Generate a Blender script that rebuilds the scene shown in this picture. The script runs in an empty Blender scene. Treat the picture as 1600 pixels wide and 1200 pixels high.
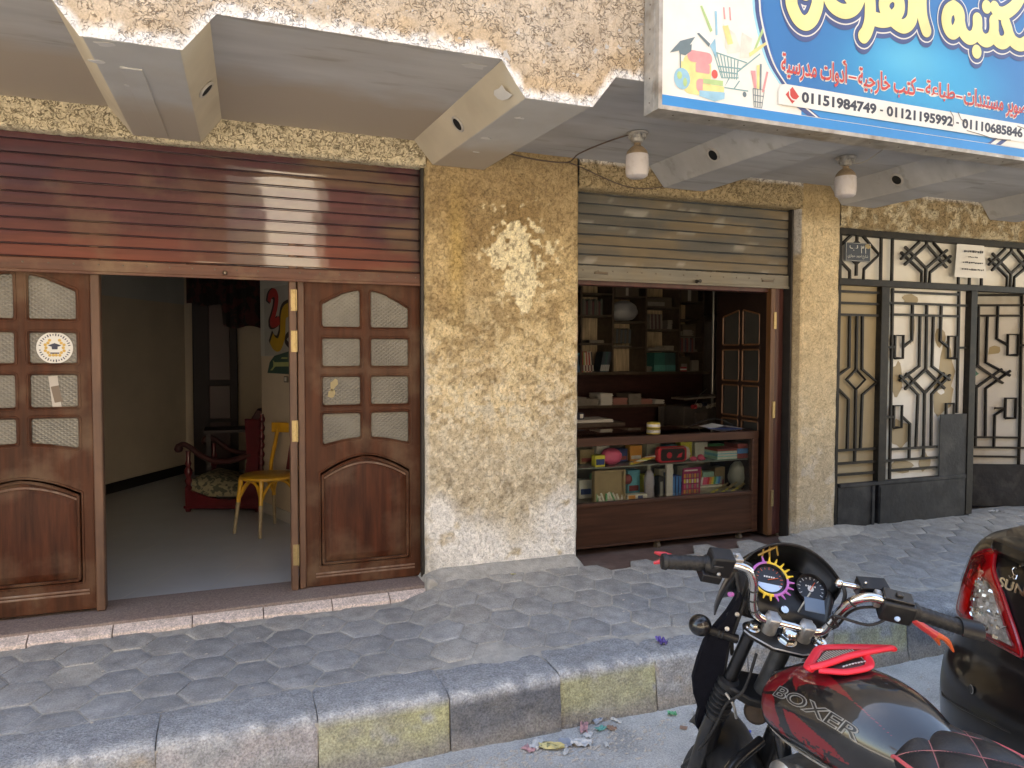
import bpy, math, random
import numpy as np
from mathutils import Vector, Matrix
S = bpy.context.scene
R = math.radians
# ------------------------------------------------------------------ camera, sky, sun, exposure
cd = bpy.data.cameras.new('camera'); cam = bpy.data.objects.new('camera', cd); S.collection.objects.link(cam)
cd.sensor_width = 36; cd.lens = 36 * 1143.7 / 1600; cd.clip_start = .05; cd.clip_end = 500
cr = Vector((0.93238735, -0.36145295, 0.00236473)); cu = Vector((0.01241625, 0.03856531, 0.99917894)); cf = Vector((0.36124737, 0.93159244, -0.0404457))
cam.matrix_world = Matrix(((cr.x, cu.x, -cf.x, 0), (cr.y, cu.y, -cf.y, -4.2), (cr.z, cu.z, -cf.z, 1.4), (0, 0, 0, 1)))
S.camera = cam
SUN_EL, SUN_AZ = 52, -18
W = bpy.data.worlds.new('World'); S.world = W; W.use_nodes = True
wn = W.node_tree.nodes; sky = wn.new('ShaderNodeTexSky'); sky.sky_type = 'NISHITA'; sky.sun_disc = False
sky.sun_elevation = R(SUN_EL); sky.sun_rotation = R(SUN_AZ); sky.air_density = 1.0; sky.dust_density = 1.2; sky.ozone_density = 1.0
W.node_tree.links.new(sky.outputs[0], wn['Background'].inputs[0]); wn['Background'].inputs[1].default_value = .15
sl = bpy.data.lights.new('sun', 'SUN'); sl.energy = 4.5; sl.angle = R(.5); sl.color = (1, .95, .87)
so = bpy.data.objects.new('sun', sl); S.collection.objects.link(so)
sd = Vector((math.sin(R(SUN_AZ)) * math.cos(R(SUN_EL)), math.cos(R(SUN_AZ)) * math.cos(R(SUN_EL)), math.sin(R(SUN_EL))))
so.rotation_euler = sd.to_track_quat('Z', 'Y').to_euler(); so.location = sd * 30
S.view_settings.view_transform = 'Standard'; S.view_settings.look = 'None'; S.view_settings.gamma = 1
S.view_settings.exposure = 2.58
S.view_settings.use_white_balance = True; S.view_settings.white_balance_temperature = 7900; S.view_settings.white_balance_tint = 11
# ------------------------------------------------------------------ numpy noise
def _h(i, j, k, s):
    n = (i * 374761393 + j * 668265263 + k * 2147483647 + s * 974711) & 0xffffffff
    n = ((n ^ (n >> 13)) * 1274126177) & 0xffffffff
    return ((n ^ (n >> 16)) & 0xffff) / 65535.0
def vnoise(x, y, z=0, s=0):
    x, y, z = np.broadcast_arrays(np.asarray(x, float), np.asarray(y, float), np.asarray(z, float))
    i, j, k = (np.floor(a).astype(np.int64) for a in (x, y, z)); f, g, h = x - i, y - j, z - k
    f, g, h = (a * a * (3 - 2 * a) for a in (f, g, h)); r = 0
    for a in (0, 1):
        for b in (0, 1):
            for c in (0, 1):
                r = r + _h(i + a, j + b, k + c, s) * (f if a else 1 - f) * (g if b else 1 - g) * (h if c else 1 - h)
    return r
def fbm(x, y, z=0, o=4, s=0):
    r = 0; a = .5
    for q in range(o):
        r = r + a * vnoise(np.asarray(x) * 2 ** q, np.asarray(y) * 2 ** q, np.asarray(z) * 2 ** q, s + q); a *= .5
    return r / (1 - .5 ** o)
def sst(a, b, x):
    t = np.clip((np.asarray(x, float) - a) / (b - a), 0, 1); return t * t * (3 - 2 * t)
def mixc(c, d, t):
    t = np.asarray(t)[..., None]; return np.asarray(c) * (1 - t) + np.asarray(d) * t
# ------------------------------------------------------------------ materials
MATS = {}
def M(name, col=(.5, .5, .5), rough=.6, metal=0, var=.15, vs=4, bump=0, bs=60, attr=False, sc=(1, 1, 1), spec=.5, coat=0,
      dirt=None, ramp=None, trans=0, crink=0, cs=50, alpha=1, bd=.01, rvar=0, cior=1.5, cr=(.36, .52), cw=(.012, .055), ccol=(.20, .14, .085), grain=None, ysplit=None):
    if name in MATS: return MATS[name]
    m = bpy.data.materials.new(name); m.use_nodes = True; nt = m.node_tree; N = nt.nodes; L = nt.links; b = N['Principled BSDF']
    tc = N.new('ShaderNodeTexCoord'); mp = N.new('ShaderNodeMapping'); mp.inputs['Scale'].default_value = sc
    L.new(tc.outputs['Object'], mp.inputs[0]); V = mp.outputs[0]
    def noise(scale, det=4, dist=0, vec=V, ro=.55):
        n = N.new('ShaderNodeTexNoise'); n.inputs['Scale'].default_value = scale; n.inputs['Detail'].default_value = det
        n.inputs['Distortion'].default_value = dist; n.inputs['Roughness'].default_value = ro; L.new(vec, n.inputs['Vector']); return n.outputs['Fac']
    def mr(f, a, c, d, e):
        n = N.new('ShaderNodeMapRange'); L.new(f, n.inputs[0])
        for i, v in enumerate((a, c, d, e)): n.inputs[i + 1].default_value = v
        return n.outputs[0]
    def mix(f, a, c, t='MIX'):
        n = N.new('ShaderNodeMix'); n.data_type = 'RGBA'; n.blend_type = t
        for s, v in ((0, f), (6, a), (7, c)):
            if isinstance(v, (int, float)): n.inputs[s].default_value = v
            elif isinstance(v, tuple): n.inputs[s].default_value = (*v[:3], 1)
            else: L.new(v, n.inputs[s])
        return n.outputs[2]
    if attr:
        at = N.new('ShaderNodeAttribute'); at.attribute_name = 'Col'; c = at.outputs['Color']
        c = mix(1.0, c, (1.0, 1.0, 1.0), 'MULTIPLY')
    else:
        c = mix(0.0, tuple(col), tuple(col))
    if ramp: c = mix(mr(noise(ramp[1], 5), ramp[2], ramp[3], 0, 1), c, tuple(ramp[0]))
    if var:
        g = N.new('ShaderNodeCombineColor'); v = mr(noise(vs, 5), .25, .75, 1 - var, 1 + var)
        for i in range(3): L.new(v, g.inputs[i])
        c = mix(1.0, c, g.outputs[0], 'MULTIPLY')
    if dirt:  # (colour, amount, scale)
        c = mix(mr(noise(dirt[2], 6, 0, tc.outputs['Object']), .5, .72, 0, dirt[1]), c, tuple(dirt[0]))
    if ysplit:  # (y0, softness, colour): second paint coat, warm bounce light painted in, beyond a wavy line
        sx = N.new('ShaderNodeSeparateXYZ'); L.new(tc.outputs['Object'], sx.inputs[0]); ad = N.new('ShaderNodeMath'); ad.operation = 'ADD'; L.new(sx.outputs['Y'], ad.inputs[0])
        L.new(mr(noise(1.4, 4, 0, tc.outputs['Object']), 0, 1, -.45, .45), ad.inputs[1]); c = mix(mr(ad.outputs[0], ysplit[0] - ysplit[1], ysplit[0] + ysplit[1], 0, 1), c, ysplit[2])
    if grain:
        g2 = N.new('ShaderNodeCombineColor'); v2 = mr(noise(grain[0], 2, 0, tc.outputs['Object'], .7), .3, .7, 1 - grain[1], 1 + grain[1])
        for i in range(3): L.new(v2, g2.inputs[i])
        c = mix(1.0, c, g2.outputs[0], 'MULTIPLY')
    h = None
    if crink:
        k = noise(cs, 2, 1.2, tc.outputs['Object'], .5); d1 = N.new('ShaderNodeMath'); d1.operation = 'SUBTRACT'; L.new(k, d1.inputs[0]); d1.inputs[1].default_value = .5
        d2 = N.new('ShaderNodeMath'); d2.operation = 'ABSOLUTE'; L.new(d1.outputs[0], d2.inputs[0]); wm = mr(d2.outputs[0], cw[0], cw[1], 1, 0)   # worm-like furrows of the roughcast
        bk_ = N.new('ShaderNodeMath'); bk_.operation = 'MULTIPLY'; L.new(wm, bk_.inputs[0]); L.new(mr(noise(cs * .55, 2, 0, tc.outputs['Object']), cr[0], cr[1], 0, 1), bk_.inputs[1]); f = bk_.outputs[0]
        iv = N.new('ShaderNodeMath'); iv.operation = 'SUBTRACT'; iv.inputs[0].default_value = 1; L.new(f, iv.inputs[1]); k = iv.outputs[0]; 
        if attr:   # bare white paint stays clear of the dark furrow colour
            sc_ = N.new('ShaderNodeSeparateColor'); L.new(at.outputs['Color'], sc_.inputs[0]); mk = N.new('ShaderNodeMath'); mk.operation = 'MULTIPLY'; L.new(f, mk.inputs[0]); L.new(mr(sc_.outputs['Blue'], .60, .74, 1, .15), mk.inputs[1]); f = mk.outputs[0]
        c = mix(mr(f, 0, 1, 0, crink), c, ccol); h = k
    L.new(c, b.inputs['Base Color'])
    b.inputs['Metallic'].default_value = metal; b.inputs['Specular IOR Level'].default_value = spec
    if rvar: L.new(mr(noise(vs * 2.3, 5), .3, .7, max(.02, rough - rvar), min(1, rough + rvar)), b.inputs['Roughness'])
    else: b.inputs['Roughness'].default_value = rough
    b.inputs['Coat Weight'].default_value = coat; b.inputs['Coat Roughness'].default_value = .04; b.inputs['Coat IOR'].default_value = cior
    b.inputs['Transmission Weight'].default_value = trans; b.inputs['Alpha'].default_value = alpha
    if bump:
        bn = N.new('ShaderNodeBump'); bn.inputs['Strength'].default_value = bump; bn.inputs['Distance'].default_value = bd
        L.new(h if h is not None else noise(bs, 5), bn.inputs['Height']); L.new(bn.outputs[0], b.inputs['Normal'])
    MATS[name] = m; return m
def glass(name, tint=(.9, .95, .93), rough=.02, mixf=.12, gloss=(1, 1, 1)):
    m = bpy.data.materials.new(name); m.use_nodes = True; nt = m.node_tree; N = nt.nodes; L = nt.links; N.remove(N['Principled BSDF'])
    t = N.new('ShaderNodeBsdfTransparent'); t.inputs[0].default_value = (*tint, 1); g = N.new('ShaderNodeBsdfGlossy'); g.inputs['Roughness'].default_value = rough
    g.inputs[0].default_value = (*gloss, 1); x = N.new('ShaderNodeMixShader'); fr = N.new('ShaderNodeFresnel'); fr.inputs[0].default_value = 1.5
    a = N.new('ShaderNodeMath'); a.operation = 'ADD'; a.inputs[1].default_value = mixf; L.new(fr.outputs[0], a.inputs[0]); L.new(a.outputs[0], x.inputs[0])
    L.new(t.outputs[0], x.inputs[1]); L.new(g.outputs[0], x.inputs[2]); L.new(x.outputs[0], N['Material Output'].inputs[0]); MATS[name] = m; return m
# ------------------------------------------------------------------ mesh builder and object helpers
class MB:
    def __init__(s, T=None): s.v = []; s.f = []; s.mi = []; s.k = 0; s.T = T; s.col = []
    def add(s, vs, fs, col=None):
        o = len(s.v)
        s.v += [tuple(s.T(p)) if s.T else tuple(p) for p in vs]; s.f += [tuple(i + o for i in f) for f in fs]; s.mi += [s.k] * len(fs)
        if col is not None: s.col += list(col)
        return s
    def box(s, x0, x1, y0, y1, z0, z1):
        return s.add([(x, y, z) for x in (x0, x1) for y in (y0, y1) for z in (z0, z1)], [(0, 1, 3, 2), (4, 6, 7, 5), (0, 4, 5, 1), (2, 3, 7, 6), (0, 2, 6, 4), (1, 5, 7, 3)])
    def obox(s, c, ax, h):
        c = Vector(c); ax = [Vector(a).normalized() for a in ax]
        return s.add([c + ax[0] * h[0] * i + ax[1] * h[1] * j + ax[2] * h[2] * k for i in (-1, 1) for j in (-1, 1) for k in (-1, 1)],
                     [(0, 1, 3, 2), (4, 6, 7, 5), (0, 4, 5, 1), (2, 3, 7, 6), (0, 2, 6, 4), (1, 5, 7, 3)])
    def rbox(s, cx, cy, z0, lx, ly, lz, a=0):
        c, d = math.cos(a), math.sin(a); return s.obox((cx, cy, z0 + lz / 2), ((c, d, 0), (-d, c, 0), (0, 0, 1)), (lx / 2, ly / 2, lz / 2))
    def tube(s, pts, r, n=8, caps=True, nrm=None, flat=1):
        P = [Vector(p) for p in pts]; rr = r if isinstance(r, (list, tuple)) else [r] * len(P); vs = []; fs = []; u = None
        for i, p in enumerate(P):
            t = (P[min(i + 1, len(P) - 1)] - P[max(i - 1, 0)])
            if t.length < 1e-9: t = Vector((0, 0, 1))
            t.normalize()
            if nrm is not None: w = Vector(nrm); u = t.cross(w).normalized()
            else:
                if u is None: u = t.orthogonal().normalized()
                u = (u - t * u.dot(t)); u = u.normalized() if u.length > 1e-6 else t.orthogonal().normalized(); w = t.cross(u)
            for q in range(n):
                a = 2 * math.pi * q / n; vs.append(p + u * rr[i] * math.cos(a) + w * rr[i] * flat * math.sin(a))
        for i in range(len(P) - 1):
            for q in range(n): fs.append((i * n + q, i * n + (q + 1) % n, (i + 1) * n + (q + 1) % n, (i + 1) * n + q))
        if caps: fs += [tuple(range(n - 1, -1, -1)), tuple(range((len(P) - 1) * n, len(P) * n))]
        return s.add(vs, fs)
    def cyl(s, a, b, r0, r1=None, n=16): return s.tube([a, b], [r0, r0 if r1 is None else r1], n)
    def lathe(s, prof, base, axis=(0, 0, 1), n=20):
        base = Vector(base); ax = Vector(axis).normalized()
        u = ax.orthogonal().normalized(); w = ax.cross(u); vs = []; fs = []
        for r, h in prof:
            for q in range(n): a = 2 * math.pi * q / n; vs.append(base + ax * h + u * r * math.cos(a) + w * r * math.sin(a))
        for i in range(len(prof) - 1):
            for q in range(n): fs.append((i * n + q, i * n + (q + 1) % n, (i + 1) * n + (q + 1) % n, (i + 1) * n + q))
        if prof[0][0] > 1e-4: fs.append(tuple(range(n - 1, -1, -1)))
        if prof[-1][0] > 1e-4: fs.append(tuple(range((len(prof) - 1) * n, len(prof) * n)))
        return s.add(vs, fs)
    def sph(s, c, r, sc=(1, 1, 1), n=16, m=10, nz=0):
        vs = []; fs = []
        for i in range(m + 1):
            t = math.pi * i / m
            for q in range(n):
                a = 2 * math.pi * q / n; d = Vector((math.sin(t) * math.cos(a) * sc[0], math.sin(t) * math.sin(a) * sc[1], math.cos(t) * sc[2]))
                k = 1 + (nz * (random.random() - .5) if 0 < i < m else 0); vs.append(Vector(c) + d * r * k)
        for i in range(m):
            for q in range(n): fs.append((i * n + q, (i + 1) * n + q, (i + 1) * n + (q + 1) % n, i * n + (q + 1) % n))
        return s.add(vs, fs)
    def prism(s, poly, o, ux, uy, h):  # polygon in the (ux, uy) plane, extruded by vector h
        o, ux, uy, h = Vector(o), Vector(ux), Vector(uy), Vector(h); n = len(poly)
        a = [o + ux * p[0] + uy * p[1] for p in poly]
        return s.add(a + [p + h for p in a], [tuple(range(n))] + [tuple(range(2 * n - 1, n - 1, -1))] + [(i, i + n, (i + 1) % n + n, (i + 1) % n) for i in range(n)])
    def loft(s, rings, caps=True, close=True):
        n = len(rings[0]); vs = [p for r in rings for p in r]; fs = []
        for i in range(len(rings) - 1):
            for q in range(n if close else n - 1): fs.append((i * n + q, i * n + (q + 1) % n, (i + 1) * n + (q + 1) % n, (i + 1) * n + q))
        if caps and close: fs += [tuple(range(n - 1, -1, -1)), tuple(range((len(rings) - 1) * n, len(rings) * n))]
        return s.add(vs, fs)
    def grid(s, P, col=None, skip=None):
        nu, nv = P.shape[:2]; fs = [(i * nv + j, (i + 1) * nv + j, (i + 1) * nv + j + 1, i * nv + j + 1) for i in range(nu - 1) for j in range(nv - 1) if skip is None or not skip[i, j]]
        return s.add(P.reshape(-1, 3).tolist(), fs, None if col is None else col.reshape(-1, 3).tolist())
    def build(s, name, mats, parent=None, bev=0, ang=40, smooth=True, fixn=True, seg=2):
        me = bpy.data.meshes.new(name); me.from_pydata(s.v, [], s.f); mats = mats if isinstance(mats, (list, tuple)) else [mats]
        for m in mats: me.materials.append(m)
        if len(mats) > 1: me.polygons.foreach_set('material_index', s.mi)
        if s.col:
            a = me.attributes.new('Col', 'FLOAT_COLOR', 'POINT'); c = np.ones((len(s.v), 4), np.float32); c[:, :3] = np.array(s.col, np.float32); a.data.foreach_set('color', c.ravel())
        if fixn and len(s.f) < 60000:
            import bmesh
            bm = bmesh.new(); bm.from_mesh(me); bmesh.ops.recalc_face_normals(bm, faces=bm.faces); bm.to_mesh(me); bm.free()
        if smooth: me.shade_smooth(); me.set_sharp_from_angle(angle=R(ang))
        o = bpy.data.objects.new(name, me); S.collection.objects.link(o)
        if parent is not None: attach(o, parent)
        if bev:
            b = o.modifiers.new('bevel', 'BEVEL'); b.width = bev; b.segments = seg; b.limit_method = 'ANGLE'; b.angle_limit = R(35)
        return o
def absM(o):
    m = o.matrix_basis.copy()
    while o.parent is not None: m = o.parent.matrix_basis @ o.matrix_parent_inverse @ m; o = o.parent
    return m
def attach(o, p): o.parent = p; o.matrix_parent_inverse = absM(p).inverted()
def tag(o, label=None, cat=None, group=None, kind=None):
    for k, v in (('label', label), ('category', cat), ('group', group), ('kind', kind)):
        if v: o[k] = v
    return o
def thing(name, label, cat, loc=(0, 0, 0), group=None):
    o = bpy.data.objects.new(name, None); o.empty_display_size = .1; S.collection.objects.link(o); o.location = loc
    return tag(o, label, cat, group)
def smoothpts(P, k=6, closed=False):
    P = [Vector(p) for p in P]; n = len(P); out = []
    for i in range(n - 1):
        a, b, c, d = P[max(i - 1, 0)], P[i], P[i + 1], P[min(i + 2, n - 1)]
        for j in range(k):
            t = j / k; out.append(.5 * ((2 * b) + (c - a) * t + (2 * a - 5 * b + 4 * c - d) * t * t + (3 * b - a - 3 * c + d) * t ** 3))
    out.append(P[-1]); return out
# ------------------------------------------------------------------ lettering
AF = {'ا': (0xFE8D, 0), 'أ': (0xFE83, 0), 'ب': (0xFE8F, 1), 'ة': (0xFE93, 0), 'ت': (0xFE95, 1), 'ج': (0xFE9D, 1), 'ح': (0xFEA1, 1), 'خ': (0xFEA5, 1), 'د': (0xFEA9, 0),
      'ر': (0xFEAD, 0), 'ز': (0xFEAF, 0), 'س': (0xFEB1, 1), 'ش': (0xFEB5, 1), 'ص': (0xFEB9, 1), 'ط': (0xFEC1, 1), 'ع': (0xFEC9, 1), 'ف': (0xFED1, 1), 'ك': (0xFED9, 1),
      'ل': (0xFEDD, 1), 'م': (0xFEE1, 1), 'ن': (0xFEE5, 1), 'و': (0xFEED, 0), 'ي': (0xFEF1, 1), 'ق': (0xFED5, 1), 'ه': (0xFEE9, 1)}
def arabic(t):
    o = []
    for i, c in enumerate(t):
        if c not in AF: o.append(c); continue
        b, dual = AF[c]; prev = i > 0 and t[i - 1] in AF and AF[t[i - 1]][1]; nxt = i + 1 < len(t) and t[i + 1] in AF and dual
        o.append(chr(b + (3 if prev and nxt else 2 if nxt else 1 if prev else 0)))
    return ''.join(reversed(o))
def text_geo(body, offset=0, res=3, shear=0, ext=0):
    c = bpy.data.curves.new('t', 'FONT'); c.body = body; c.offset = offset; c.resolution_u = res; c.shear = shear; c.extrude = ext
    o = bpy.data.objects.new('t', c); S.collection.objects.link(o); dg = bpy.context.evaluated_depsgraph_get(); me = o.evaluated_get(dg).to_mesh()
    vs = [tuple(v.co) for v in me.vertices]; fs = [tuple(p.vertices) for p in me.polygons]; o.evaluated_get(dg).to_mesh_clear()
    bpy.data.objects.remove(o); bpy.data.curves.remove(c); return vs, fs
def text_on(mb, body, o, ux, uy, width=None, height=None, offset=0, lift=0, shear=0, fit=None):
    """lettering laid flat at o along ux / uy, scaled to the given width (and height)"""
    vs, fs = text_geo(body, offset, shear=shear); base = fit or text_geo(body, 0, shear=shear)[0]
    x0, x1 = min(v[0] for v in base), max(v[0] for v in base); y0, y1 = min(v[1] for v in base), max(v[1] for v in base)
    sx = width / (x1 - x0) if width else height / (y1 - y0); sy = height / (y1 - y0) if height else sx
    ux, uy, o = Vector(ux), Vector(uy), Vector(o); nn = ux.cross(uy).normalized()
    mb.add([o + ux * (v[0] - x0) * sx + uy * (v[1] - (y0 if height else 0)) * sy + nn * lift for v in vs], fs); return mb
# ------------------------------------------------------------------ palette
M('stucco', attr=True, rough=.92, var=.14, vs=9, crink=.62, cs=40, bump=1.0, spec=.2, cr=(.40, .58), cw=(.006, .034), ccol=(.27, .18, .11), grain=(120, .22))
M('stucco_lintel', attr=True, rough=.92, var=.14, vs=9, crink=.75, cs=48, bump=1.0, spec=.2, cr=(.36, .52), cw=(.010, .05), ccol=(.13, .09, .05), grain=(130, .2))
M('stucco_fine', attr=True, rough=.92, var=.2, vs=14, crink=.16, cs=95, bump=.8, bd=.006, spec=.2, cr=(.46, .62), cw=(.01, .05), ccol=(.17, .11, .05), grain=(100, .24))
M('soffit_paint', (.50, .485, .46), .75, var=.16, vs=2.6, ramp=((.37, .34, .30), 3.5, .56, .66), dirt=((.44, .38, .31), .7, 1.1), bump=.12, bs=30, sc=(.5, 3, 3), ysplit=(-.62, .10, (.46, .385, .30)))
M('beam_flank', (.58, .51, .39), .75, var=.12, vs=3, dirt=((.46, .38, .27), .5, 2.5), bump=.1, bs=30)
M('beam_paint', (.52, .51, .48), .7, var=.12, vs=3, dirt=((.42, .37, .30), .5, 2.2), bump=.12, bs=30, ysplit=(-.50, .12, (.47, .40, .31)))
M('paver', attr=True, rough=.75, var=.3, vs=13, bump=.35, bs=60, rvar=.12, grain=(140, .25), dirt=((.38, .36, .325), .6, 4))
M('mortar', (.42, .395, .35), .95, var=.25, vs=20, bump=.6, bs=90, dirt=((.29, .275, .255), .7, 4))
M('kerb_stone', attr=True, rough=.88, var=.25, vs=22, bump=1.0, bs=90, grain=(110, .38), dirt=((.24, .23, .21), .55, 9))
M('road', (.48, .465, .435), .88, var=.2, vs=6, bump=.8, bs=120, grain=(130, .3), dirt=((.24, .23, .22), .7, 2.2))
M('granite_step', (.22, .165, .145), .6, var=.3, vs=70, grain=(160, .35), bump=.15, bs=90, dirt=((.25, .21, .18), .5, 4))
M('pink_marble', (.66, .55, .49), .5, var=.28, vs=60, grain=(120, .3), dirt=((.40, .33, .28), .7, 14), bump=.1)
M('plaster_cream', (.64, .54, .42), .8, var=.08, vs=3, bump=.1, bs=40)
M('plaster_grey', (.55, .55, .52), .8, var=.08, vs=3)
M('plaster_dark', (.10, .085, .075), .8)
M('skirting', (.025, .022, .022), .4)
M('floor_tile', (.50, .53, .545), .3, var=.07, vs=3, dirt=((.42, .41, .38), .35, 1.6))
M('grout', (.62, .62, .58), .8)
M('shop_floor', (.16, .10, .08), .6, var=.3, vs=12, dirt=((.2, .17, .14), .6, 6))
M('concrete_patch', (.40, .38, .35), .85, var=.2, vs=20, bump=.3)
M('hole_shade', (.008, .008, .008), .9, var=0)
M('pvc', (.5, .47, .43), .5, dirt=((.3, .25, .2), .6, 30))
wood = dict(sc=(1, 1, .09))
M('door_wood', (.072, .024, .0105), .46, var=.45, vs=26, bump=.12, bs=60, dirt=((.18, .115, .07), .6, 4), spec=.2, rvar=.12, **wood)
M('door_wood_worn', (.12, .058, .032), .5, var=.4, vs=26, bump=.15, bs=60, dirt=((.085, .04, .025), .7, 6), **wood)
M('door_panel', (.062, .018, .008), .45, spec=.2, var=.6, vs=34, bump=.1, bs=60, dirt=((.17, .105, .065), .5, 3.5), **wood)
M('dust_highlight', (.20, .115, .075), .5, var=.35, vs=30, dirt=((.42, .33, .25), .6, 9))  # lighter bead colour: dust with the edge highlight painted in
M('red_shutter', attr=True, rough=.5, spec=.15, var=.3, vs=7, sc=(.35, 1, 4), dirt=((.17, .115, .065), .5, 3.2), bump=.05, bs=40, rvar=.08, coat=.62, cior=1.9)
M('red_shutter_rail', (.115, .042, .023), .5, var=.35, vs=14, sc=(.3, 1, 3), dirt=((.24, .16, .09), .7, 5), bump=.1)
M('grey_shutter', attr=True, rough=.5, spec=.25, var=.22, vs=7, sc=(.35, 1, 4), dirt=((.21, .155, .085), .5, 4), rvar=.1)
M('dark_iron', (.028, .024, .021), .5, metal=.2, var=.3, vs=20)
M('gate_iron', (.011, .009, .007), .5, var=.35, vs=30, dirt=((.05, .038, .025), .4, 20), spec=.3)
M('gate_plinth', (.022, .023, .025), .55, var=.45, vs=9, bump=.3, bs=30, dirt=((.075, .072, .068), .7, 6), spec=.3)
M('brass', (.34, .26, .13), .38, metal=.85, var=.3, vs=60, dirt=((.2, .15, .1), .5, 60))
M('screw', (.16, .13, .1), .4, metal=.8)
# ------------------------------------------------------------------ ground levels
def wall_level(x): return .004 + .084 * sst(.85, 1.2, x)
def zp(x, y):
    t = np.clip(-np.asarray(y, float) / 1.25, 0, 1); a = wall_level(x)
    z = a + (-.06 - a) * t ** .85
    return z + .008 * (fbm(np.asarray(x) * 1.3, np.asarray(y) * 1.3, 3) - .5)
ZR = -.29
# road
xs = np.concatenate([np.linspace(-14, -1.5, 26)[:-1], np.linspace(-1.5, 3.5, 126), np.linspace(3.5, 18, 30)[1:]])
ys = np.concatenate([np.linspace(-10.6, -3.2, 24)[:-1], np.linspace(-3.2, -1.15, 60)])
X, Y = np.meshgrid(xs, ys, indexing='ij'); Z = ZR + .018 * (fbm(X * .9, Y * .9, 1) - .5) + .006 * (fbm(X * 9, Y * 9, 2) - .5) + .02 * sst(-1.6, -1.25, Y) * (fbm(X * 2.2, Y * 0, 5) - .35)
def zroad(x, y): return float(ZR + .018 * (fbm(x * .9, y * .9, 1) - .5) + .006 * (fbm(x * 9, y * 9, 2) - .5) + .02 * sst(-1.6, -1.25, y) * (fbm(x * 2.2, 0, 5) - .35))
tag(MB().grid(np.stack([X, Y, Z], -1)).build('road', MATS['road']), kind='structure')
# pavement: mortar bed, hexagonal pavers
xs = np.concatenate([np.linspace(-9, -1.6, 16)[:-1], np.linspace(-1.6, 6.5, 240), np.linspace(6.5, 14, 16)[1:]]); ys = np.linspace(-1.2, .16, 50)
X, Y = np.meshgrid(xs, ys, indexing='ij'); Z = zp(X, Y) - .0026 + .006 * (fbm(X * 16, Y * 16, 4) - .5)
Z = Z + .035 * sst(-.14, -.01, Y) * sst(1.02, 1.12, X) * (1 - sst(2.05, 2.2, X)) + .03 * sst(-.12, -.01, Y) * sst(3.8, 3.95, X) * (1 - sst(4.3, 4.6, X))
Z = Z - .06 * sst(-.14, -.10, Y) * (1 - sst(1.0, 1.08, X)) - .07 * sst(-.11 - .10 * sst(2.8, 2.2, X), -.03 - .10 * sst(2.8, 2.2, X), Y) * sst(2.07, 2.12, X) * sst(3.87, 3.80, X)
tag(MB().grid(np.stack([X, Y, Z], -1)).build('pavement_bed', MATS['mortar']), kind='structure')
random.seed(4); mb = MB(); sp = .212; hs = sp / math.sqrt(3)
for i in range(-42, 66):
    for j in range(-90, 90):
        cx = -.65 + i * sp * math.sqrt(3) / 2; cy = -.744 + j * sp - i * sp / 2
        if not (-8 < cx < 13 and -.97 < cy < .08): continue
        if cx < 1.08 and cy > -.13: continue
        if cy > -.10 - .10 * float(sst(2.8, 2.2, cx)) and 2.02 < cx < 3.9: continue
        rot = random.uniform(-.02, .02); g = random.uniform(0, 1); h = random.uniform(-.003, .004); tx, ty = random.uniform(-.012, .012), random.uniform(-.012, .012)
        dust = float(sst(-.55, -.05, cy)); base = mixc(mixc((.235, .235, .235), (.36, .36, .355), g * g * .6 + .4 * float(fbm(cx * 2, cy * 2, 8))), (.37, .345, .305), min(1, dust * .75 + .9 * float(sst(.5, .66, fbm(cx * 1.1, cy * 1.1, 3)))))
        if random.random() < .02 and cy < -.2: continue
        vs = []; cl = []
        for q, (f, dz) in enumerate(((.985, -.012), (.965, -.001), (.90, .0015), (.5, .002))):
            for k in range(12):
                a = R(60 * (k // 2)) + rot; b = R(60 * (k // 2 + 1)) + rot; t = (k % 2) * .5; rr = hs * (f - .006 - (.013 * random.random() if q < 2 else 0))
                px = cx + rr * (math.cos(a) * (1 - t) + math.cos(b) * t); py = cy + rr * (math.sin(a) * (1 - t) + math.sin(b) * t)
                py = max(py, -.985); py = min(py, -.143) if cx < 1.08 else py; vs.append((px, py, float(zp(px, py)) + dz + h + tx * (px - cx) + ty * (py - cy) + (.002 * random.random() if q else 0)))
                cl.append(mixc(base, (.44, .415, .37), .6) * (.8 + .4 * random.random()) if q == 0 else base * (1.05 if q == 1 else .86 + .28 * float(fbm(px * 14, py * 14, 5))))
        vs.append((cx, cy, float(zp(cx, cy)) + .0015 + h)); cl.append(base)
        fs = [(q * 12 + k, q * 12 + (k + 1) % 12, q * 12 + 12 + (k + 1) % 12, q * 12 + 12 + k) for q in range(3) for k in range(12)] + [(36 + k, 36 + (k + 1) % 12, 48) for k in range(12)]
        mb.add(vs, fs, cl)
tag(mb.build('pavement', MATS['paver'], ang=50, fixn=False), kind='structure')
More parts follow.
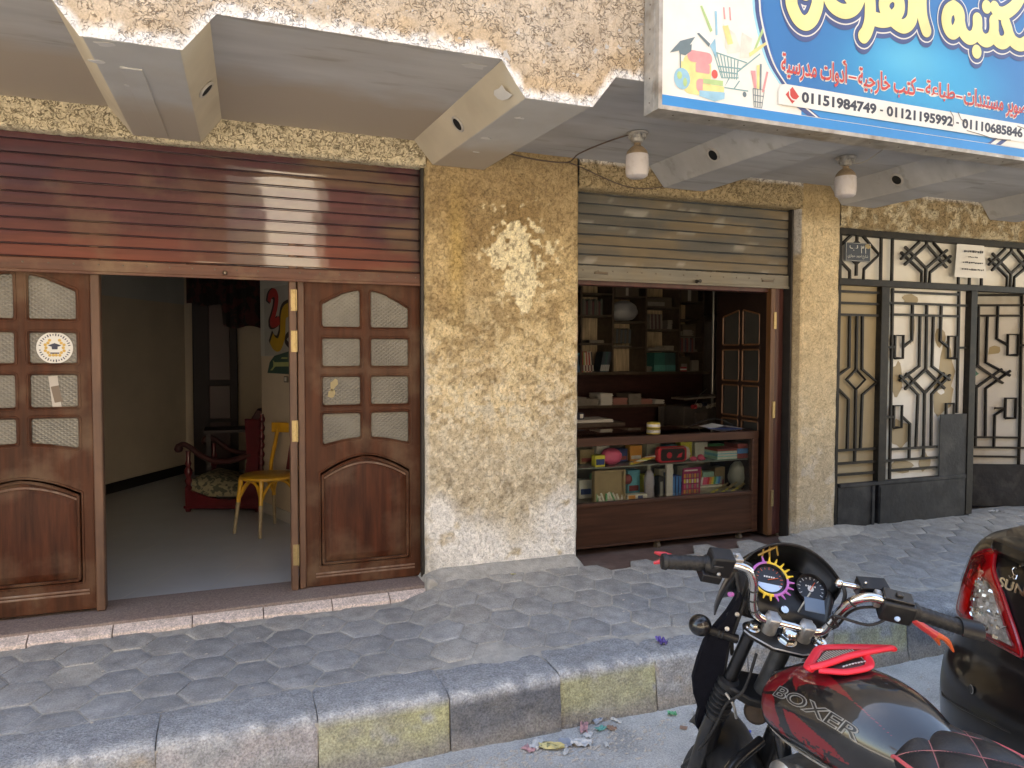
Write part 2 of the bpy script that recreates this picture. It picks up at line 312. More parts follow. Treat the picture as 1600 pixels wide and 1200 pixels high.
# kerb: rough painted stones
mb = MB(); random.seed(9)
J = [-6.2, -5.6, -5.0, -4.45, -3.85, -3.3, -2.7, -2.1, -1.45, -.86, -.27, .317, .861, 1.38, 1.885, 2.42, 2.98, 3.5, 4.05, 4.6, 5.2, 5.8, 6.3, 6.9, 7.5, 8.1, 8.7, 9.3]
for n in range(len(J) - 1):
    a, b = J[n] + .0025, J[n + 1] - .0025; st = [(-.965, 0), (-1.0, .006), (-1.06, .007), (-1.12, .008), (-1.18, .007), (-1.215, .004), (-1.238, -.003), (-1.249, -.016), (-1.253, -.05), (-1.255, -.08), (-1.257, -.11), (-1.26, -.14), (-1.262, -.17), (-1.266, -.20), (-1.275, -.24), (-1.28, -.29)]
    us = np.linspace(a, b, 34); dy, dz = random.uniform(-.012, .012), random.uniform(-.006, .006)
    P = np.zeros((len(us), len(st), 3)); C = np.zeros_like(P)
    for j, (y, z) in enumerate(st):
        e = np.minimum(us - a, b - us); rnd = .005 * (1 - sst(0, .006, e)); nz = fbm(us * 13, y * 13, z * 13, 4, 3) - .5
        P[:, j, 0] = us; P[:, j, 1] = y + dy + rnd * (j > 4) - .022 * nz * (j > 4); P[:, j, 2] = np.minimum(zp(us, np.full_like(us, -1.1)), .02) + z + dz - rnd * (j < 7) + .012 * nz * (j < 9)
        grey = mixc((.22, .225, .235), (.42, .42, .41), fbm(us * 6, y * 6, z * 6, 4, 7)); top = mixc(grey, (.33, .335, .345), .4)
        t = fbm(us * 9, y * 9, z * 14, 5, 11)
        if n in (8, 11, 13, 16, 18): paint = mixc((.44, .43, .16), (.40, .39, .27), fbm(us * 4, 0, z * 4, 3, 5)); k = np.clip(sst(.30, .44, t + (.04 if n in (11, 13) else -.04)), 0, 1) * (.86 if n in (11, 13) else .7)
        elif n in (12, 17, 19): paint = mixc((.10, .105, .115), (.17, .175, .19), t); k = sst(.30, .46, t)
        elif n == 10: paint = mixc((.36, .34, .35), (.44, .41, .40), t); k = sst(.35, .55, t)
        else: paint = mixc((.33, .30, .27), (.42, .36, .28), t); k = sst(.4, .55, t)
        face = sst(-.016, -.022, z + .012 * (t - .5)) if j > 5 else 0.0
        low = sst(-.13, -.25, z + .10 * (t - .5)); c = mixc(top, paint, k * face * (1 - .85 * low)); c = mixc(c, (.22, .19, .155), low * .8)
        edge = math.exp(-((z + .006) / .012) ** 2) * (j > 4); c = mixc(c, (.60, .58, .54), edge * .8 * sst(.4, .6, fbm(us * 30, 1, z * 30, 3, 2)))
        C[:, j] = c
    mb.grid(P, C)
    for u in (0, -1):
        o = len(mb.v); ring = P[u]; mb.add([tuple(p) for p in ring] + [(ring[0][0], ring[0][1], -.32)], [tuple(range(len(ring) + 1))], [tuple(c) for c in C[u]] + [(.2, .2, .2)])
tag(mb.build('kerb', MATS['kerb_stone'], ang=60, fixn=False), kind='structure')
tag(MB().box(-6.2, 9.3, -1.243, -.985, -.33, -.075).build('kerb_mortar', MATS['mortar'], smooth=False), kind='structure')
# ------------------------------------------------------------------ the building
bld = thing('shop_building', 'weathered tan stucco shopfront building with grey canopy soffit and boxed beams over the pavement', 'building', (1.5, 1, 0))
def part(mb, name, m, par=bld, **k):
    lab = k.pop('label', None); o = mb.build(name, MATS[m] if isinstance(m, str) else m, par, **k); tag(o, lab); return o
ZS0, ZS1, ZB0, ZB1, YF = 2.632, 2.668, 2.503, 2.518, -1.2
BEAMS = [(-1.84, -1.84), (-.275, -.309), (1.284, 1.385), (2.856, 2.96), (4.383, 4.475), (5.95, 6.02), (7.5, 7.6)]
# front wall above the canopy, with the zigzag lower edge
bp = [(-8.0, ZS1)]
for ci, co in BEAMS: bp += [(co - .274, ZS1), (co - .166, ZB1), (co + .166, ZB1), (co + .285, ZS1)]
bp += [(13.0, ZS1)]; bx, bz = [p[0] for p in bp], [p[1] for p in bp]
xs = np.unique(np.round(np.concatenate([np.linspace(-8, -1.4, 20), np.linspace(-1.4, 2.2, 330), np.linspace(2.2, 13, 60), bx]), 4))
tt = np.concatenate([np.linspace(0, .08, 9)[:-1], np.linspace(.08, .7, 56), np.linspace(.7, 7, 14)[1:]])
X, T = np.meshgrid(xs, tt, indexing='ij'); E = np.interp(X, bx, bz); Z = E * (1 - sst(0, .7, T)) + (ZS1) * sst(0, .7, T) + T
n1 = fbm(X * 7, Z * 7, 0, 4, 21); n2 = fbm(X * 26, Z * 26, 0, 3, 22); n3 = fbm(X * 2.2, Z * 2.2, 0, 4, 23)
d = np.sqrt(T ** 2) ; dl = d
C = mixc((.46, .375, .28), (.62, .53, .42), n1); C = mixc(C, (.70, .63, .54), .8 * sst(.58, .72, n3) * (X < .6)); C = mixc(C, (.52, .36, .19), .55 * sst(.5, .7, n3) * sst(.22, .05, T))
wh = sst(.055, .012, T - .06 * (n2 - .38)); C = mixc(C, (.86, .84, .80), wh * .95)
P = np.stack([X, np.full_like(X, YF) - .012 * (n2 - .5) * sst(0, .03, T) - .008 * (fbm(X * 60, Z * 60, 0, 2, 5) - .5), Z], -1)
part(MB().grid(P, C), 'front_wall', 'stucco', fixn=False, ang=180)
# soffit slab; unseen roof block added to keep the sun off the street
M('soffit_grey', (.46, .46, .455), .75, var=.16, vs=2.6, ramp=((.36, .35, .33), 3.5, .57, .66), dirt=((.38, .36, .33), .6, 1.4), bump=.12, bs=30, sc=(.5, 3, 3))
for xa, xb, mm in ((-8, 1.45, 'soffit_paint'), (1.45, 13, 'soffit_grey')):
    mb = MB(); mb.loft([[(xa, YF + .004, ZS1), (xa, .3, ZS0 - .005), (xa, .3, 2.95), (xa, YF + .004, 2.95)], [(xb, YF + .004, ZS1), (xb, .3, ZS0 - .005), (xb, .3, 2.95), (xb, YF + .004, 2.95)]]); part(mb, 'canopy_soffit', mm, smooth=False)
mb = MB().box(-8, 13, YF + .03, 9, 9.4, 9.6).box(-8, 13, 8.9, 9.1, -.3, 9.4).box(-8, -7.8, .3, 8.9, -.3, 9.4).box(12.8, 13, .3, 8.9, -.3, 9.4).box(-8, -7.98, YF + .03, .3, 2.95, 9.4).box(12.98, 13, YF + .03, .3, 2.95, 9.4).box(-8, 13, .3, 8.9, 2.96, 3.1)
part(mb, 'roof', 'plaster_grey', smooth=False)
for n, (ci, co) in enumerate(BEAMS):
    def ring(c, y, zb, zs): return [(c - .27, y, zs + .004), (c - .158, y, zb), (c + .158, y, zb), (c + .262, y, zs + .004)]
    rg = []
    for t in np.linspace(0, 1, 9):
        y = -.002 + (YF + .006) * t; rg.append(ring(ci * (1 - t) + co * t, y, ZB0 * (1 - t) + ZB1 * t, ZS0 * (1 - t) + ZS1 * t))
    lm = MB().loft(rg); lm.mi = [1 if i < 32 and i % 4 in (0, 2) else 0 for i in range(len(lm.f))]
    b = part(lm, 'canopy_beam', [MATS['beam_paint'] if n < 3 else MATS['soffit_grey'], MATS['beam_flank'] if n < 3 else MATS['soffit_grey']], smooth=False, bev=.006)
    side = 1 if n <= 1 else -1
    if 0 < n < 5:   # round drain sleeve in the beam's flank
        yy = {1: -.60, 2: -.55, 3: -.55, 4: -.50}[n]; t = -yy / 1.2; c = ci * (1 - t) + co * t
        nrm = Vector((side * .13, 0, -.104)).normalized(); p = Vector((c + side * .213, yy, (ZS0 + ZB0) / 2 + .006 + .02 * t)) + nrm * .005
        part(MB().lathe([(.030, -.012), (.045, -.004), (.045, .002), (.042, .005), (.033, .004), (.033, -.01)], p, nrm, 24), 'pipe_sleeve', 'pvc', b)
        part(MB().lathe([(.033, .0035), (.0, .0036)], p, nrm, 20), 'hole_shade_disc', 'hole_shade', b)  # flat black disc standing in for the shade inside the sleeve
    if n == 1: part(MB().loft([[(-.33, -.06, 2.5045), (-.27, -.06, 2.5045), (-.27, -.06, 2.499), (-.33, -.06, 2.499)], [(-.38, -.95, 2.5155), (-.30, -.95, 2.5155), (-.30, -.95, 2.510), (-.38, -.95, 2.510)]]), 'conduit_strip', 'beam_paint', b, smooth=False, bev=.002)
M('white_patch', (.66, .64, .60), .8)
random.seed(3)
def flake(mb, c, ux, uy, r, n=9, th=.0015):
    ux, uy = Vector(ux).normalized(), Vector(uy).normalized(); nn = ux.cross(uy)
    mb.prism([(r * (.55 + .7 * random.random()) * math.cos(2 * math.pi * k / n), .6 * r * (.55 + .7 * random.random()) * math.sin(2 * math.pi * k / n)) for k in range(n)], c, ux, uy, nn * th)
mb = MB()
for c, r in (((1.30, -.95, 2.5135), .025), ((-.45, -.98, 2.5135), .03), ((-.37, -.75, 2.511), .022), ((-.40, -1.16, 2.516), .035), ((1.28, -.35, 2.506), .02), ((1.25, -.6, 2.509), .03), ((1.02, -1.1, 2.6625), .06)): flake(mb, c, (1, 0, 0), (0, -1, 0), r)
flake(mb, (1.155, -1.08, 2.567), (.1, -1, 0), (.12, 0, -.1), .07)
part(mb, 'paint_flake', 'white_patch', smooth=False)
# stucco walls at street level
def pillar(path, z0, z1, colf, name, rough=.011, dz=.0075, mat='stucco_fine', label=None, par=bld, cut=None):
    pts = [Vector(p) for p in path]; L = [0]
    for a, b in zip(pts, pts[1:]): L.append(L[-1] + (b - a).length)
    s = np.linspace(0, L[-1], int(L[-1] / dz) + 2); z = np.linspace(z0, z1, max(6, int((z1 - z0) / dz)))
    px = np.interp(s, L, [p.x for p in pts]); py = np.interp(s, L, [p.y for p in pts]); k = 3
    ker = np.ones(k) / k; px[1:-1] = np.convolve(px, ker, 'same')[1:-1]; py[1:-1] = np.convolve(py, ker, 'same')[1:-1]
    gx, gy = np.gradient(px), np.gradient(py); l = np.hypot(gx, gy); nx, ny = gy / l, -gx / l
    X, Zz = np.meshgrid(px, z, indexing='ij'); Yy = np.repeat(py[:, None], len(z), 1)
    h = rough * (fbm(X * 5, Zz * 5, Yy * 5, 4, 31) - .5) * 1.4 + rough * .22 * (fbm(X * 48, Zz * 48, Yy * 48, 2, 32) - .5)
    P = np.stack([X + nx[:, None] * h, Yy + ny[:, None] * h, Zz], -1)
    return part(MB().grid(P, colf(X, Yy, Zz)), name, mat, fixn=False, ang=180, label=label)
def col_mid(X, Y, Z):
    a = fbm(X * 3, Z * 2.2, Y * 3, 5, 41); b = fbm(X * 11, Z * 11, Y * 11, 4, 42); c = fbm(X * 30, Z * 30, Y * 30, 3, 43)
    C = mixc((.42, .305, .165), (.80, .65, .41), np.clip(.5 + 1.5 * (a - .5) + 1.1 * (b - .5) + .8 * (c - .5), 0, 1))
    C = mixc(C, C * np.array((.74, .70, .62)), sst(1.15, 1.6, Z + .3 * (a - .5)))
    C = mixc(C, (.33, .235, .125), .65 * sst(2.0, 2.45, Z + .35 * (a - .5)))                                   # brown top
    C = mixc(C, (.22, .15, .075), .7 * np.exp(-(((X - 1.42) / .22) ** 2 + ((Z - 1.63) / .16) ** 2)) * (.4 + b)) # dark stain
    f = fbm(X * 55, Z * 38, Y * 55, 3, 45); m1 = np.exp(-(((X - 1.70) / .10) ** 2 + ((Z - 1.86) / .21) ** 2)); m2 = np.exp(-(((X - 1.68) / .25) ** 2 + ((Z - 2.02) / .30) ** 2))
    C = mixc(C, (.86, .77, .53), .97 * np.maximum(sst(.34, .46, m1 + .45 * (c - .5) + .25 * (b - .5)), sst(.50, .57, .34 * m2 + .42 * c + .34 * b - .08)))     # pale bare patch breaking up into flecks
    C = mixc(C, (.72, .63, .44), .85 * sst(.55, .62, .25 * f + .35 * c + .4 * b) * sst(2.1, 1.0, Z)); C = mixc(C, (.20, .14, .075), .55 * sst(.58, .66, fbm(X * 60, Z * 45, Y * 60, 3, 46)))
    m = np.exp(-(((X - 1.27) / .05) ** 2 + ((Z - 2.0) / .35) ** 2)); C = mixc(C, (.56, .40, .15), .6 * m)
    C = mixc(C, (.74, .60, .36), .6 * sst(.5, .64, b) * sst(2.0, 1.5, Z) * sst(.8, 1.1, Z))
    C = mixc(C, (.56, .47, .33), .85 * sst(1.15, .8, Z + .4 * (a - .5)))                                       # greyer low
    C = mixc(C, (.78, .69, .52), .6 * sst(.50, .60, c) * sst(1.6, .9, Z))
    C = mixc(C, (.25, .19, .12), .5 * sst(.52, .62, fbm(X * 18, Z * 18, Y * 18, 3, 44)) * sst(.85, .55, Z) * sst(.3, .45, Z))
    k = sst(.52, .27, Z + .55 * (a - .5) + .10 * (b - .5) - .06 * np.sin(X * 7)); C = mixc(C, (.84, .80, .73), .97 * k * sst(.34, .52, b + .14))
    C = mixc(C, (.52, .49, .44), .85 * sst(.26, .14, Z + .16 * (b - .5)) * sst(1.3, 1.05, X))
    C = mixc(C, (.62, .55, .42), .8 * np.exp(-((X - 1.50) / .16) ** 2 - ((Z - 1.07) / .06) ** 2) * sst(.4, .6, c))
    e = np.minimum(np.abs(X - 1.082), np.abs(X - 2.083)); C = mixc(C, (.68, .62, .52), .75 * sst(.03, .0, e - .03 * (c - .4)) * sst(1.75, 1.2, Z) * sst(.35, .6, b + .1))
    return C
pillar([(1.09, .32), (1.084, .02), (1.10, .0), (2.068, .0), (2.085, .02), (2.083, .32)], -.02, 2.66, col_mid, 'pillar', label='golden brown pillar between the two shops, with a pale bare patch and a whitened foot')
def col_right(X, Y, Z):
    a = fbm(X * 4, Z * 2.5, Y * 4, 5, 51); b = fbm(X * 13, Z * 13, Y * 13, 4, 52)
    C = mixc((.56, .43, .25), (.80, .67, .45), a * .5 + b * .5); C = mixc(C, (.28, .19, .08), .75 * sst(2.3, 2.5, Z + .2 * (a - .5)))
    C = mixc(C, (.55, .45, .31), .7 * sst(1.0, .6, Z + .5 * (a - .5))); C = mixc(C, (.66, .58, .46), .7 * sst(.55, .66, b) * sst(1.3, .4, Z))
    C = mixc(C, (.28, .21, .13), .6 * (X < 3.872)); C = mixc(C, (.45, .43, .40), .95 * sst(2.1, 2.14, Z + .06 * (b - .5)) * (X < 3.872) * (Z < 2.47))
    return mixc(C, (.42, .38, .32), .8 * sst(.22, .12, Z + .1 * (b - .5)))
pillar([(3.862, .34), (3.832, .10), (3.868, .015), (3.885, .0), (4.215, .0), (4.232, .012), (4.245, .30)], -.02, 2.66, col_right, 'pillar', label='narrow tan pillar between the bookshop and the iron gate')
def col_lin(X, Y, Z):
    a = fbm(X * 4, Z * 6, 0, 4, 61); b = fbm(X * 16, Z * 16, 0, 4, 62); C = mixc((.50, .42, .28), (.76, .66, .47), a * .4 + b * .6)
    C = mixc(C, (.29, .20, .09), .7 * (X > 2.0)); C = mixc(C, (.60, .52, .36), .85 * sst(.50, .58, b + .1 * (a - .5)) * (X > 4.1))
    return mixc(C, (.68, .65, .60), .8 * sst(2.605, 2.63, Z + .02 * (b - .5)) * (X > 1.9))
def lintel(x0, x1, zb, name='lintel_wall'):
    xs = np.linspace(x0, x1, int((x1 - x0) / .012)); prof = [(.16, zb), (.06, zb), (.012, zb + .002), (.0, zb + .015)] + [(0, z) for z in np.linspace(zb + .03, 2.665, int((2.66 - zb) / .012))]
    X = np.repeat(xs[:, None], len(prof), 1); Yy = np.array([p[0] for p in prof])[None, :] + 0 * X; Zz = np.array([p[1] for p in prof])[None, :] + 0 * X
    h = .012 * (fbm(X * 50, Zz * 50, Yy * 50, 2, 63) - .5) + .01 * (fbm(X * 9, Zz * 9, Yy * 9, 3, 64) - .5)
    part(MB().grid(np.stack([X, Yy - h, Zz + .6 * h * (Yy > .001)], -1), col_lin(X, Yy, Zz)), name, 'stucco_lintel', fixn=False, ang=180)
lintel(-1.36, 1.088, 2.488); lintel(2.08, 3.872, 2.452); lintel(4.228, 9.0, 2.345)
pillar([(-2.4, .32), (-2.4, 0), (-1.345, .0), (-1.33, .015), (-1.33, .32)], -.05, 2.66, col_mid, 'pillar', dz=.03, label='pillar left of the red shutter, outside the photo')
part(MB().box(-8, -2.41, .0, .25, -.05, 2.64).box(7.0, 12.98, .02, .25, -.05, 2.34), 'street_wall', 'plaster_cream', smooth=False)
# left shop: granite step, pink marble strip, room
part(MB().loft([[(-1.33, -.10, -.1), (-1.33, -.088, .046), (-1.33, -.075, .052), (-1.33, .26, .056), (-1.33, .26, -.1)], [(1.075, -.075, -.1), (1.075, -.063, .046), (1.075, -.05, .052), (1.075, .26, .056), (1.075, .26, -.1)]]), 'granite_step', 'granite_step', ang=30)
mb = MB(); J2 = [-1.34, -.92, -.555, -.19, .16, .52, .84, 1.06]
for a, b in zip(J2, J2[1:]):
    mb.loft([[(a + .003, -.142, -.05), (a + .003, -.139, .006), (a + .003, -.134, .010), (a + .003, -.086 + .01 * (a + 1.3) / 2.4, .034), (a + .003, -.07, -.05)], [(b - .003, -.142, -.05), (b - .003, -.139, .006), (b - .003, -.134, .010), (b - .003, -.086 + .01 * (b + 1.3) / 2.4, .034), (b - .003, -.07, -.05)]])
part(mb, 'marble_strip', 'pink_marble', smooth=False, label='strip of pale pink marble blocks along the granite step')
part(MB().prism([(0, 0), (.085, -.01), (.10, .06), (.055, .115), (.015, .12)], (1.05, -.04, -.02), (1, 0, 0), (0, 0, 1), (0, -.09, 0)), 'kerb_stub', 'mortar', bev=.012, label='broken grey stone stub at the pillar foot')
# room of the left shop
mb = MB(); t0 = Vector((.372, .928, 0)); t1 = Vector((.928, -.372, 0)); org = Vector((-.62, .19, .03)); ts = .40   # tiles laid askew to the street
from itertools import product
for i, j in product(range(-14, 24), range(-12, 18)):
    c = org + t1 * ts * i + t0 * ts * j
    if not (-3.6 < c.x < 3.2 and .0 < c.y < 5.6): continue
    q = [c + t1 * (u * (ts - .006)) + t0 * (v * (ts - .006)) for u, v in ((.0, .0), (1, .0), (1, 1), (.0, 1))]
    if min(p.y for p in q) < .262:
        q = [Vector((p.x, max(p.y, .262), p.z)) for p in q]
        if max(p.y for p in q) < .27: continue
    mb.add(q, [(0, 1, 2, 3)])
part(mb, 'room_floor', 'floor_tile', smooth=False)
part(MB().box(-3.8, 3.4, .262, 5.8, -.1, .028), 'floor_bed', 'grout', smooth=False)
def wallseg(a, b, z0, z1, th, name, m, par=bld, side=1):
    a, b = Vector((*a, 0)), Vector((*b, 0)); d = (b - a).normalized(); n = Vector((-d.y, d.x, 0)) * side
    mb = MB(); mb.loft([[a + Vector((0, 0, z0)), a + n * th + Vector((0, 0, z0)), a + n * th + Vector((0, 0, z1)), a + Vector((0, 0, z1))], [b + Vector((0, 0, z0)), b + n * th + Vector((0, 0, z0)), b + n * th + Vector((0, 0, z1)), b + Vector((0, 0, z1))]])
    return part(mb, name, m, par, smooth=False)
LW0, LW1 = (-3.16, .2), (-.46, 5.0)
wallseg(LW0, LW1, .03, 1.96, .15, 'room_wall', 'plaster_cream'); wallseg(LW0, LW1, 1.96, 2.9, .152, 'upper_wall', 'plaster_grey')
wallseg((-3.14, .2), (-.44, 5.0), .03, .13, .012, 'skirting', 'skirting')
wallseg((-.6, 5.0), (3.2, 5.0), .03, 2.9, .15, 'room_wall', 'plaster_cream'); wallseg((3.2, 5.0), (3.2, 2.95), .03, 2.9, .15, 'room_wall', 'plaster_cream')
PW0, PW1 = (.268, 2.48), (1.02, .20)
wallseg(PW0, PW1, .03, 2.9, .14, 'partition_wall', 'plaster_cream'); wallseg((PW0[0] - .004, PW0[1]), (PW1[0] - .004, PW1[1]), 1.38, 2.9, .004, 'upper_wall', 'plaster_grey')
wallseg((PW0[0] - .012, PW0[1]), (PW1[0] - .012, PW1[1]), .03, .12, .01, 'skirting', 'plaster_grey')
part(MB().box(-3.8, 3.3, .27, 5.2, 2.9, 2.95).box(1.03, 1.2, .25, .5, -.05, 2.9).box(-3.8, -1.3, .25, .4, -.05, 2.9), 'room_ceiling', 'plaster_grey', smooth=False)
# bookshop: floor, side and back walls
part(MB().box(2.0, 4.95, .0, 2.75, -.1, .035), 'shop_floor', 'shop_floor', smooth=False)
part(MB().box(2.085, 3.84, -.20, .30, .0, .046), 'shop_threshold', 'shop_floor', bev=.01)
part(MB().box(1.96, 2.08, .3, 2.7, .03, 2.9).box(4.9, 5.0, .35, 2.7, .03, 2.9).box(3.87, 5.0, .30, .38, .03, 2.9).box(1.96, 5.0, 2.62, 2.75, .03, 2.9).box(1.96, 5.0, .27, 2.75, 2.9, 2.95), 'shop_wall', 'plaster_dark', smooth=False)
# ------------------------------------------------------------------ roller shutters
def shutter(name, label, x0, x1, z0, z1, y, pitch, rail, m, mr, tilt=0):
    t = thing(name, label, 'roller shutter', ((x0 + x1) / 2, y, z0))
    prof = []; z = z0 + rail
    while z < z1 + .05:
        for f, d in ((0, .014), (.05, .014), (.075, .001), (.11, -.0004), (.5, -.0010), (.89, -.0004), (.93, .0005), (.955, .007)): prof.append((d, z + f * pitch))
        z += pitch
    xs = np.linspace(x0, x1, 60); P = np.zeros((60, len(prof), 3))
    for j, (d, zz) in enumerate(prof):
        w = .0035 * (fbm(xs * 1.7, zz * 9, 0, 3, 7) - .5); P[:, j] = np.stack([xs, y + d + w, zz + .0015 * np.sin(xs * 3 + zz * 40) + 0 * xs], -1)
    XX, ZZ = P[..., 0], P[..., 2]; nn_ = fbm(XX * 1.6, ZZ * 7, 0, 4, 71); n2_ = fbm(XX * 5, ZZ * 30, 0, 3, 72)
    if 'red' in m: CC = mixc((.046, .010, .015), (.085, .022, .026), n2_); CC = mixc(CC, (.145, .034, .019), sst(2.12, 1.9, ZZ + .25 * (nn_ - .5)) * .9); CC = mixc(CC, (.13, .08, .042), .75 * sst(.50, .66, nn_) * sst(-.3, .3, XX)); CC = mixc(CC, (.02, .013, .012), .85 * sst(1.0, 1.09, XX + .05 * (n2_ - .5)))
    else: CC = mixc((.080, .076, .066), (.125, .116, .098), n2_); CC = mixc(CC, (.20, .145, .08), .6 * sst(.5, .66, nn_)); CC = mixc(CC, (.18, .165, .135), .6 * sst(2.08, 1.95, ZZ)); CC = mixc(CC, (.30, .285, .25), .7 * sst(.66, .72, n2_))
    gv = np.array([pp_[0] > .004 for pp_ in prof]); CC[:, gv] = np.array((.030, .006, .012) if 'red' in m else (.060, .075, .088))
    tag(MB().grid(P, CC).build('slat_curtain', MATS[m], t, fixn=False, ang=8))
    mb = MB().box(x0, x1, y - .012, y + .014, z0, z0 + rail - .006).box(x0, x1, y - .022, y - .012, z0 - .004, z0 + .012); r = mb.build('bottom_rail', MATS[mr], t, bev=.003)
    mb = MB()
    for k in range(int((x1 - x0) / .11)): mb.lathe([(.005, 0), (.005, .002), (.002, .004)], (x0 + .06 + k * .11, y - .012, z0 + rail * .62), (0, -1, 0), 8)
    mb.build('rivets', MATS['screw'], r)
    return t
st = shutter('roller_shutter', 'half raised dark red roller shutter above the wooden shop doors', -1.33, 1.094, 1.806, 2.5, .075, .0635, .075, 'red_shutter', 'red_shutter_rail')
MB().lathe([(.012, 0), (.012, .02), (.007, .03), (.007, .05)], (-.01, .05, 1.835), (0, -1, -.1), 10).build('latch', MATS['screw'], st)
MB().box(1.066, 1.083, .035, .066, .05, 2.5).build('guide_rail', MATS['dark_iron'], st)
M('grey_shutter_rail', (.17, .155, .12), .45, var=.25, vs=9, sc=(.35, 1, 4), dirt=((.21, .155, .085), .5, 4))
st = shutter('roller_shutter', 'half raised grey roller shutter above the bookshop counter', 2.09, 3.835, 1.885, 2.49, .09, .0655, .10, 'grey_shutter', 'grey_shutter_rail')
MB().lathe([(.010, 0), (.014, .01), (.009, .02), (.009, .04), (.013, .05)], (3.02, .078, 1.905), (0, -1, 0), 10).build('latch', MATS['dark_iron'], st)
for xx in (2.28, 3.63): MB().box(xx - .05, xx + .05, .066, .078, 1.925, 1.940).build('handle', MATS['screw'], st, bev=.004)
MB().box(3.822, 3.836, .05, .135, .05, 2.48).build('guide_rail', MATS['dark_iron'], st)
# ------------------------------------------------------------------ wooden doors
def slab(outer, holes, y, th, bev=.004):
    """board in the xz plane with holes; returns verts, faces"""
    c = bpy.data.curves.new('t', 'CURVE'); c.dimensions = '2D'; c.fill_mode = 'BOTH'; c.extrude = th / 2 - bev; c.bevel_depth = bev; c.bevel_resolution = 1
    for pl in [outer] + holes:
        s = c.splines.new('POLY'); s.points.add(len(pl) - 1); s.use_cyclic_u = True
        for p, q in zip(s.points, pl): p.co = (q[0], q[1], 0, 1)
    o = bpy.data.objects.new('t', c); S.collection.objects.link(o); dg = bpy.context.evaluated_depsgraph_get(); me = o.evaluated_get(dg).to_mesh()
    vs = [(v.co.x, y + th / 2 - v.co.z, v.co.y) for v in me.vertices]; fs = [tuple(p.vertices) for p in me.polygons]; o.evaluated_get(dg).to_mesh_clear()
    bpy.data.objects.remove(o); bpy.data.curves.remove(c); return vs, fs
def rrect(x0, x1, z0, z1, r=.02, top=None, bot=None, n=10):
    """rounded outline; top / bot: functions of x for arched edges"""
    tp = top or (lambda x: z1); bt = bot or (lambda x: z0); P = []
    def corner(cx, cz, a0):
        for k in range(5): a = R(a0 + 22.5 * k); P.append((cx + r * math.cos(a), cz + r * math.sin(a)))
    corner(x0 + r, bt(x0 + r) + r, 180)
    for k in range(1, n): x = x0 + r + (x1 - x0 - 2 * r) * k / n; P.append((x, bt(x)))
    corner(x1 - r, bt(x1 - r) + r, 270); corner(x1 - r, tp(x1 - r) - r, 0)
    for k in range(1, n): x = x1 - r - (x1 - x0 - 2 * r) * k / n; P.append((x, tp(x)))
    corner(x0 + r, tp(x0 + r) - r, 90); return P
gm = M('pattern_glass', (.135, .125, .098), .26, var=.25, vs=5, dirt=((.20, .185, .145), .5, 7), spec=.8)
nt = gm.node_tree; N = nt.nodes; tcn = N.new('ShaderNodeTexCoord'); acc = None
for ang in (38, -38):
    mpn = N.new('ShaderNodeMapping'); mpn.inputs['Rotation'].default_value = (0, R(ang), 0); nt.links.new(tcn.outputs['Object'], mpn.inputs[0])
    wv = N.new('ShaderNodeTexWave'); wv.bands_direction = 'Z'; wv.inputs['Scale'].default_value = 18; wv.inputs['Distortion'].default_value = .8; wv.inputs['Detail'].default_value = 1; nt.links.new(mpn.outputs[0], wv.inputs[0])
    if acc is None: acc = wv.outputs['Fac']
    else:
        mx = N.new('ShaderNodeMath'); mx.operation = 'MAXIMUM'; nt.links.new(acc, mx.inputs[0]); nt.links.new(wv.outputs['Fac'], mx.inputs[1]); acc = mx.outputs[0]
bn = N.new('ShaderNodeBump'); bn.inputs['Strength'].default_value = .28; bn.inputs['Distance'].default_value = .010; nt.links.new(acc, bn.inputs['Height']); nt.links.new(bn.outputs[0], N['Principled BSDF'].inputs['Normal'])
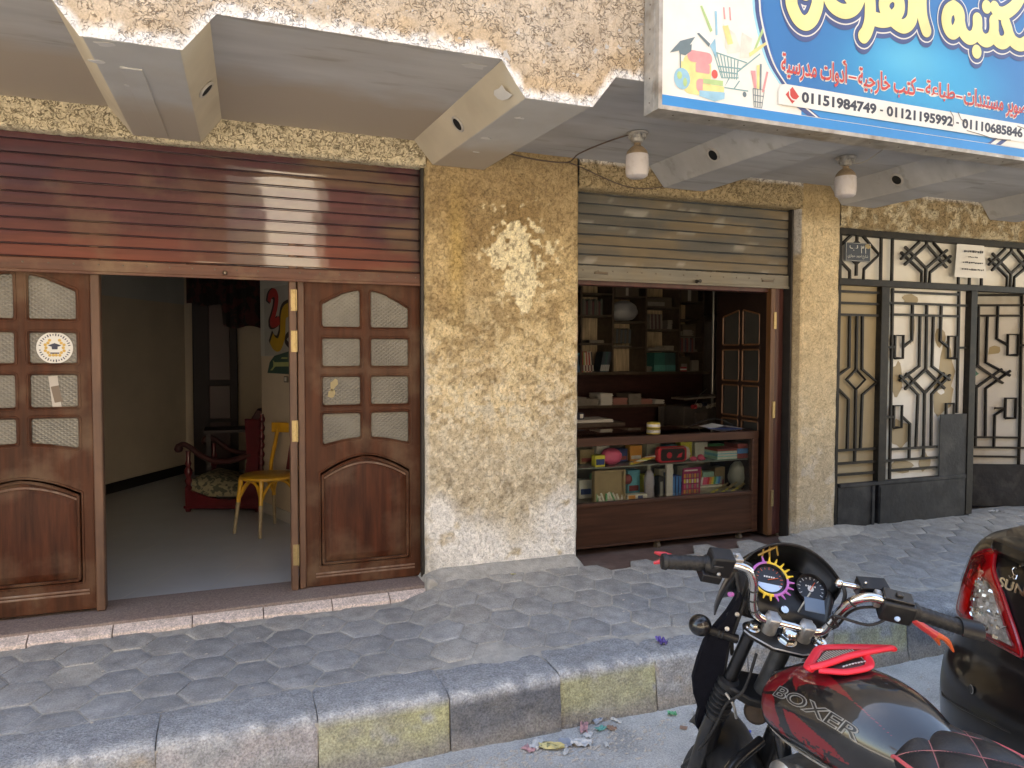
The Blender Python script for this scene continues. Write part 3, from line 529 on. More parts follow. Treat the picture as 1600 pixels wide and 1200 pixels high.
def door(name, label, x0, x1, z0, z1, y, cols, rows, panel, arch, th=.042):
    t = thing(name, label, 'door', ((x0 + x1) / 2, y, z0)); cx = (x0 + x1) / 2; hw = max(abs(cols[0][0] - cx), abs(cols[-1][1] - cx))
    up = lambda za, zc: (lambda x: zc - (zc - za) * min(1, abs(x - cx) / hw) ** 1.8)
    holes = []; panes = []
    for ri, (zb, zt) in enumerate(rows):
        for c0, c1 in cols:
            tp = up(zt, zt + arch) if ri == 0 else None; bt = up(zb, zb + arch * .42) if ri == len(rows) - 1 else None
            h = rrect(c0, c1, zb, zt, .018, tp, bt); holes.append(h); panes.append(h)
    ph = rrect(panel[0], panel[1], panel[2], panel[3], .012, up(panel[3], panel[3] + arch)); holes.append(ph)
    outer = [(x0, z0), (x1, z0), (x1, z1), (x0, z1)]
    vs, fs = slab(outer, holes, y, th, .005); MB().add(vs, fs).build('frame', MATS['door_wood'], t, ang=30)
    for h in panes:
        mb = MB(); a = [(p[0], y + .022, p[1]) for p in h]; mb.add(a + [(p[0], y + .027, p[1]) for p in h], [tuple(range(len(h))), tuple(range(2 * len(h) - 1, len(h) - 1, -1))])
        g = mb.build('pane', gm, t, smooth=False)
        mb = MB(); q = [(p[0], y + .003, p[1]) for p in h]; mb.tube(q + q[:2], .0075, 6, False); q = [(p[0] + (.006 if p[0] < sum(v[0] for v in h) / len(h) else -.006), y + .012, p[1] + (.006 if p[1] < sum(v[1] for v in h) / len(h) else -.006)) for p in h]; mb.tube(q + q[:2], .006, 6, False)
        mb.build('moulding', MATS['door_wood'], g)
    c = [(sum(p[0] for p in ph) / len(ph)), (sum(p[1] for p in ph) / len(ph))]
    def ins(k): # shrink outline by k metres
        return [(p[0] - math.copysign(min(k, abs(p[0] - c[0])), p[0] - c[0]), p[1] - math.copysign(min(k, abs(p[1] - c[1])), p[1] - c[1])) for p in ph]
    rings = [[(p[0], yy, p[1]) for p in ins(k)] for k, yy in ((0, y + .026), (.022, y + .026), (.026, y + .016), (.045, y + .013), (.062, y + .004), (.068, y + .003))]
    pn = MB().loft(rings[::-1]).build('panel', MATS['door_panel'], t, ang=25)
    mb = MB()
    for k, yy, rr in ((-.022, y - .002, .008), (-.004, y + .001, .007)):
        q = [(p[0], yy, p[1]) for p in ins(k)]; mb.tube(q + q[:2], rr, 6, False)
    mb.build('moulding', MATS['dust_highlight'] if name == 'x' else MATS['door_wood'], pn)
    mb = MB()
    for dz, dy in ((-.034, -.001), (-.052, -.001)): mb.tube([(panel[0] - .02, y + dy, panel[2] + dz), (panel[1] + .02, y + dy, panel[2] + dz)], .006, 6)
    mb.build('bead', MATS['dust_highlight'], pn)
    for k in (0,):
        arc = [(panel[0] + .03 + (panel[1] - panel[0] - .06) * q / 14, y + .004, up(panel[3], panel[3] + arch)(panel[0] + .03 + (panel[1] - panel[0] - .06) * q / 14) - .055) for q in range(15)]
        MB().tube(arc, .006, 6).build('bead', MATS['dust_highlight'], pn)
    return t
d2 = door('panelled_door', 'closed brown panelled door leaf with eight patterned glass panes, beside the golden pillar', .408, 1.08, .062, 2.02, .10,
          [(.494, .731), (.772, 1.016)], [(1.545, 1.676), (1.318, 1.50), (1.094, 1.279), (.858, 1.066)], (.478, 1.017, .165, .715), .105)
hp = MB().box(.322, .360, .075, .150, .058, 2.02).build('hinge_post', MATS['door_wood_worn'], d2, bev=.004)
MB().box(.366, .404, .085, .145, .058, 2.02).build('post', MATS['door_wood_worn'], d2, bev=.006)
for z in (1.70, 1.47, .965, .26):
    h = MB().box(.330, .356, .072, .0752, z - .06, z + .06).build('hinge', MATS['brass'], hp, bev=.001); mb = MB()
    for k in range(4): mb.lathe([(.004, 0), (.003, .002)], (.337 + .012 * (k % 2), .072, z - .045 + .03 * k), (0, -1, 0), 8)
    mb.tube([(.360, .070, z - .06), (.360, .070, z + .06)], .005, 8); mb.build('pin', MATS['brass'], h)
d1 = door('panelled_door', 'brown panelled door leaf with a round sticker on its glass, at the left edge of the photo', -1.30, -.660, .075, 2.02, .10,
          [(-1.214, -.984), (-.941, -.712)], [(1.562, 1.722), (1.338, 1.516), (1.115, 1.302), (.898, 1.080)], (-1.218, -.706, .206, .69), .085)
MB().box(-.655, -.611, .085, .155, .058, 2.02).build('post', MATS['door_wood_worn'], d1, bev=.006)
# sticker and tape on the left door's glass
M('paper_white', (.72, .71, .66), .6, var=.06); M('gold_print', (.62, .40, .10), .6); M('navy_ink', (.02, .025, .06), .5); M('grey_tape', (.42, .38, .33), .35); M('ink', (.03, .03, .035), .6); M('green_print', (.03, .16, .11), .5); M('brown_tape', (.14, .10, .07), .4)
stk = thing('sticker', 'round white sticker with a gold wreath and graduation cap on the door glass', 'sticker', (-.822, .12, 1.428))
MB().lathe([(.081, 0), (.081, .002)], (-.822, .1215, 1.428), (0, -1, 0), 40).build('disc', MATS['paper_white'], stk)
mb = MB(); c0 = Vector((-.822, .1185, 1.428))
for k in range(34):
    if k in (0, 17): continue
    a = 2 * math.pi * k / 34; u = Vector((math.cos(a), 0, math.sin(a))); v = Vector((-math.sin(a), 0, math.cos(a))); h = .0035 + .003 * ((k * 7) % 3) / 2
    mb.obox(c0 + u * .066, (u, v, (0, 1, 0)), (h, .0024, .0005))
mb.build('lettering', MATS['navy_ink'], stk, smooth=False)
mb = MB()
for sgn in (-1, 1):
    for k in range(8):
        a = R(-80 + 20 * k); u = Vector((sgn * math.cos(a), 0, math.sin(a))); mb.sph(c0 + u * (.038 + .006 * (k % 2)), .0075, (1, .05, 1), 8, 6)
mb.build('wreath', MATS['gold_print'], stk)
mb = MB().prism([(-.03, .012), (0, .024), (.03, .012), (0, 0)], c0, (1, 0, 0), (0, 0, 1), (0, -.0008, 0)).prism([(-.014, .004), (.014, .004), (.012, -.008), (-.012, -.008)], c0, (1, 0, 0), (0, 0, 1), (0, -.0007, 0)).prism([(-.02, -.024), (.02, -.024), (.02, -.03), (-.02, -.03)], c0, (1, 0, 0), (0, 0, 1), (0, -.0007, 0))
mb.build('cap', MATS['navy_ink'], stk, smooth=False)
tp = thing('tape_strip', 'strip of clear and brown tape stuck on the third pane of the left door', 'tape', (-.80, .12, 1.2))
MB().obox((-.825, .1212, 1.20), ((.1, 0, -1), (1, 0, .1), (0, 1, 0)), (.085, .02, .0005)).build('clear_tape', MATS['grey_tape'], tp, smooth=False)
MB().obox((-.818, .1200, 1.192), ((.2, 0, -1), (1, 0, .2), (0, 1, 0)), (.042, .018, .0005)).build('brown_tape', MATS['brown_tape'], tp, smooth=False)
random.seed(5); M('torn_paper', (.34, .27, .14), .8)
for k, (x, z) in enumerate(((.567, 1.225), (.561, 1.168))):
    mb = MB(); flake(mb, (x, .1215, z), (.3, 0, 1), (1, 0, -.3), .035, 9); o = mb.build('paper_scrap', MATS['torn_paper'], smooth=False)
    tag(o, ('upper' if k == 0 else 'lower') + ' of two yellowed paper scraps on the third pane of the right door', 'paper scrap', 'paper scraps on the right door')
# ------------------------------------------------------------------ iron gate
M('sheet_tan', (.36, .29, .17), .6, var=.1, vs=3, dirt=((.44, .37, .24), .5, 2)); M('sheet_cream', (.74, .72, .64), .55, var=.08, vs=3, dirt=((.50, .45, .34), .75, 2.2)); M('sheet_grey', (.56, .53, .46), .6, var=.1, dirt=((.33, .27, .18), .7, 4))
gt = thing('iron_gate', 'black wrought iron entrance gate with cream sheet backing and geometric bars', 'gate', (5.2, .05, .08)); GY = .05
def bars(mb, lines, r=.0125, f=lambda x, z: (x, GY, z)):
    for L in lines: mb.tube([f(*p) for p in L], r, 4)
    return mb
mb = MB().box(4.25, 9.0, GY - .025, GY + .03, 2.30, 2.35).box(4.25, 9.0, GY - .025, GY + .03, 1.925, 1.975).box(4.672, 4.752, GY - .03, GY + .03, .42, 1.925).box(5.642, 5.715, GY - .03, GY + .03, .09, 1.925).box(4.248, 4.278, GY - .02, GY + .02, .1, 2.3).box(6.50, 6.57, GY - .02, GY + .05, .08, 1.925)
mb.build('frame', MATS['gate_iron'], gt, bev=.003)
MB().box(4.26, 9.0, GY + .03, GY + .038, 1.975, 2.30).build('transom_sheet', MATS['sheet_cream'], gt, smooth=False)
tl = [[(4.285, 2.225), (4.382, 2.30)], [(4.382, 2.30), (4.385, 2.31)], [(4.438, 2.31), (4.438, 2.0)], [(4.497, 2.31), (4.504, 2.297), (4.665, 2.17), (4.514, 2.052), (4.512, 1.975)], [(4.285, 2.10), (4.373, 2.035), (4.375, 1.975)], [(4.682, 2.31), (4.685, 1.975)], [(4.798, 2.31), (4.80, 1.975)], [(4.50, 2.14), (4.438, 2.088), (4.37, 2.14)], [(4.50, 2.21), (4.438, 2.26), (4.37, 2.21)]]
def diam(cx):
    o = []
    for sg in (1, -1):
        X = lambda x: cx + sg * (x - 5.16)
        o += [[(X(5.08), 2.31), (X(5.081), 2.29), (X(4.89), 2.147)], [(X(5.16), 2.273), (X(4.93), 2.105)], [(X(5.117), 1.975), (X(5.115), 2.058), (X(4.889), 2.20)], [(X(5.166), 2.085), (X(4.93), 2.245)]]
    return o + [[(cx, 2.31), (cx, 2.273)], [(cx, 2.085), (cx, 1.975)]]
bars(MB(), tl + diam(5.16) + [[(5.518, 2.31), (5.525, 1.975)], [(5.65, 2.31), (5.65, 1.975)], [(5.785, 2.31), (5.79, 1.975)]] + diam(6.14) + [[(6.5, 2.31), (6.5, 1.975)]]).build('transom_grille', MATS['gate_iron'], gt, smooth=False)
sp_ = MB().box(4.275, 4.674, GY + .02, GY + .028, .42, 1.925).build('side_panel', MATS['sheet_tan'], gt, smooth=False)
bars(MB(), [[(4.285, z), (4.675, z)] for z in (1.879, 1.793, 1.705, .678, .578, .492)] + [[(4.383, 1.705), (4.386, 1.306), (4.285, 1.252)], [(4.455, 1.705), (4.458, 1.292), (4.365, 1.215), (4.46, 1.138), (4.552, 1.213), (4.458, 1.292)], [(4.46, 1.138), (4.463, .578)], [(4.51, 1.705), (4.516, 1.294), (4.672, 1.193), (4.525, 1.096), (4.518, .678)], [(4.285, 1.145), (4.388, 1.065), (4.385, .678)]]).build('grille', MATS['gate_iron'], sp_, smooth=False)
pl_ = MB().box(4.285, 4.66, GY - .02, GY + .02, .07, .40).box(4.695, 5.64, GY - .025, GY + .02, .05, .395).box(4.30, 5.64, GY - .03, GY + .01, .395, .425).build('kick_plate', MATS['gate_plinth'], gt, bev=.004)
MB().box(4.62, 4.645, GY - .03, GY - .02, .08, .39).box(4.70, 4.72, GY - .035, GY - .025, .10, .38).build('strap', MATS['gate_plinth'], pl_)
MIDL = [[(4.82, 1.893), (5.537, 1.893)], [(4.775, 1.806), (5.645, 1.806)], [(4.822, 1.717), (5.54, 1.717)], [(4.82, .664), (5.33, .664)], [(4.769, .576), (5.335, .576)], [(4.826, .497), (5.335, .497)],
        [(4.812, 1.92), (4.826, .43)], [(5.535, 1.92), (5.548, .93)], [(5.18, 1.806), (5.187, 1.291)], [(5.18, 1.10), (5.186, .578)]]
for sg in (1, -1):
    X = lambda x: 5.183 + sg * (x - 5.183)
    MIDL += [[(X(5.026), 1.806), (X(5.028), 1.519), (X(4.94), 1.467)], [(X(4.848), 1.378), (X(4.848), 1.555), (X(4.936), 1.555), (X(4.936), 1.378), (X(4.848), 1.378)], [(X(4.72 if sg < 0 else 4.776), 1.463), (X(4.845), 1.463)], [(X(5.11), 1.717), (X(5.113), 1.314), (X(4.907), 1.20)], [(X(5.187), 1.291), (X(4.965), 1.133)], [(X(5.183), 1.10), (X(4.976), 1.258)], [(X(5.10), .664), (X(5.108), 1.088), (X(4.906), 1.243)]]
MIDL += [[(4.855, .833), (4.855, 1.005), (4.94, 1.005), (4.94, .833), (4.855, .833)], [(4.774, .918), (4.853, .918)], [(4.942, .918), (5.028, .858), (5.028, .578)], [(5.425, .9), (5.425, 1.008), (5.51, 1.008), (5.51, .9)]]
dl = MB().box(4.755, 5.64, GY + .02, GY + .028, .425, 1.925).build('door_leaf', MATS['sheet_cream'], gt, smooth=False)
bars(MB(), MIDL).build('grille', MATS['gate_iron'], dl, smooth=False)
MB().box(5.336, 5.64, GY - .022, GY - .016, .412, .925).build('patch_plate', MATS['gate_plinth'], dl, bev=.002)
random.seed(8); mb = MB()
for pk_, (x, z, rx, rz) in enumerate(((5.05, 1.62, .035, .13), (4.90, 1.22, .06, .14), (5.43, 1.27, .10, .22), (5.40, 1.06, .13, .16), (4.95, .78, .11, .12), (4.97, .52, .13, .06), (5.22, .54, .06, .07), (5.35, 1.55, .06, .08), (5.02, 1.84, .08, .04))):
    n = 13; mb = MB(); mb.prism([(rx * (.7 + .5 * random.random()) * math.cos(2 * math.pi * k / n), rz * (.7 + .5 * random.random()) * math.sin(2 * math.pi * k / n)) for k in range(n)], (x, GY + .0195 - .0003 * pk_, z), (1, 0, 0), (0, 0, 1), (0, -.001, 0)); mb.build('peeled_patch', MATS['sheet_tan'], dl, smooth=False)
ld = Vector((.902, -.432, 0)); lc = Vector((6.09, .285, 0))
def lf(x, z, d=0): p = lc + ld * (x - 5.183) + Vector((-ld.y, ld.x, 0)) * d; return (p.x, p.y, z)
mb = MB(); mb.loft([[lf(4.76, z, d) for z, d in ((.45, .02), (.45, .028), (1.955, .028), (1.955, .02))], [lf(5.62, z, d) for z, d in ((.45, .02), (.45, .028), (1.955, .028), (1.955, .02))]])
dl2 = mb.build('door_leaf', MATS['sheet_grey'], gt, smooth=False); tag(dl2, 'right gate leaf standing ajar, swung inwards')
up_ = lambda z: .45 + (z - .43) * (1.955 - .45) / (1.925 - .43)
bars(MB(), [[(x, up_(z)) for x, z in L] for L in MIDL[:-1] + [[(5.425, .833), (5.425, 1.005), (5.51, 1.005), (5.51, .833), (5.425, .833)], [(5.338, .918), (5.425, .918)], [(5.34, .578), (5.34, .858), (5.425, .918)], [(5.33, .664), (5.54, .664)], [(5.33, .576), (5.6, .576)], [(5.33, .497), (5.54, .497)], [(5.55, .93), (5.55, .43)]]], f=lambda x, z: lf(x, z)).build('grille', MATS['gate_iron'], dl2, smooth=False)
mb = MB()
for a, b in ((.08, .45),): mb.loft([[lf(4.74, z, d) for z, d in ((a, -.02), (a, .03), (b, .03), (b, -.02))], [lf(5.64, z, d) for z, d in ((a, -.02), (a, .03), (b, .03), (b, -.02))]])
mb.build('kick_plate', MATS['gate_plinth'], dl2, bev=.003)
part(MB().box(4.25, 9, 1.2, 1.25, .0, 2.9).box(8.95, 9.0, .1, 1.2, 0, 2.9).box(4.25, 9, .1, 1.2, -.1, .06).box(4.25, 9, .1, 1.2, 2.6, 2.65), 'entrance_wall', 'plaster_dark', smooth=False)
# number plate and notice on the gate
M('plate_blue', (.018, .03, .05), .35, var=.2, vs=30); M('enamel_white', (.62, .62, .56), .45)
npl = thing('number_plate', 'small dark blue house number plate with white Arabic lettering on the gate transom', 'sign', (4.42, .02, 2.17))
MB().box(4.297, 4.545, .018, .024, 2.103, 2.243).build('plate', MATS['plate_blue'], npl, bev=.002)
mb = MB()
for a, b in (((4.302, 2.108), (4.540, 2.108)), ((4.540, 2.108), (4.540, 2.238)), ((4.540, 2.238), (4.302, 2.238)), ((4.302, 2.238), (4.302, 2.108))): mb.tube([(a[0], .017, a[1]), (b[0], .017, b[1])], .0015, 4)
text_on(mb, 'ﺏ', (4.335, .0168, 2.182), (1, 0, 0), (0, 0, 1), width=.082, height=.042, lift=0); text_on(mb, '٣', (4.445, .0168, 2.165), (1, 0, 0), (0, 0, 1), width=.032, height=.058); text_on(mb, '٢', (4.486, .0168, 2.165), (1, 0, 0), (0, 0, 1), width=.026, height=.058)
text_on(mb, arabic('شارع احمد حجازي'), (4.318, .0168, 2.122), (1, 0, 0), (0, 0, 1), width=.20, height=.034); mb.build('lettering', MATS['enamel_white'], npl, smooth=False)
mb = MB(); random.seed(2); flake(mb, (4.512, .0165, 2.222), (1, 0, 0), (0, 0, 1), .03); mb.build('paper_scrap', MATS['torn_paper'], npl, smooth=False)
ntc = thing('notice', 'white printed paper notice taped to the gate transom bars', 'notice', (5.62, .02, 2.16))
P = np.zeros((9, 9, 3))
for i in range(9):
    for j in range(9):
        u, v = i / 8, j / 8; P[i, j] = ((5.443 + .02 * v) * (1 - u) + (5.80 - .025 * v) * u, .022 + .006 * math.sin(u * 7) * math.sin(v * 3) - .012 * (1 - v) * (u > .8), 2.03 + .265 * v)
MB().grid(P).build('sheet', MATS['paper_white'], ntc)
mb = MB(); random.seed(6)
for z, hh, x0, x1 in ((2.24, .011, 5.53, 5.74), (2.195, .006, 5.58, 5.69), (2.15, .008, 5.52, 5.75), (2.095, .008, 5.51, 5.76)):
    x = x0
    while x < x1:
        w = random.uniform(.008, .022); mb.box(x, x + w, .0105, .0112, z - hh * random.uniform(.3, 1), z + hh * random.uniform(.3, 1)); x += w + random.uniform(.003, .009)
mb.build('lettering', MATS['ink'], ntc, smooth=False)
random.seed(9)
for nm, lab, p, r, m, ux in (('paper_scrap', 'small white paper scrap stuck on the middle gate panel near its black patch', (5.385, GY + .018, 1.105), .045, 'paper_white', (1, 0, 0)), ('paper_scrap', 'ochre torn paper patch stuck on the right gate leaf', lf(5.33, 1.44, .018), .07, 'torn_paper', tuple(ld)), ('sticker', 'small green sticker on the open right gate leaf', lf(5.17, 1.24, .017), .05, 'green_print', tuple(ld))):
    mb = MB(); flake(mb, p, ux, (0, 0, 1), r, 8 if nm == 'paper_scrap' else 4, .001); tag(mb.build(nm, MATS[m], smooth=False), lab, 'paper scrap' if nm == 'paper_scrap' else 'sticker')
# ------------------------------------------------------------------ shop sign
M('sign_face', attr=True, rough=.35, var=.05, vs=3); M('sign_white', (.80, .79, .73), .4, var=.06, vs=4, dirt=((.62, .56, .42), .35, 3)); M('sign_blue', (.03, .26, .60), .4, var=.08, vs=4)
M('alu_frame', (.46, .43, .38), .45, metal=.35, var=.3, vs=14, dirt=((.2, .15, .1), .7, 9)); M('sign_navy', (.07, .105, .25), .4); M('sign_deep', (.07, .20, .50), .4); M('sign_cyan', (.35, .68, .80), .4)
M('sign_yellow', (.83, .76, .34), .4); M('sign_red', (.60, .075, .06), .4); M('sign_ink', (.045, .05, .065), .45)
sg = thing('shop_sign', 'blue and white bookshop signboard with yellow Arabic lettering fixed to the canopy edge', 'shop sign', (3.2, -1.3, 2.52))
SX, SY, SZ = 1.824, -1.33, 2.52; SU, SV = 2.85, .98
def sp3(u, v, l=0): return (SX + u, SY - l, SZ + v)
mb = MB().box(SX - .004, SX + SU, SY + .012, SY + .115, SZ + .001, SZ + SV); mb.build('box', MATS['alu_frame'], sg)
mb = MB().box(SX - .014, SX + .006, SY - .006, SY + .118, SZ - .018, SZ + SV + .01).box(SX + .006, SX + SU, SY - .006, SY + .118, SZ - .018, SZ + .002).box(SX + .006, SX + SU, SY - .004, SY + .118, SZ + SV, SZ + SV + .018).box(SX - .016, SX - .0135, SY + .03, SY + .05, SZ - .018, SZ + SV)
fr = mb.build('frame', MATS['alu_frame'], sg, bev=.003); mb = MB()
for k in range(9): mb.lathe([(.004, 0), (.003, .002)], (SX - .014, SY + .07, SZ + .03 + k * .11), (-1, 0, 0), 8)
for k in range(14): mb.lathe([(.005, 0), (.003, .002)], (SX + .1 + k * .2, SY + .05, SZ - .018), (0, 0, -1), 8)
mb.build('screws', MATS['screw'], fr)
MB().box(SX + .006, SX + SU, SY, SY + .012, SZ + .002, SZ + SV).build('face', MATS['sign_white'], sg)
arc = [(.545, .98), (.53, .80), (.53, .66), (.548, .551), (.556, .487), (.585, .391), (.622, .300), (.660, .242), (.715, .184)]
arc = [tuple(p)[:2] for p in smoothpts([(a, b, 0) for a, b in arc], 5)]
def band(off, l, m, name): # region right of the arc, shifted left by off
    poly = [(u - off, v) for u, v in arc] + [(.74, .180), (SU, .180), (SU, .98)]
    MB().prism([(u, v) for u, v in poly], sp3(0, 0, .0002 + l), (1, 0, 0), (0, 0, 1), (0, -.0006, 0)).build(name, MATS[m], sg, smooth=False)
band(.052, 0, 'sign_cyan', 'border_band'); band(.038, .001, 'sign_navy', 'border_band'); band(.016, .002, 'sign_white', 'border_band'); band(.006, .003, 'sign_deep', 'border_band')
us = np.linspace(0, 1, 60); vv = np.linspace(.181, .979, 40); al = np.interp(vv, [p[1] for p in arc[::-1]], [p[0] for p in arc[::-1]]) + .004
U = al[None, :] + (SU - .002 - al[None, :]) * us[:, None]; V = np.repeat(vv[None], 60, 0)
g = np.exp(-((U - 1.62) / .62) ** 2 - ((V - .34) / .26) ** 2); C = mixc((.035, .19, .46), (.03, .36, .64), sst(.1, .9, g)); C = mixc(C, (.12, .54, .74), .6 * np.exp(-((U - 1.5) / .22) ** 2 - ((V - .42) / .10) ** 2))
MB().grid(np.stack([SX + U, np.full_like(U, SY - .0052), SZ + V], -1), C).build('blue_field', MATS['sign_face'], sg, fixn=False, smooth=False)
MB().prism([(.006, .003), (SU, .003), (SU, .049), (.006, .049)], sp3(0, 0, .0002), (1, 0, 0), (0, 0, 1), (0, -.0006, 0)).build('blue_strip', MATS['sign_blue'], sg, smooth=False)
# phone bar
pb = [(.655, .13)] + [(.70 + .05 * math.cos(R(a)), .135 + .05 * math.sin(R(a))) for a in (160, 130, 110, 90)] + [(SU, .185), (SU, .085), (.655, .085)]
MB().prism(pb, sp3(0, 0, .0056), (1, 0, 0), (0, 0, 1), (0, -.0006, 0)).build('phone_bar', MATS['sign_white'], sg, smooth=False)
MB().prism([(.80, .0515), (SU, .0515), (SU, .086), (.80, .086)], sp3(0, 0, .0010), (1, 0, 0), (0, 0, 1), (0, -.0004, 0)).build('blue_strip', MATS['sign_blue'], sg, smooth=False)
for a, b, m in ((.770, .822, 'sign_navy'), (.822, .838, 'sign_white'), (.838, .852, 'sign_navy')): MB().prism([(a, .086), (b, .086), (b + .068, .0515), (a + .068, .0515)], sp3(0, 0, .0018), (1, 0, 0), (0, 0, 1), (0, -.0004, 0)).build('stripe', MATS[m], sg, smooth=False)
for a, b, m in ((2.103, 2.125, 'sign_navy'), (2.125, 2.165, 'sign_white'), (2.165, 2.205, 'sign_navy'), (2.205, 2.60, 'sign_white')): MB().prism([(a, .0515), (b, .0515), (b + .055, .086), (a + .055, .086)], sp3(0, 0, .0022), (1, 0, 0), (0, 0, 1), (0, -.0004, 0)).build('stripe', MATS[m], sg, smooth=False)
MB().prism([(.697, .135), (.738, .096), (.779, .135), (.738, .176)], sp3(0, 0, .0066), (1, 0, 0), (0, 0, 1), (0, -.0006, 0)).build('phone_badge', MATS['sign_red'], sg, bev=.004, smooth=False)
def strokes(mb, paths, hw, l, flat=.014, dv=0, k=6):
    for p in paths:
        q = smoothpts([sp3(u, v + dv, l) for u, v in p], k) if len(p) > 2 else [Vector(sp3(u, v + dv, l)) for u, v in p]
        d0, d1 = (q[0] - q[1]).normalized(), (q[-1] - q[-2]).normalized(); hd = [(math.sin(R(a)), math.cos(R(a))) for a in (80, 60, 40, 20)]
        pts = [q[0] + d0 * hw * s for s, c in hd] + q + [q[-1] + d1 * hw * s for s, c in hd[::-1]]; rr = [hw * c for s, c in hd] + [hw] * len(q) + [hw * c for s, c in hd[::-1]]
        mb.tube(pts, rr, 8, True, nrm=(0, -1, 0), flat=flat)
    return mb
strokes(MB(), [[(.720, .155), (.722, .132), (.738, .117), (.758, .115)]], .0034, .0076).build('handset', MATS['sign_white'], sg)
for tx_, u0_, u1_ in (('01151984749', .799, 1.275), ('01121195992', 1.352, 1.822), ('01110685846', 1.900, 2.372)):
    mb = MB(); text_on(mb, tx_, sp3(u0_, .112, .0068), (1, 0, 0), (0, 0, 1), width=u1_ - u0_, height=.047, offset=.042, fit=text_geo(tx_)[0]); mb.build('lettering', MATS['sign_ink'], sg, smooth=False)
for u0_ in (1.303, 1.850): MB().prism([(u0_, .129), (u0_ + .020, .129), (u0_ + .020, .137), (u0_, .137)], sp3(0, 0, .0068), (1, 0, 0), (0, 0, 1), (0, -.0004, 0)).build('dash', MATS['sign_ink'], sg, smooth=False)
for words, u0, u1 in (('ادوات مدرسية', .668, 1.075), (None, 1.088, 1.142), ('كتب خارجية', 1.152, 1.545), (None, 1.553, 1.605), ('طباعة', 1.618, 1.832), (None, 1.842, 1.892), ('تصوير مستندات', 1.905, 2.43)):
    if words is None:
        for hw, l, m in ((.0105, .0060, 'sign_white'), (.0045, .0072, 'sign_red')): MB().prism([(u0 + .006 - hw, .272 - hw), (u1 - .006 + hw, .272 - hw), (u1 - .006 + hw, .272 + hw), (u0 + .006 - hw, .272 + hw)], sp3(0, 0, l), (1, 0, 0), (0, 0, 1), (0, -.0004, 0)).build('dash', MATS[m], sg, smooth=False)
        continue
    a = arabic(words); fit = text_geo(a)[0]; lo = .212 if 'ر' in words else .235; hi = .328
    for off, l, m in ((.060, .0060, 'sign_white'), (.018, .0085, 'sign_red')):
        mb = MB(); text_on(mb, a, sp3(u0, lo, l), (1, 0, 0), (0, 0, 1), width=u1 - u0, height=hi - lo, offset=off, fit=fit)
        for i in range(len(mb.v)): x, y, z = mb.v[i]; mb.v[i] = (x, y - .0004 * ((i * 7919) % 13) / 13, z)
        mb.build('lettering', MATS[m], sg, smooth=False)
for hw, l, m in ((.0125, .0061, 'sign_white'), (.0062, .0088, 'sign_red')):
    strokes(MB(), [[(1.7825, .262), (1.7825, .296), (1.7825, .326)], [(1.053, .338), (1.064, .345), (1.058, .332), (1.070, .330)]], hw * .75, l).build('lettering', MATS[m], sg)
# big yellow title, strokes traced as lettering on the board
TT = [[(.713, .70), (.718, .587), (.728, .548), (.761, .503), (.805, .488), (.848, .517), (.874, .572), (.881, .616), (.880, .70)],
      [(.938, .66), (.962, .613), (1.001, .590), (1.053, .585), (1.104, .607), (1.137, .647), (1.150, .70), (1.10, .76), (1.04, .72), (1.08, .66)],
      [(1.205, .74), (1.215, .674), (1.219, .622), (1.216, .561), (1.199, .512), (1.178, .484)],
      [(1.230, .583), (1.286, .580), (1.334, .590), (1.381, .614), (1.415, .656), (1.408, .705), (1.363, .722), (1.318, .690), (1.315, .640), (1.362, .603), (1.409, .580), (1.452, .577), (1.493, .606), (1.510, .658), (1.508, .80)],
      [(1.567, .80), (1.569, .713), (1.577, .655), (1.593, .612), (1.608, .582)],
      [(1.806, .735), (1.764, .706), (1.752, .656), (1.770, .614), (1.802, .600), (1.836, .627), (1.853, .679), (1.844, .718), (1.806, .735)],
      [(1.835, .72), (1.853, .672), (1.876, .618), (1.922, .592), (1.966, .610), (1.986, .655), (1.985, .700)],
      [(1.986, .655), (2.006, .614), (2.051, .597), (2.096, .618), (2.115, .662), (2.113, .712)],
      [(2.115, .662), (2.138, .617), (2.182, .606), (2.222, .628), (2.232, .672), (2.205, .722)],
      [(2.234, .666), (2.272, .627), (2.332, .617), (2.388, .649), (2.429, .705), (2.47, .73), (2.50, .69), (2.44, .66)],
      [(2.115, .785), (2.141, .764), (2.190, .766), (2.252, .801), (2.30, .847), (2.333, .906)], [(1.986, .527), (1.9865, .529)], [(2.053, .778), (2.0535, .7785)], [(.80, .63), (.8005, .632)], [(1.02, .83), (1.021, .83)]]
for hw, l, dv, m in ((.056, .0066, -.032, 'sign_navy'), (.0640, .0074, 0, 'sign_white'), (.0575, .0086, 0, 'sign_navy'), (.0395, .0098, 0, 'sign_ink'), (.0365, .0106, 0, 'sign_yellow')):
    strokes(MB(), TT, hw, l, dv=dv).build('title_lettering', MATS[m], sg)
# clip art of school things, printed flat on the white field
def flatp(name, polys, m, l=.0006):
    for k, p in enumerate(polys): MB().prism(p, sp3(0, 0, l + .00012 * (k % 4)), (1, 0, 0), (0, 0, 1), (0, -.0003, 0)).build(name[:-1] if name in ('pencils', 'books', 'papers') else name, m if not isinstance(m, str) else MATS[m], sg, smooth=False)
for n, c in (('pt_pink', (.75, .34, .34)), ('pt_yellow', (.80, .70, .30)), ('pt_grey', (.16, .22, .24)), ('pt_globe', (.30, .55, .68)), ('pt_green', (.45, .62, .28)), ('pt_teal', (.22, .40, .40)), ('pt_pale', (.74, .72, .62)), ('pt_red', (.70, .12, .10)), ('pt_orange', (.75, .42, .16))): M(n, c, .4, var=.12, vs=20)
def ell(cu_, cv_, a, b, n=20): return [(cu_ + a * math.cos(2 * math.pi * k / n), cv_ + b * math.sin(2 * math.pi * k / n)) for k in range(n)]
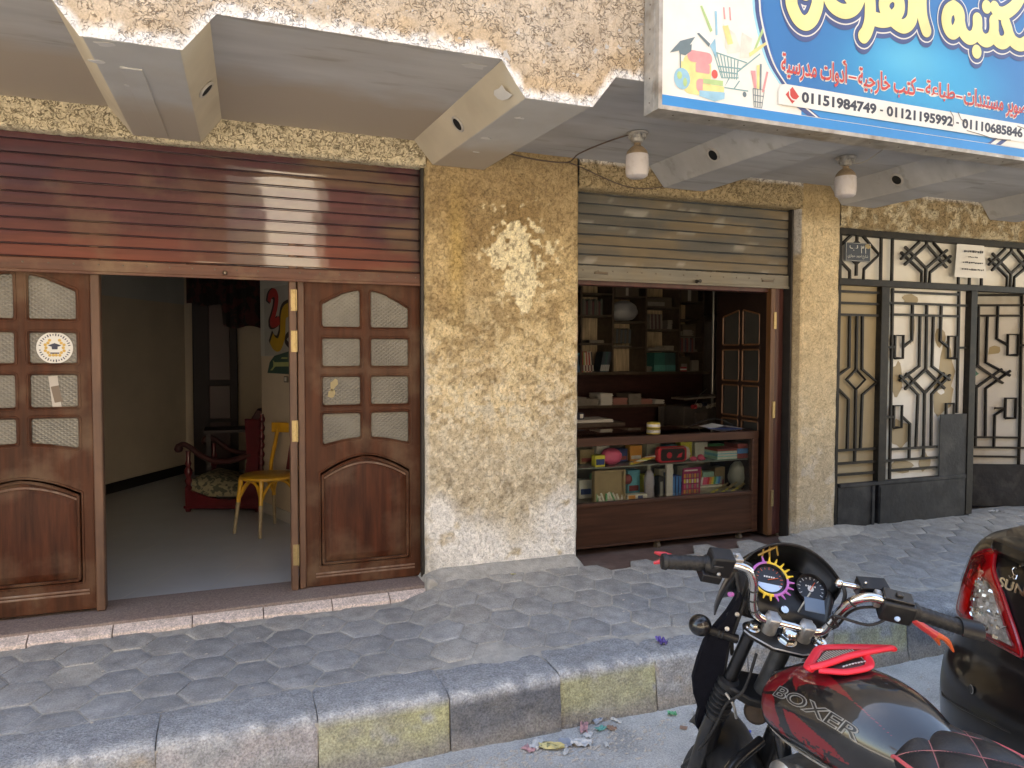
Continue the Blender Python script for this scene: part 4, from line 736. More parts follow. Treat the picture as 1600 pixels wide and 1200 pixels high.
def rr(u0, u1, v0, v1, r=.02): return [(p[0], p[1]) for p in rrect(u0, u1, v0, v1, r)]
flatp('schoolbag', [rr(.118, .27, .07, .245, .035), rr(.10, .125, .10, .21, .01)], 'pt_yellow'); flatp('schoolbag', [rr(.14, .275, .215, .268, .025), rr(.185, .262, .172, .215, .008), rr(.19, .262, .085, .145, .02)], 'pt_pink', .0013)
flatp('globe', [ell(.112, .132, .043, .048)], 'pt_globe', .0020); flatp('globe', [ell(.098, .145, .014, .018, 9), ell(.128, .118, .011, .02, 9)], 'pt_green', .0027)
flatp('graduation_cap', [[(.045, .238), (.100, .298), (.180, .328), (.137, .268)], [(.088, .272), (.162, .292), (.160, .262), (.128, .238), (.098, .240)], [(.098, .24), (.104, .24), (.106, .178), (.10, .178)]], 'pt_grey', .0020)
flatp('apple', [ell(.289, .176, .017, .020, 14)], 'pt_red', .0026)
flatp('books', [[(.226, .148), (.336, .152), (.336, .128), (.226, .126)]], 'pt_green', .0020); flatp('books', [[(.224, .124), (.342, .126), (.342, .097), (.224, .094)]], 'pt_yellow', .0021); flatp('books', [[(.206, .092), (.347, .100), (.345, .070), (.291, .052), (.206, .066)]], 'pt_globe', .0022)
def lines(name, L, w, m, l=.0012):
    mb = MB()
    for p in L: mb.tube([sp3(u, v, l) for u, v in p], w, 4, True, nrm=(0, -1, 0), flat=.05)
    mb.build(name, MATS[m], sg, smooth=False)
lines('trolley', [[(.281, .278), (.471, .254), (.417, .204), (.424, .178), (.329, .165), (.281, .278)], [(.309, .215), (.44, .222)], [(.318, .192), (.42, .196)], [(.417, .204), (.547, .307)], [(.37, .168), (.344, .123), (.481, .124)], [(.40, .125), (.43, .165)]] + [[(.30 + .02 * k, .275 - .003 * k), (.335 + .013 * k, .168)] for k in range(7)], .003, 'pt_teal')
flatp('trolley', [ell(.46, .106, .011, .013, 10)], 'pt_grey', .0012)
flatp('papers', [[(.332, .411), (.40, .378), (.44, .30), (.36, .28)], [(.44, .39), (.50, .37), (.49, .28), (.43, .27)], rr(.345, .415, .30, .345, .01)], 'pt_pale', .0009)
flatp('pencils', [[(.205, .471), (.216, .475), (.275, .372), (.262, .362)], [(.50, .30), (.515, .31), (.585, .455), (.57, .462)]], 'pt_green', .0015); flatp('pencils', [[(.284, .463), (.298, .463), (.303, .357), (.292, .352)], [(.26, .30), (.30, .25), (.29, .34)]], 'pt_globe', .0015)
flatp('pencils', [[(.331, .487), (.339, .487), (.346, .434), (.337, .434)], [(.364, .493), (.371, .493), (.378, .434), (.37, .434)], [(.493, .221), (.52, .224), (.528, .14), (.515, .14)], [(.585, .23), (.596, .228), (.572, .13), (.560, .13)]], 'pt_pink', .0016)
flatp('pencils', [[(.527, .25), (.545, .255), (.545, .14), (.53, .14)], [(.48, .30), (.588, .374), (.592, .362), (.486, .283)], [(.33, .40), (.36, .41), (.39, .33), (.36, .32)]], 'pt_yellow', .0017)
flatp('pencils', [[(.545, .26), (.556, .26), (.556, .14), (.545, .14)], [(.19, .345), (.20, .35), (.262, .31), (.255, .295)]], 'pt_grey', .0018)
lines('pencil_cup', [[(.508, .14), (.516, .055), (.560, .055), (.574, .14), (.508, .14)], [(.52, .14), (.525, .055)], [(.535, .14), (.537, .055)], [(.55, .14), (.55, .055)], [(.51, .11), (.57, .11)], [(.513, .08), (.565, .08)]], .002, 'pt_grey', .0022)
lines('crack', [[(1.80, .19), (1.825, .165), (1.83, .12)], [(1.86, .19), (1.885, .155), (1.93, .14)], [(1.93, .10), (2.05, .09), (2.14, .078), (2.28, .086)], [(2.33, .17), (2.40, .16), (2.46, .20)], [(2.40, .13), (2.46, .12), (2.50, .14)]], .0022, 'screw', .0075)
# ------------------------------------------------------------------ lamps and cables under the canopy
M('bulb_glass', (.62, .58, .58), .35, var=.05, dirt=((.40, .33, .25), .35, 30)); M('bulb_cap', (.30, .22, .14), .6, var=.3, vs=30); M('silver_socket', (.55, .53, .49), .4, metal=.6, var=.3, vs=30, dirt=((.2, .16, .12), .6, 40)); M('cable_brown', (.10, .065, .045), .6); M('cable_black', (.012, .012, .013), .45); M('cable_white', (.45, .42, .36), .6)
for lab, (x, y, zz) in (('dusty white bulb on the soffit beside the left end of the blue sign', (2.165, -.56, 2.648)), ('dusty white bulb with loose wires below the middle of the blue sign', (3.655, -.60, 2.649))):
    t = thing('bulb_lamp', lab, 'lamp', (x, y, zz), 'bulb lamps under the canopy')
    mb = MB().lathe([(.062, 0), (.062, .006), (.05, .012), (.036, .016), (.034, .050), (.022, .056)], (x, y, zz - .002), (0, 0, -1), 20)
    for k in range(10): a = 2 * math.pi * k / 10; mb.obox((x + .046 * math.cos(a), y + .046 * math.sin(a), zz - .022), ((math.cos(a), math.sin(a), 0), (-math.sin(a), math.cos(a), 0), (0, 0, 1)), (.003, .006, .012))
    mb.build('socket', MATS['silver_socket'], t)
    MB().lathe([(.018, .050), (.020, .070), (.040, .085), (.056, .105), (.062, .125)], (x, y, zz), (0, 0, -1), 28).build('cap', MATS['bulb_cap'], t)
    MB().lathe([(.0625, .124), (.064, .132), (.0625, .137), (.064, .142), (.065, .215), (.060, .240), (.045, .250), (.0, .252)], (x, y, zz), (0, 0, -1), 28).build('globe', MATS['bulb_glass'], t)
def cable(pts, r, m, label, k=5):
    mb = MB().tube(smoothpts(pts, k), r, 6); return tag(mb.build('cable', MATS[m]), label, 'cable')
cable([(2.13, -.56, 2.64), (2.04, -.42, 2.62), (1.98, -.2, 2.605), (1.99, -.02, 2.598), (1.80, -.022, 2.592), (1.62, -.022, 2.61), (1.52, -.02, 2.635)], .0045, 'cable_brown', 'thin brown cable running from the left bulb along the wall top')
cable([(2.00, -.022, 2.597), (2.10, -.022, 2.57), (2.24, -.022, 2.525), (2.40, -.022, 2.485), (2.55, -.025, 2.48), (2.68, -.025, 2.505)], .0035, 'cable_brown', 'thin brown cable sagging over the grey shutter top')
cable([(3.66, -.60, 2.62), (3.70, -.70, 2.60), (3.63, -1.0, 2.64), (3.60, -1.15, 2.58), (3.58, -1.19, 2.535)], .004, 'cable_white', 'pale loose wire between the second bulb and the sign frame')
cable([(4.62, -.62, 2.632), (4.60, -.64, 2.60), (4.56, -.80, 2.58), (4.55, -.9, 2.60), (4.50, -1.19, 2.545)], .003, 'cable_white', 'thin pale wire hanging from the sign by the rightmost drain sleeve')
# ------------------------------------------------------------------ left shop: furniture and wall painting
M('red_lacquer', (.10, .010, .014), .28, coat=.4, var=.2, vs=12); M('dark_lacquer', (.05, .012, .012), .45); M('brocade', (.24, .21, .13), .8, var=.1, ramp=((.055, .06, .04), 22, .50, .54)); M('yellow_paint', (.62, .34, .03), .32, coat=.3, var=.2, vs=14); M('worn_leg', (.30, .24, .15), .6, var=.35, vs=30)
ac = thing('armchair', 'carved dark red wooden armchair with a patterned seat cushion inside the left shop', 'armchair', (-.05, 2.57, .03))
au = Vector((.936, -.351, 0)); aw = Vector((.351, .936, 0)); ao = Vector((-.344, 2.675, .03))
def A(u, w, z): return ao + au * u + aw * w + Vector((0, 0, z))
for w in (0, .56):
    mb = MB(); prof = [(-.02, .03), (.64, .03), (.64, .20), (.52, .14), (.36, .105), (.20, .12), (.08, .165), (.0, .20), (-.02, .20)]
    mb.prism(prof, A(0, w, 0), au, (0, 0, 1), aw * .035); mb.prism([(-.03, .03), (.65, .03), (.65, .055), (-.03, .055)], A(0, w - .012, 0), au, (0, 0, 1), aw * .012); mb.build('side_rail', MATS['red_lacquer'], ac, bev=.004)
    mb = MB().lathe([(.024, .19), (.03, .21), (.018, .23), (.032, .27), (.018, .30), (.034, .335), (.036, .36), (.018, .39), (.028, .42), (.018, .45), (.022, .53)], A(.005, w + .018, 0), (0, 0, 1), 14); mb.build('post', MATS['red_lacquer'], ac)
    arm = smoothpts([A(-.085, w + .018, .535), A(-.07, w + .018, .57), A(-.03, w + .018, .585), A(.03, w + .018, .555), A(.14, w + .018, .475), A(.28, w + .018, .435), A(.42, w + .018, .455), A(.55, w + .018, .50)], 5)
    MB().tube(arm, [.030] * 6 + [.024] * (len(arm) - 6), 10).sph(A(-.075, w + .018, .548), .036, (1, 1, 1), 12, 8).build('arm', MATS['dark_lacquer'], ac)
    for u in (0, .60): MB().lathe([(.03, .03), (.02, .0), (.016, -.03)], A(u, w + .018, 0), (0, 0, 1), 10).build('leg', MATS['red_lacquer'], ac)
    MB().prism([(.455, .10), (.59, .10), (.62, .42), (.66, .80), (.50, .81), (.515, .45)], A(0, w, 0), au, (0, 0, 1), aw * .035).build('back_post', MATS['red_lacquer'], ac, bev=.006)
    mb = MB()
    for k in range(9): z = .18 + .075 * k; mb.lathe([(.014, 0), (.024, .012), (.026, .035), (.014, .06), (.014, .075)], A(.645 + .02 * k / 9, w - .03, z), (0, 0, 1), 10)
    mb.build('spindle', MATS['red_lacquer'], ac)
mb = MB(); P = np.zeros((12, 12, 3))
for i in range(12):
    for j in range(12):
        u, v = i / 11, j / 11; e = min(u, 1 - u, v, 1 - v); h = .33 - .10 * u + .05 * min(1, e / .18) ** .5; q = A(.03 + .46 * u, .03 + .53 * v, h - .05); P[i, j] = q
mb.grid(P); mb.prism([(.03, .13), (.49, .13), (.49, .18), (.03, .28)], A(0, .03, 0), au, (0, 0, 1), aw * .53); mb.build('seat_cushion', MATS['brocade'], ac)
MB().prism([(.46, .25), (.50, .25), (.55, .72), (.52, .74)], A(0, .05, 0), au, (0, 0, 1), aw * .49).build('back_cushion', MATS['brocade'], ac, bev=.012)
MB().prism([(.50, .74), (.60, .72), (.66, .86), (.60, .90)], A(0, .04, 0), au, (0, 0, 1), aw * .50).build('crest_rail', MATS['dark_lacquer'], ac, bev=.012)
yc = thing('wooden_chair', 'yellow painted bentwood chair with a round seat inside the left shop', 'chair', (.27, 1.72, .03))
cx, cy = .275, 1.72; ff = Vector((-.80, -.60, 0)); lr = Vector((.60, -.80, 0))
def Cc(f, l, z): return Vector((cx, cy, .03)) + ff * f + lr * l + Vector((0, 0, z))
MB().lathe([(.0, .0), (.19, .0), (.205, .012), (.205, .026), (.19, .034), (.0, .030)], (cx, cy, .44), (0, 0, 1), 32).build('seat', MATS['yellow_paint'], yc)
for f, l in ((.155, .115), (.155, -.115), (-.15, .12), (-.15, -.12)):
    MB().tube([Cc(f, l, .425), Cc(f * 1.12, l * 1.12, .24)], [.018, .016], 10).build('leg', MATS['yellow_paint'], yc); MB().tube([Cc(f * 1.12, l * 1.12, .24), Cc(f * 1.28, l * 1.28, 0)], [.0162, .012], 10).build('leg_foot', MATS['worn_leg'], yc)
for a, b in (((.155, .115), (.155, -.115)), ((.155, .115), (-.15, .12)), ((.155, -.115), (-.15, -.12)), ((-.15, .12), (-.15, -.12))):
    pts = [Cc(a[0] * 1.1, a[1] * 1.1, .26), Cc(a[0] * .8 + b[0] * .2, a[1] * .8 + b[1] * .2, .37), Cc((a[0] + b[0]) / 2, (a[1] + b[1]) / 2, .405), Cc(a[0] * .2 + b[0] * .8, a[1] * .2 + b[1] * .8, .37), Cc(b[0] * 1.1, b[1] * 1.1, .26)]
    MB().tube(smoothpts(pts, 5), .011, 8).build('brace', MATS['yellow_paint'], yc)
for l in (.15, -.15): MB().tube(smoothpts([Cc(-.14, l * .85, .41), Cc(-.165, l * 1.05, .5), Cc(-.215, l * 1.1, .66), Cc(-.24, l * 1.08, .78)], 5), .0155, 8).build('back_post', MATS['yellow_paint'], yc)
mb = MB(); rg = []
for k in range(13): a = (k - 6) / 6; rg.append([Cc(-.235 - .055 * (1 - a * a) + d, .215 * a, z) for d, z in ((0, .735), (.02, .735), (.02, .815), (0, .815))])
mb.loft(rg).build('top_rail', MATS['yellow_paint'], yc, bev=.006)
MB().prism([(-.03, 0), (.03, 0), (.035, .30), (-.035, .30)], Cc(-.20, 0, .45), lr, Vector((0, 0, 1)) - ff * .22, ff * -.012).build('splat', MATS['red_lacquer'], yc, bev=.003)
# painted digits on the partition wall
wd = Vector((.3132272, -.9496782, 0)); wnv = Vector((-.9496782, -.3132272, 0)); wo = Vector((.268, 2.48, 0)) + wnv * .006
def Wp(s_, z, l=0): return wo + wd * s_ + Vector((0, 0, z)) + wnv * l
for n, c in (('mural_red', (.42, .03, .03)), ('mural_yellow', (.55, .33, .03)), ('mural_green', (.03, .085, .07)), ('mural_black', (.02, .01, .012)), ('mural_pale', (.42, .48, .2)), ('mural_white', (.42, .42, .40))): M(n, c, .6)
mu = thing('wall_painting', 'wall painting of a red 2 and a yellow digit above a dark green base', 'wall painting', Wp(.4, 1.5)); 
def mstroke(path, hw, l, m, name):
    q = smoothpts([Wp(a, z, l) for a, z in path], 6); MB().tube(q, hw, 8, True, nrm=wnv, flat=.03).build(name, MATS[m], mu)
MB().prism([(.10, 1.385), (.62, 1.385), (.62, 1.95), (.10, 1.95)], Wp(0, 0, 0), wd, (0, 0, 1), wnv * .002).build('ground', MATS['mural_white'], mu, smooth=False)
two = [(.225, 1.835), (.25, 1.885), (.326, 1.905), (.385, 1.868), (.37, 1.79), (.315, 1.71), (.275, 1.66), (.35, 1.655), (.44, 1.675)]; fiv = [(.66, 1.755), (.56, 1.735), (.525, 1.69), (.515, 1.62), (.50, 1.545), (.43, 1.475), (.335, 1.485), (.275, 1.53)]
mstroke([(a - .04, z - .004) for a, z in two], .045, .004, 'mural_black', 'digit_shadow'); mstroke(two, .036, .007, 'mural_red', 'digit'); mstroke([(a - .035, z + .022) for a, z in fiv], .058, .005, 'mural_black', 'digit_shadow'); mstroke(fiv, .055, .009, 'mural_yellow', 'digit')
mstroke([(.63, 1.56), (.575, 1.535), (.565, 1.50), (.63, 1.468)], .022, .006, 'mural_black', 'digit_shadow')
MB().prism([(.32, 1.383), (.62, 1.42), (.62, 1.238), (.166, 1.238), (.22, 1.33)], Wp(0, 0, .004), wd, (0, 0, 1), wnv * .002).build('base', MATS['mural_green'], mu, smooth=False)
MB().prism([(.30, 1.345), (.335, 1.33), (.62, 1.335), (.62, 1.30), (.35, 1.295), (.30, 1.278), (.31, 1.31)], Wp(0, 0, .008), wd, (0, 0, 1), wnv * .002).prism([(.24, 1.262), (.28, 1.262), (.33, 1.288), (.30, 1.29)], Wp(0, 0, .008), wd, (0, 0, 1), wnv * .002).prism([(.47, 1.36), (.60, 1.36), (.60, 1.372), (.49, 1.372)], Wp(0, 0, .008), wd, (0, 0, 1), wnv * .002).build('ornament', MATS['mural_pale'], mu, smooth=False)
sw = thing('light_switch', 'small brown framed light switch below the wall painting', 'light switch', Wp(.56, 1.2))
MB().prism([(.525, 1.170), (.60, 1.170), (.60, 1.222), (.525, 1.222)], Wp(0, 0, 0), wd, (0, 0, 1), wnv * .01).build('frame', MATS['brown_tape'], sw, bev=.002); MB().prism([(.545, 1.18), (.58, 1.18), (.58, 1.212), (.545, 1.212)], Wp(0, 0, .01), wd, (0, 0, 1), wnv * .003).build('rocker', MATS['paper_white'], sw)
cb = thing('cupboard', 'tall black and dark red cupboard at the back of the left shop', 'cupboard', (-.12, 4.8, .03))
MB().box(-.37, .10, 4.72, 4.98, .03, 2.25).build('carcass', MATS['mural_black'], cb, bev=.006)
for z0, z1 in ((.10, .62), (.66, 1.04), (1.10, 1.95)): MB().box(-.20, .02, 4.70, 4.72, z0, z1).build('door_panel', MATS['dark_lacquer'], cb, bev=.006)
M('curtain', (.035, .025, .022), .85, ramp=((.09, .03, .03), 9, .5, .56))
cu_ = thing('curtain', 'dark patterned curtain pelmet hanging at the back of the left shop', 'curtain', (.05, 4.6, 2.2)); P = np.zeros((40, 6, 3))
for i in range(40):
    for j in range(6): x = -.42 + .92 * i / 39; P[i, j] = (x, 4.62 + .025 * math.sin(x * 55), 2.6 - (.66 + .24 * (x > -.05) + .015 * math.sin(x * 20)) * j / 5)
MB().grid(P).build('pelmet', MATS['curtain'], cu_); MB().tube([(-.45, 4.60, 2.6), (.52, 4.60, 2.6)], .012, 8).build('rod', MATS['dark_iron'], cu_)
tb = thing('side_table', 'small dark table standing behind the armchair in the left shop', 'table', (.12, 3.3, .03)); MB().box(-.22, .34, 3.1, 3.5, .66, .69).build('top', MATS['mural_black'], tb, bev=.004)
for x in (-.18, .30):
    for y in (3.14, 3.46): MB().box(x - .02, x + .02, y - .02, y + .02, .03, .66).build('leg', MATS['mural_black'], tb)
# ------------------------------------------------------------------ bookshop: shelves, books, desk, folded door, glass counter
M('shelf_wood', (.085, .06, .042), .5, var=.4, vs=14); M('ply_back', (.50, .39, .25), .6, var=.45, vs=7, sc=(6, 1, .6), dirt=((.09, .06, .04), .6, 3)); M('panel_red', (.055, .022, .018), .4, var=.3, vs=8, sc=(1, 1, 5)); M('steel_pole', (.35, .34, .33), .3, metal=.8)
sh = thing('bookshelf', 'dark wooden wall shelf unit with square compartments at the back of the bookshop', 'bookshelf', (3.9, 2.4, 1.21)); SY0, SY1 = 2.26, 2.58
xsd = [2.86, 3.236, 3.586, 3.967, 4.37, 4.66, 4.86]
MB().box(2.86, 4.86, SY1, SY1 + .012, .9, 2.6).build('back_board', MATS['ply_back'], sh, smooth=False)
for x in xsd: MB().box(x - .009, x + .009, SY0, SY1, 1.225, 2.6).build('divider', MATS['shelf_wood'], sh)
MB().box(2.85, 4.88, SY0 - .02, SY1, 1.20, 1.225).build('shelf', MATS['shelf_wood'], sh)
LV = [[1.50, 1.78, 2.02], [1.505, 1.785, 2.0], [1.472, 1.731, 1.985], [1.435, 1.655, 1.882], [1.423, 1.59, 1.764, 1.95], [1.40, 1.62, 1.82]]
for k, lv in enumerate(LV):
    for z in lv: MB().box(xsd[k] + .009, xsd[k + 1] - .009, SY0 + .005, SY1, z - .008, z + .008).build('shelf', MATS['shelf_wood'], sh)
MB().box(2.85, 4.86, SY1 - .05, SY1 - .002, .60, 1.20).build('lower_panel', MATS['panel_red'], sh)
random.seed(21)
BC = {}
def bookm(c):
    k = 'book_%d_%d_%d' % tuple(int(v * 100) for v in c)
    return M(k, c, .45, var=.12, vs=30)
def book(x, y, z, w, h, d, c, lean, label, group, c2=None):
    t = thing('book', label, 'book', (x, y, z), group); s_, co = math.sin(lean), math.cos(lean); ax = ((co, 0, -s_), (0, 1, 0), (s_, 0, co))
    MB().obox((x + s_ * h / 2, y + d / 2, z + h / 2 * co + abs(s_) * w / 2), ax, (w / 2, d / 2, h / 2)).build('cover', bookm(c), t, bev=.001)
    if c2:
        MB().obox((x + s_ * h * .2, y - .0006, z + h * .2 + abs(s_) * w / 2), ax, (w / 2 * .98, .0012, h * .15)).build('spine_label', bookm(c2), t)
    return t
zs = 1.2255; YB = SY0 + .02
for k in range(11): book(3.015 + k * .0205, YB, zs, .019, .19, .15, (.10, .30, .42), 0, 'blue book in the close row at the left end of the bookshop shelf', 'blue books on the left shelf', (.50, .12, .10) if k < 6 else (.10, .20, .34))
for k in range(3): book(3.262 + k * .02 - .07, YB, zs, .018, .17, .14, (.10, .09, .15), .12, 'dim dark purple book leaning at the right end of the first compartment', 'purple books in the first compartment')
for k, c in enumerate(((.45, .08, .06), (.30, .40, .12), (.62, .58, .50), (.50, .16, .10), (.60, .52, .44), (.45, .07, .07), (.55, .50, .42), (.06, .05, .05))): book(3.262 + k * .0165, YB, zs, .015, .205 - .006 * (k % 3), .15, c, -.03 - .012 * k, ('red', 'green', 'white', 'orange red', 'cream', 'crimson', 'pale grey', 'black')[k] + ' spined book leaning in the second shelf compartment', 'leaning books in the second compartment', (.6, .58, .5) if k % 2 else (.2, .1, .1))
for k, c in enumerate(((.05, .07, .09), (.06, .09, .12), (.05, .12, .12), (.07, .10, .13), (.05, .06, .08))): book(3.458 + k * .02, YB, zs, .017, .205, .15, c, .20, 'dark teal book with a pale foot leaning rightwards in the second shelf compartment', 'dark leaning books in the second compartment', (.45, .46, .46))
for k in range(12): book(4.088 + k * .0215, YB, zs, .019, .195, .15, (.04, .17, .15) if k < 6 else (.05, .11, .11), 0, 'teal book with a pale stripe in the third shelf compartment' if k < 6 else 'dark green book in the row of the third shelf compartment', 'teal books in the third compartment' if k < 6 else 'dark green books in the third compartment', (.10, .36, .33) if k < 6 else (.08, .26, .25))
for k in range(3): book(3.265 + k * .022 - .22, YB, 1.511, .018, .18, .14, (.06, .07, .09), -.05 * k, 'dark slate book standing in the middle left shelf compartment', 'dark books in the middle left compartment')
for k in range(9): book(4.395 + k * .021, YB, 1.4315, .017, .13 + .012 * (k % 3), .13, ((.07, .07, .10), (.20, .06, .05), (.16, .15, .13))[k % 3], .0, ('dark blue', 'dull red', 'grey')[k % 3] + ' small book in the lower row of the fourth shelf column', 'small books in the fourth column')
for k in range(8): book(3.62 + k * .024, YB, 1.514, .018, .15 - .01 * (k % 2), .13, ((.12, .09, .06), (.08, .10, .12))[k % 2], .04, ('brown', 'slate')[k % 2] + ' thin book in the middle row of the second shelf column', 'thin books in the second column')
for k in range(7): book(4.03 + k * .022, YB, 1.664, .017, .15, .13, ((.22, .20, .17), (.10, .05, .05))[k % 2], -.03, ('pale', 'dark maroon')[k % 2] + ' thin book in the upper row of the third shelf column', 'thin books in the third column')
for k in range(10): book(3.26 + k * .023, YB, 1.79, .018, .16 - .012 * (k % 3), .13, ((.10, .12, .10), (.18, .16, .14), (.14, .05, .05))[k % 3], .0, ('dark green', 'grey', 'maroon')[k % 3] + ' thin book in the top row of the left shelf column', 'thin books in the top left column')
M('plastic_bag', (.33, .33, .34), .4, var=.1, bump=.4, bs=20, spec=.7); M('box_red', (.45, .05, .06), .45, var=.1); M('box_dim', (.10, .075, .05), .7, var=.2)
def lump(name, c, r, sc, m, label, cat, nz=.12, group=None, seed=1):
    random.seed(seed); o = MB().sph(c, r, sc, 22, 14, nz).build(name, MATS[m], ang=70); return tag(o, label, cat, group)
lump('plastic_bag', (3.78, 2.40, 1.845), .125, (1.25, .9, .85), 'plastic_bag', 'crumpled grey plastic bag stuffed in the upper shelf compartment', 'plastic bag')
def solid(name, x0, x1, y0, y1, z0, z1, m, label, cat, group=None, bev=.003, extra=None):
    t = thing(name, label, cat, ((x0 + x1) / 2, (y0 + y1) / 2, z0), group); MB().box(x0, x1, y0, y1, z0, z1).build('body', MATS[m], t, bev=bev)
    for nm, b, mm in extra or (): MB().box(*b).build(nm, MATS[mm], t)
    return t
solid('small_box', 4.385, 4.475, 2.28, 2.36, 1.2255, 1.275, 'box_red', 'small red box on the shelf right of the teal books', 'box', extra=(('label', (4.39, 4.47, 2.2785, 2.2798, 1.24, 1.255), 'paper_white'),))
solid('carton', 3.63, 3.90, 2.30, 2.52, 1.994, 2.09, 'box_dim', 'dim brown carton at the top of the second shelf column', 'carton', extra=(('tape', (3.75, 3.78, 2.2985, 2.2995, 1.994, 2.09), 'grey_tape'),))
solid('carton', 4.40, 4.62, 2.30, 2.52, 1.96, 2.10, 'box_dim', 'dim brown carton at the top of the fourth shelf column', 'carton', extra=(('tape', (4.49, 4.53, 2.2985, 2.2995, 1.96, 2.10), 'grey_tape'),))
def papers(x0, x1, y0, y1, z0, n, th, m, label, group='paper stacks', seed=1, name='paper_stack'):
    random.seed(seed); t = thing(name, label, 'paper stack', ((x0 + x1) / 2, (y0 + y1) / 2, z0), group); mb = MB()
    for k in range(n): dx, dy = random.uniform(-.006, .006), random.uniform(-.006, .006); mb.rbox((x0 + x1) / 2 + dx, (y0 + y1) / 2 + dy, z0 + k * th, x1 - x0, y1 - y0, th * .85, random.uniform(-.04, .04))
    mb.build('sheets', MATS[m], t, smooth=False); return t
M('paper_dull', (.24, .215, .185), .7, var=.2, vs=20); M('paper_pink', (.40, .18, .15), .6, var=.2)
for k, (x, z, w, h) in enumerate(((3.42, 1.511, .16, .035), (3.72, 1.478, .20, .02), (4.12, 1.441, .22, .04), (4.02, 1.231, .08, .05), (4.47, 1.596, .18, .05), (4.50, 1.429, .22, .03), (4.05, 1.661, .05, .12), (4.27, 1.661, .06, .10))): papers(x - w / 2, x + w / 2, 2.29, 2.5, z, max(2, int(h / .007)), .007, 'paper_dull', ('flat papers in the middle left compartment', 'flat papers in the middle second compartment', 'flat papers in the middle third compartment', 'short paper pile left of the teal books', 'folded stationery in the upper fourth compartment', 'folded stationery in the lower fourth compartment', 'upright pad left in the upper third compartment', 'upright pad right in the upper third compartment')[k], 'loose papers on the shelves', k)
# low side counter with paper stacks
cn = thing('side_counter', 'dark wooden counter piled with paper along the back of the bookshop', 'counter', (3.5, 2.2, .03)); MB().box(2.86, 4.03, 1.98, 2.50, .89, .915).build('top', MATS['shelf_wood'], cn, bev=.003); MB().box(2.9, 3.98, 2.10, 2.48, .04, .89).build('front', MATS['panel_red'], cn); MB().box(3.985, 4.025, 2.0, 2.05, .04, .89).build('leg', MATS['steel_pole'], cn)
for k, (x0, x1, n, m) in enumerate(((3.04, 3.16, 10, 'paper_dull'), (3.17, 3.30, 8, 'paper_dull'), (3.31, 3.44, 14, 'paper_white'), (3.46, 3.66, 8, 'paper_pink'), (3.62, 3.76, 13, 'paper_dull'), (3.77, 3.90, 6, 'paper_pink'), (3.92, 4.02, 5, 'paper_white'))): papers(x0, x1, 2.0 + .03 * (k % 2), 2.24, .9155, n, .008, m, ('leftmost grey paper stack on the back counter', 'grey paper stack second from the left on the back counter', 'tallest white paper stack on the back counter', 'red and white paper stack in the middle of the back counter', 'uneven grey paper stack right of the red one on the back counter', 'low pink paper stack on the back counter', 'small bright white paper stack at the right end of the back counter')[k], 'paper stacks on the back counter', k + 30)
dk = thing('desk', 'dark desk end with papers just behind the glass counter', 'desk', (2.85, 1.35, .03)); MB().box(2.45, 3.10, 1.16, 1.62, .80, .835).build('top', MATS['shelf_wood'], dk, bev=.003); MB().box(2.5, 2.85, 1.2, 1.58, .04, .80).build('drawer_box', MATS['door_wood_worn'], dk)
papers(2.62, 3.0, 1.2, 1.45, .836, 4, .006, 'paper_white', 'loose white and blue papers on the desk behind the counter', None, 77); solid('pen_box', 2.66, 2.76, 1.25, 1.33, .862, .915, 'navy_ink', 'dark blue and white pen box on the desk papers', 'box', extra=(('label', (2.72, 2.75, 1.2485, 1.2495, .87, .905), 'paper_white'),))
M('tape_yellow', (.62, .50, .10), .4); t = thing('tape_roll', 'yellow tape roll standing on the glass counter', 'tape roll', (3.02, .60, .84)); MB().lathe([(.045, 0), (.052, .004), (.052, .040), (.045, .044), (.030, .044), (.030, 0)], (3.02, .60, .8405), (0, 0, 1), 24).build('roll', MATS['tape_yellow'], t); MB().lathe([(.0525, .012), (.0525, .032)], (3.02, .60, .8405), (0, 0, 1), 24).build('band', MATS['paper_white'], t)
pr = thing('printer', 'grey desktop printing machine with a feed tray at the right of the bookshop', 'printer', (4.3, 1.9, .7)); M('machine_grey', (.16, .15, .14), .5, var=.2, vs=20)
MB().box(4.08, 4.62, 1.75, 2.15, .70, .90).build('body', MATS['machine_grey'], pr, bev=.01); MB().obox((4.30, 1.85, .985), ((1, 0, .05), (0, 1, 0), (-.05, 0, 1)), (.22, .12, .010)).build('feed_tray', MATS['paper_dull'], pr, bev=.002); MB().tube([(4.2, 1.76, .9), (4.26, 1.74, 1.02), (4.33, 1.73, 1.07)], .005, 6).build('tray_arm', MATS['steel_pole'], pr); MB().box(4.20, 4.34, 1.73, 1.75, .72, .84).build('panel', MATS['paper_dull'], pr, bev=.004); MB().box(4.05, 4.66, 1.7, 2.2, .04, .70).build('stand', MATS['shelf_wood'], pr)
M('spool_white', (.45, .42, .36), .5); random.seed(14)
for k in range(9): x = 4.14 + k * .058; t = thing('spool', ('dark red' if k in (0, 5) else 'blue' if k in (2,) else 'off white') + ' ribbon spool number in a row on the printing machine'.replace(' number', ''), 'spool', (x, 1.72, .88), 'spools on the machine'); MB().lathe([(.022, 0), (.022, .006), (.014, .008), (.014, .038), (.022, .04), (.022, .046)], (x, 1.70, .902 + .012 * (k % 3)), (1, .2, 0), 12).build('reel', MATS['box_red' if k in (0, 5) else 'navy_ink' if k == 2 else 'spool_white'], t)
tag(MB().tube([(4.63, 2.05, .04), (4.63, 2.05, 2.6)], .016, 10).build('steel_pole', MATS['steel_pole']), 'upright shiny metal pole between the shelves and the inner door', 'pole')
tag(MB().box(4.68, 4.86, 2.22, 2.50, 1.2258, 1.75).build('dark_bundle', MATS['plaster_dark']), 'dark hanging stationery bundle in the corner by the pole', 'bundle')
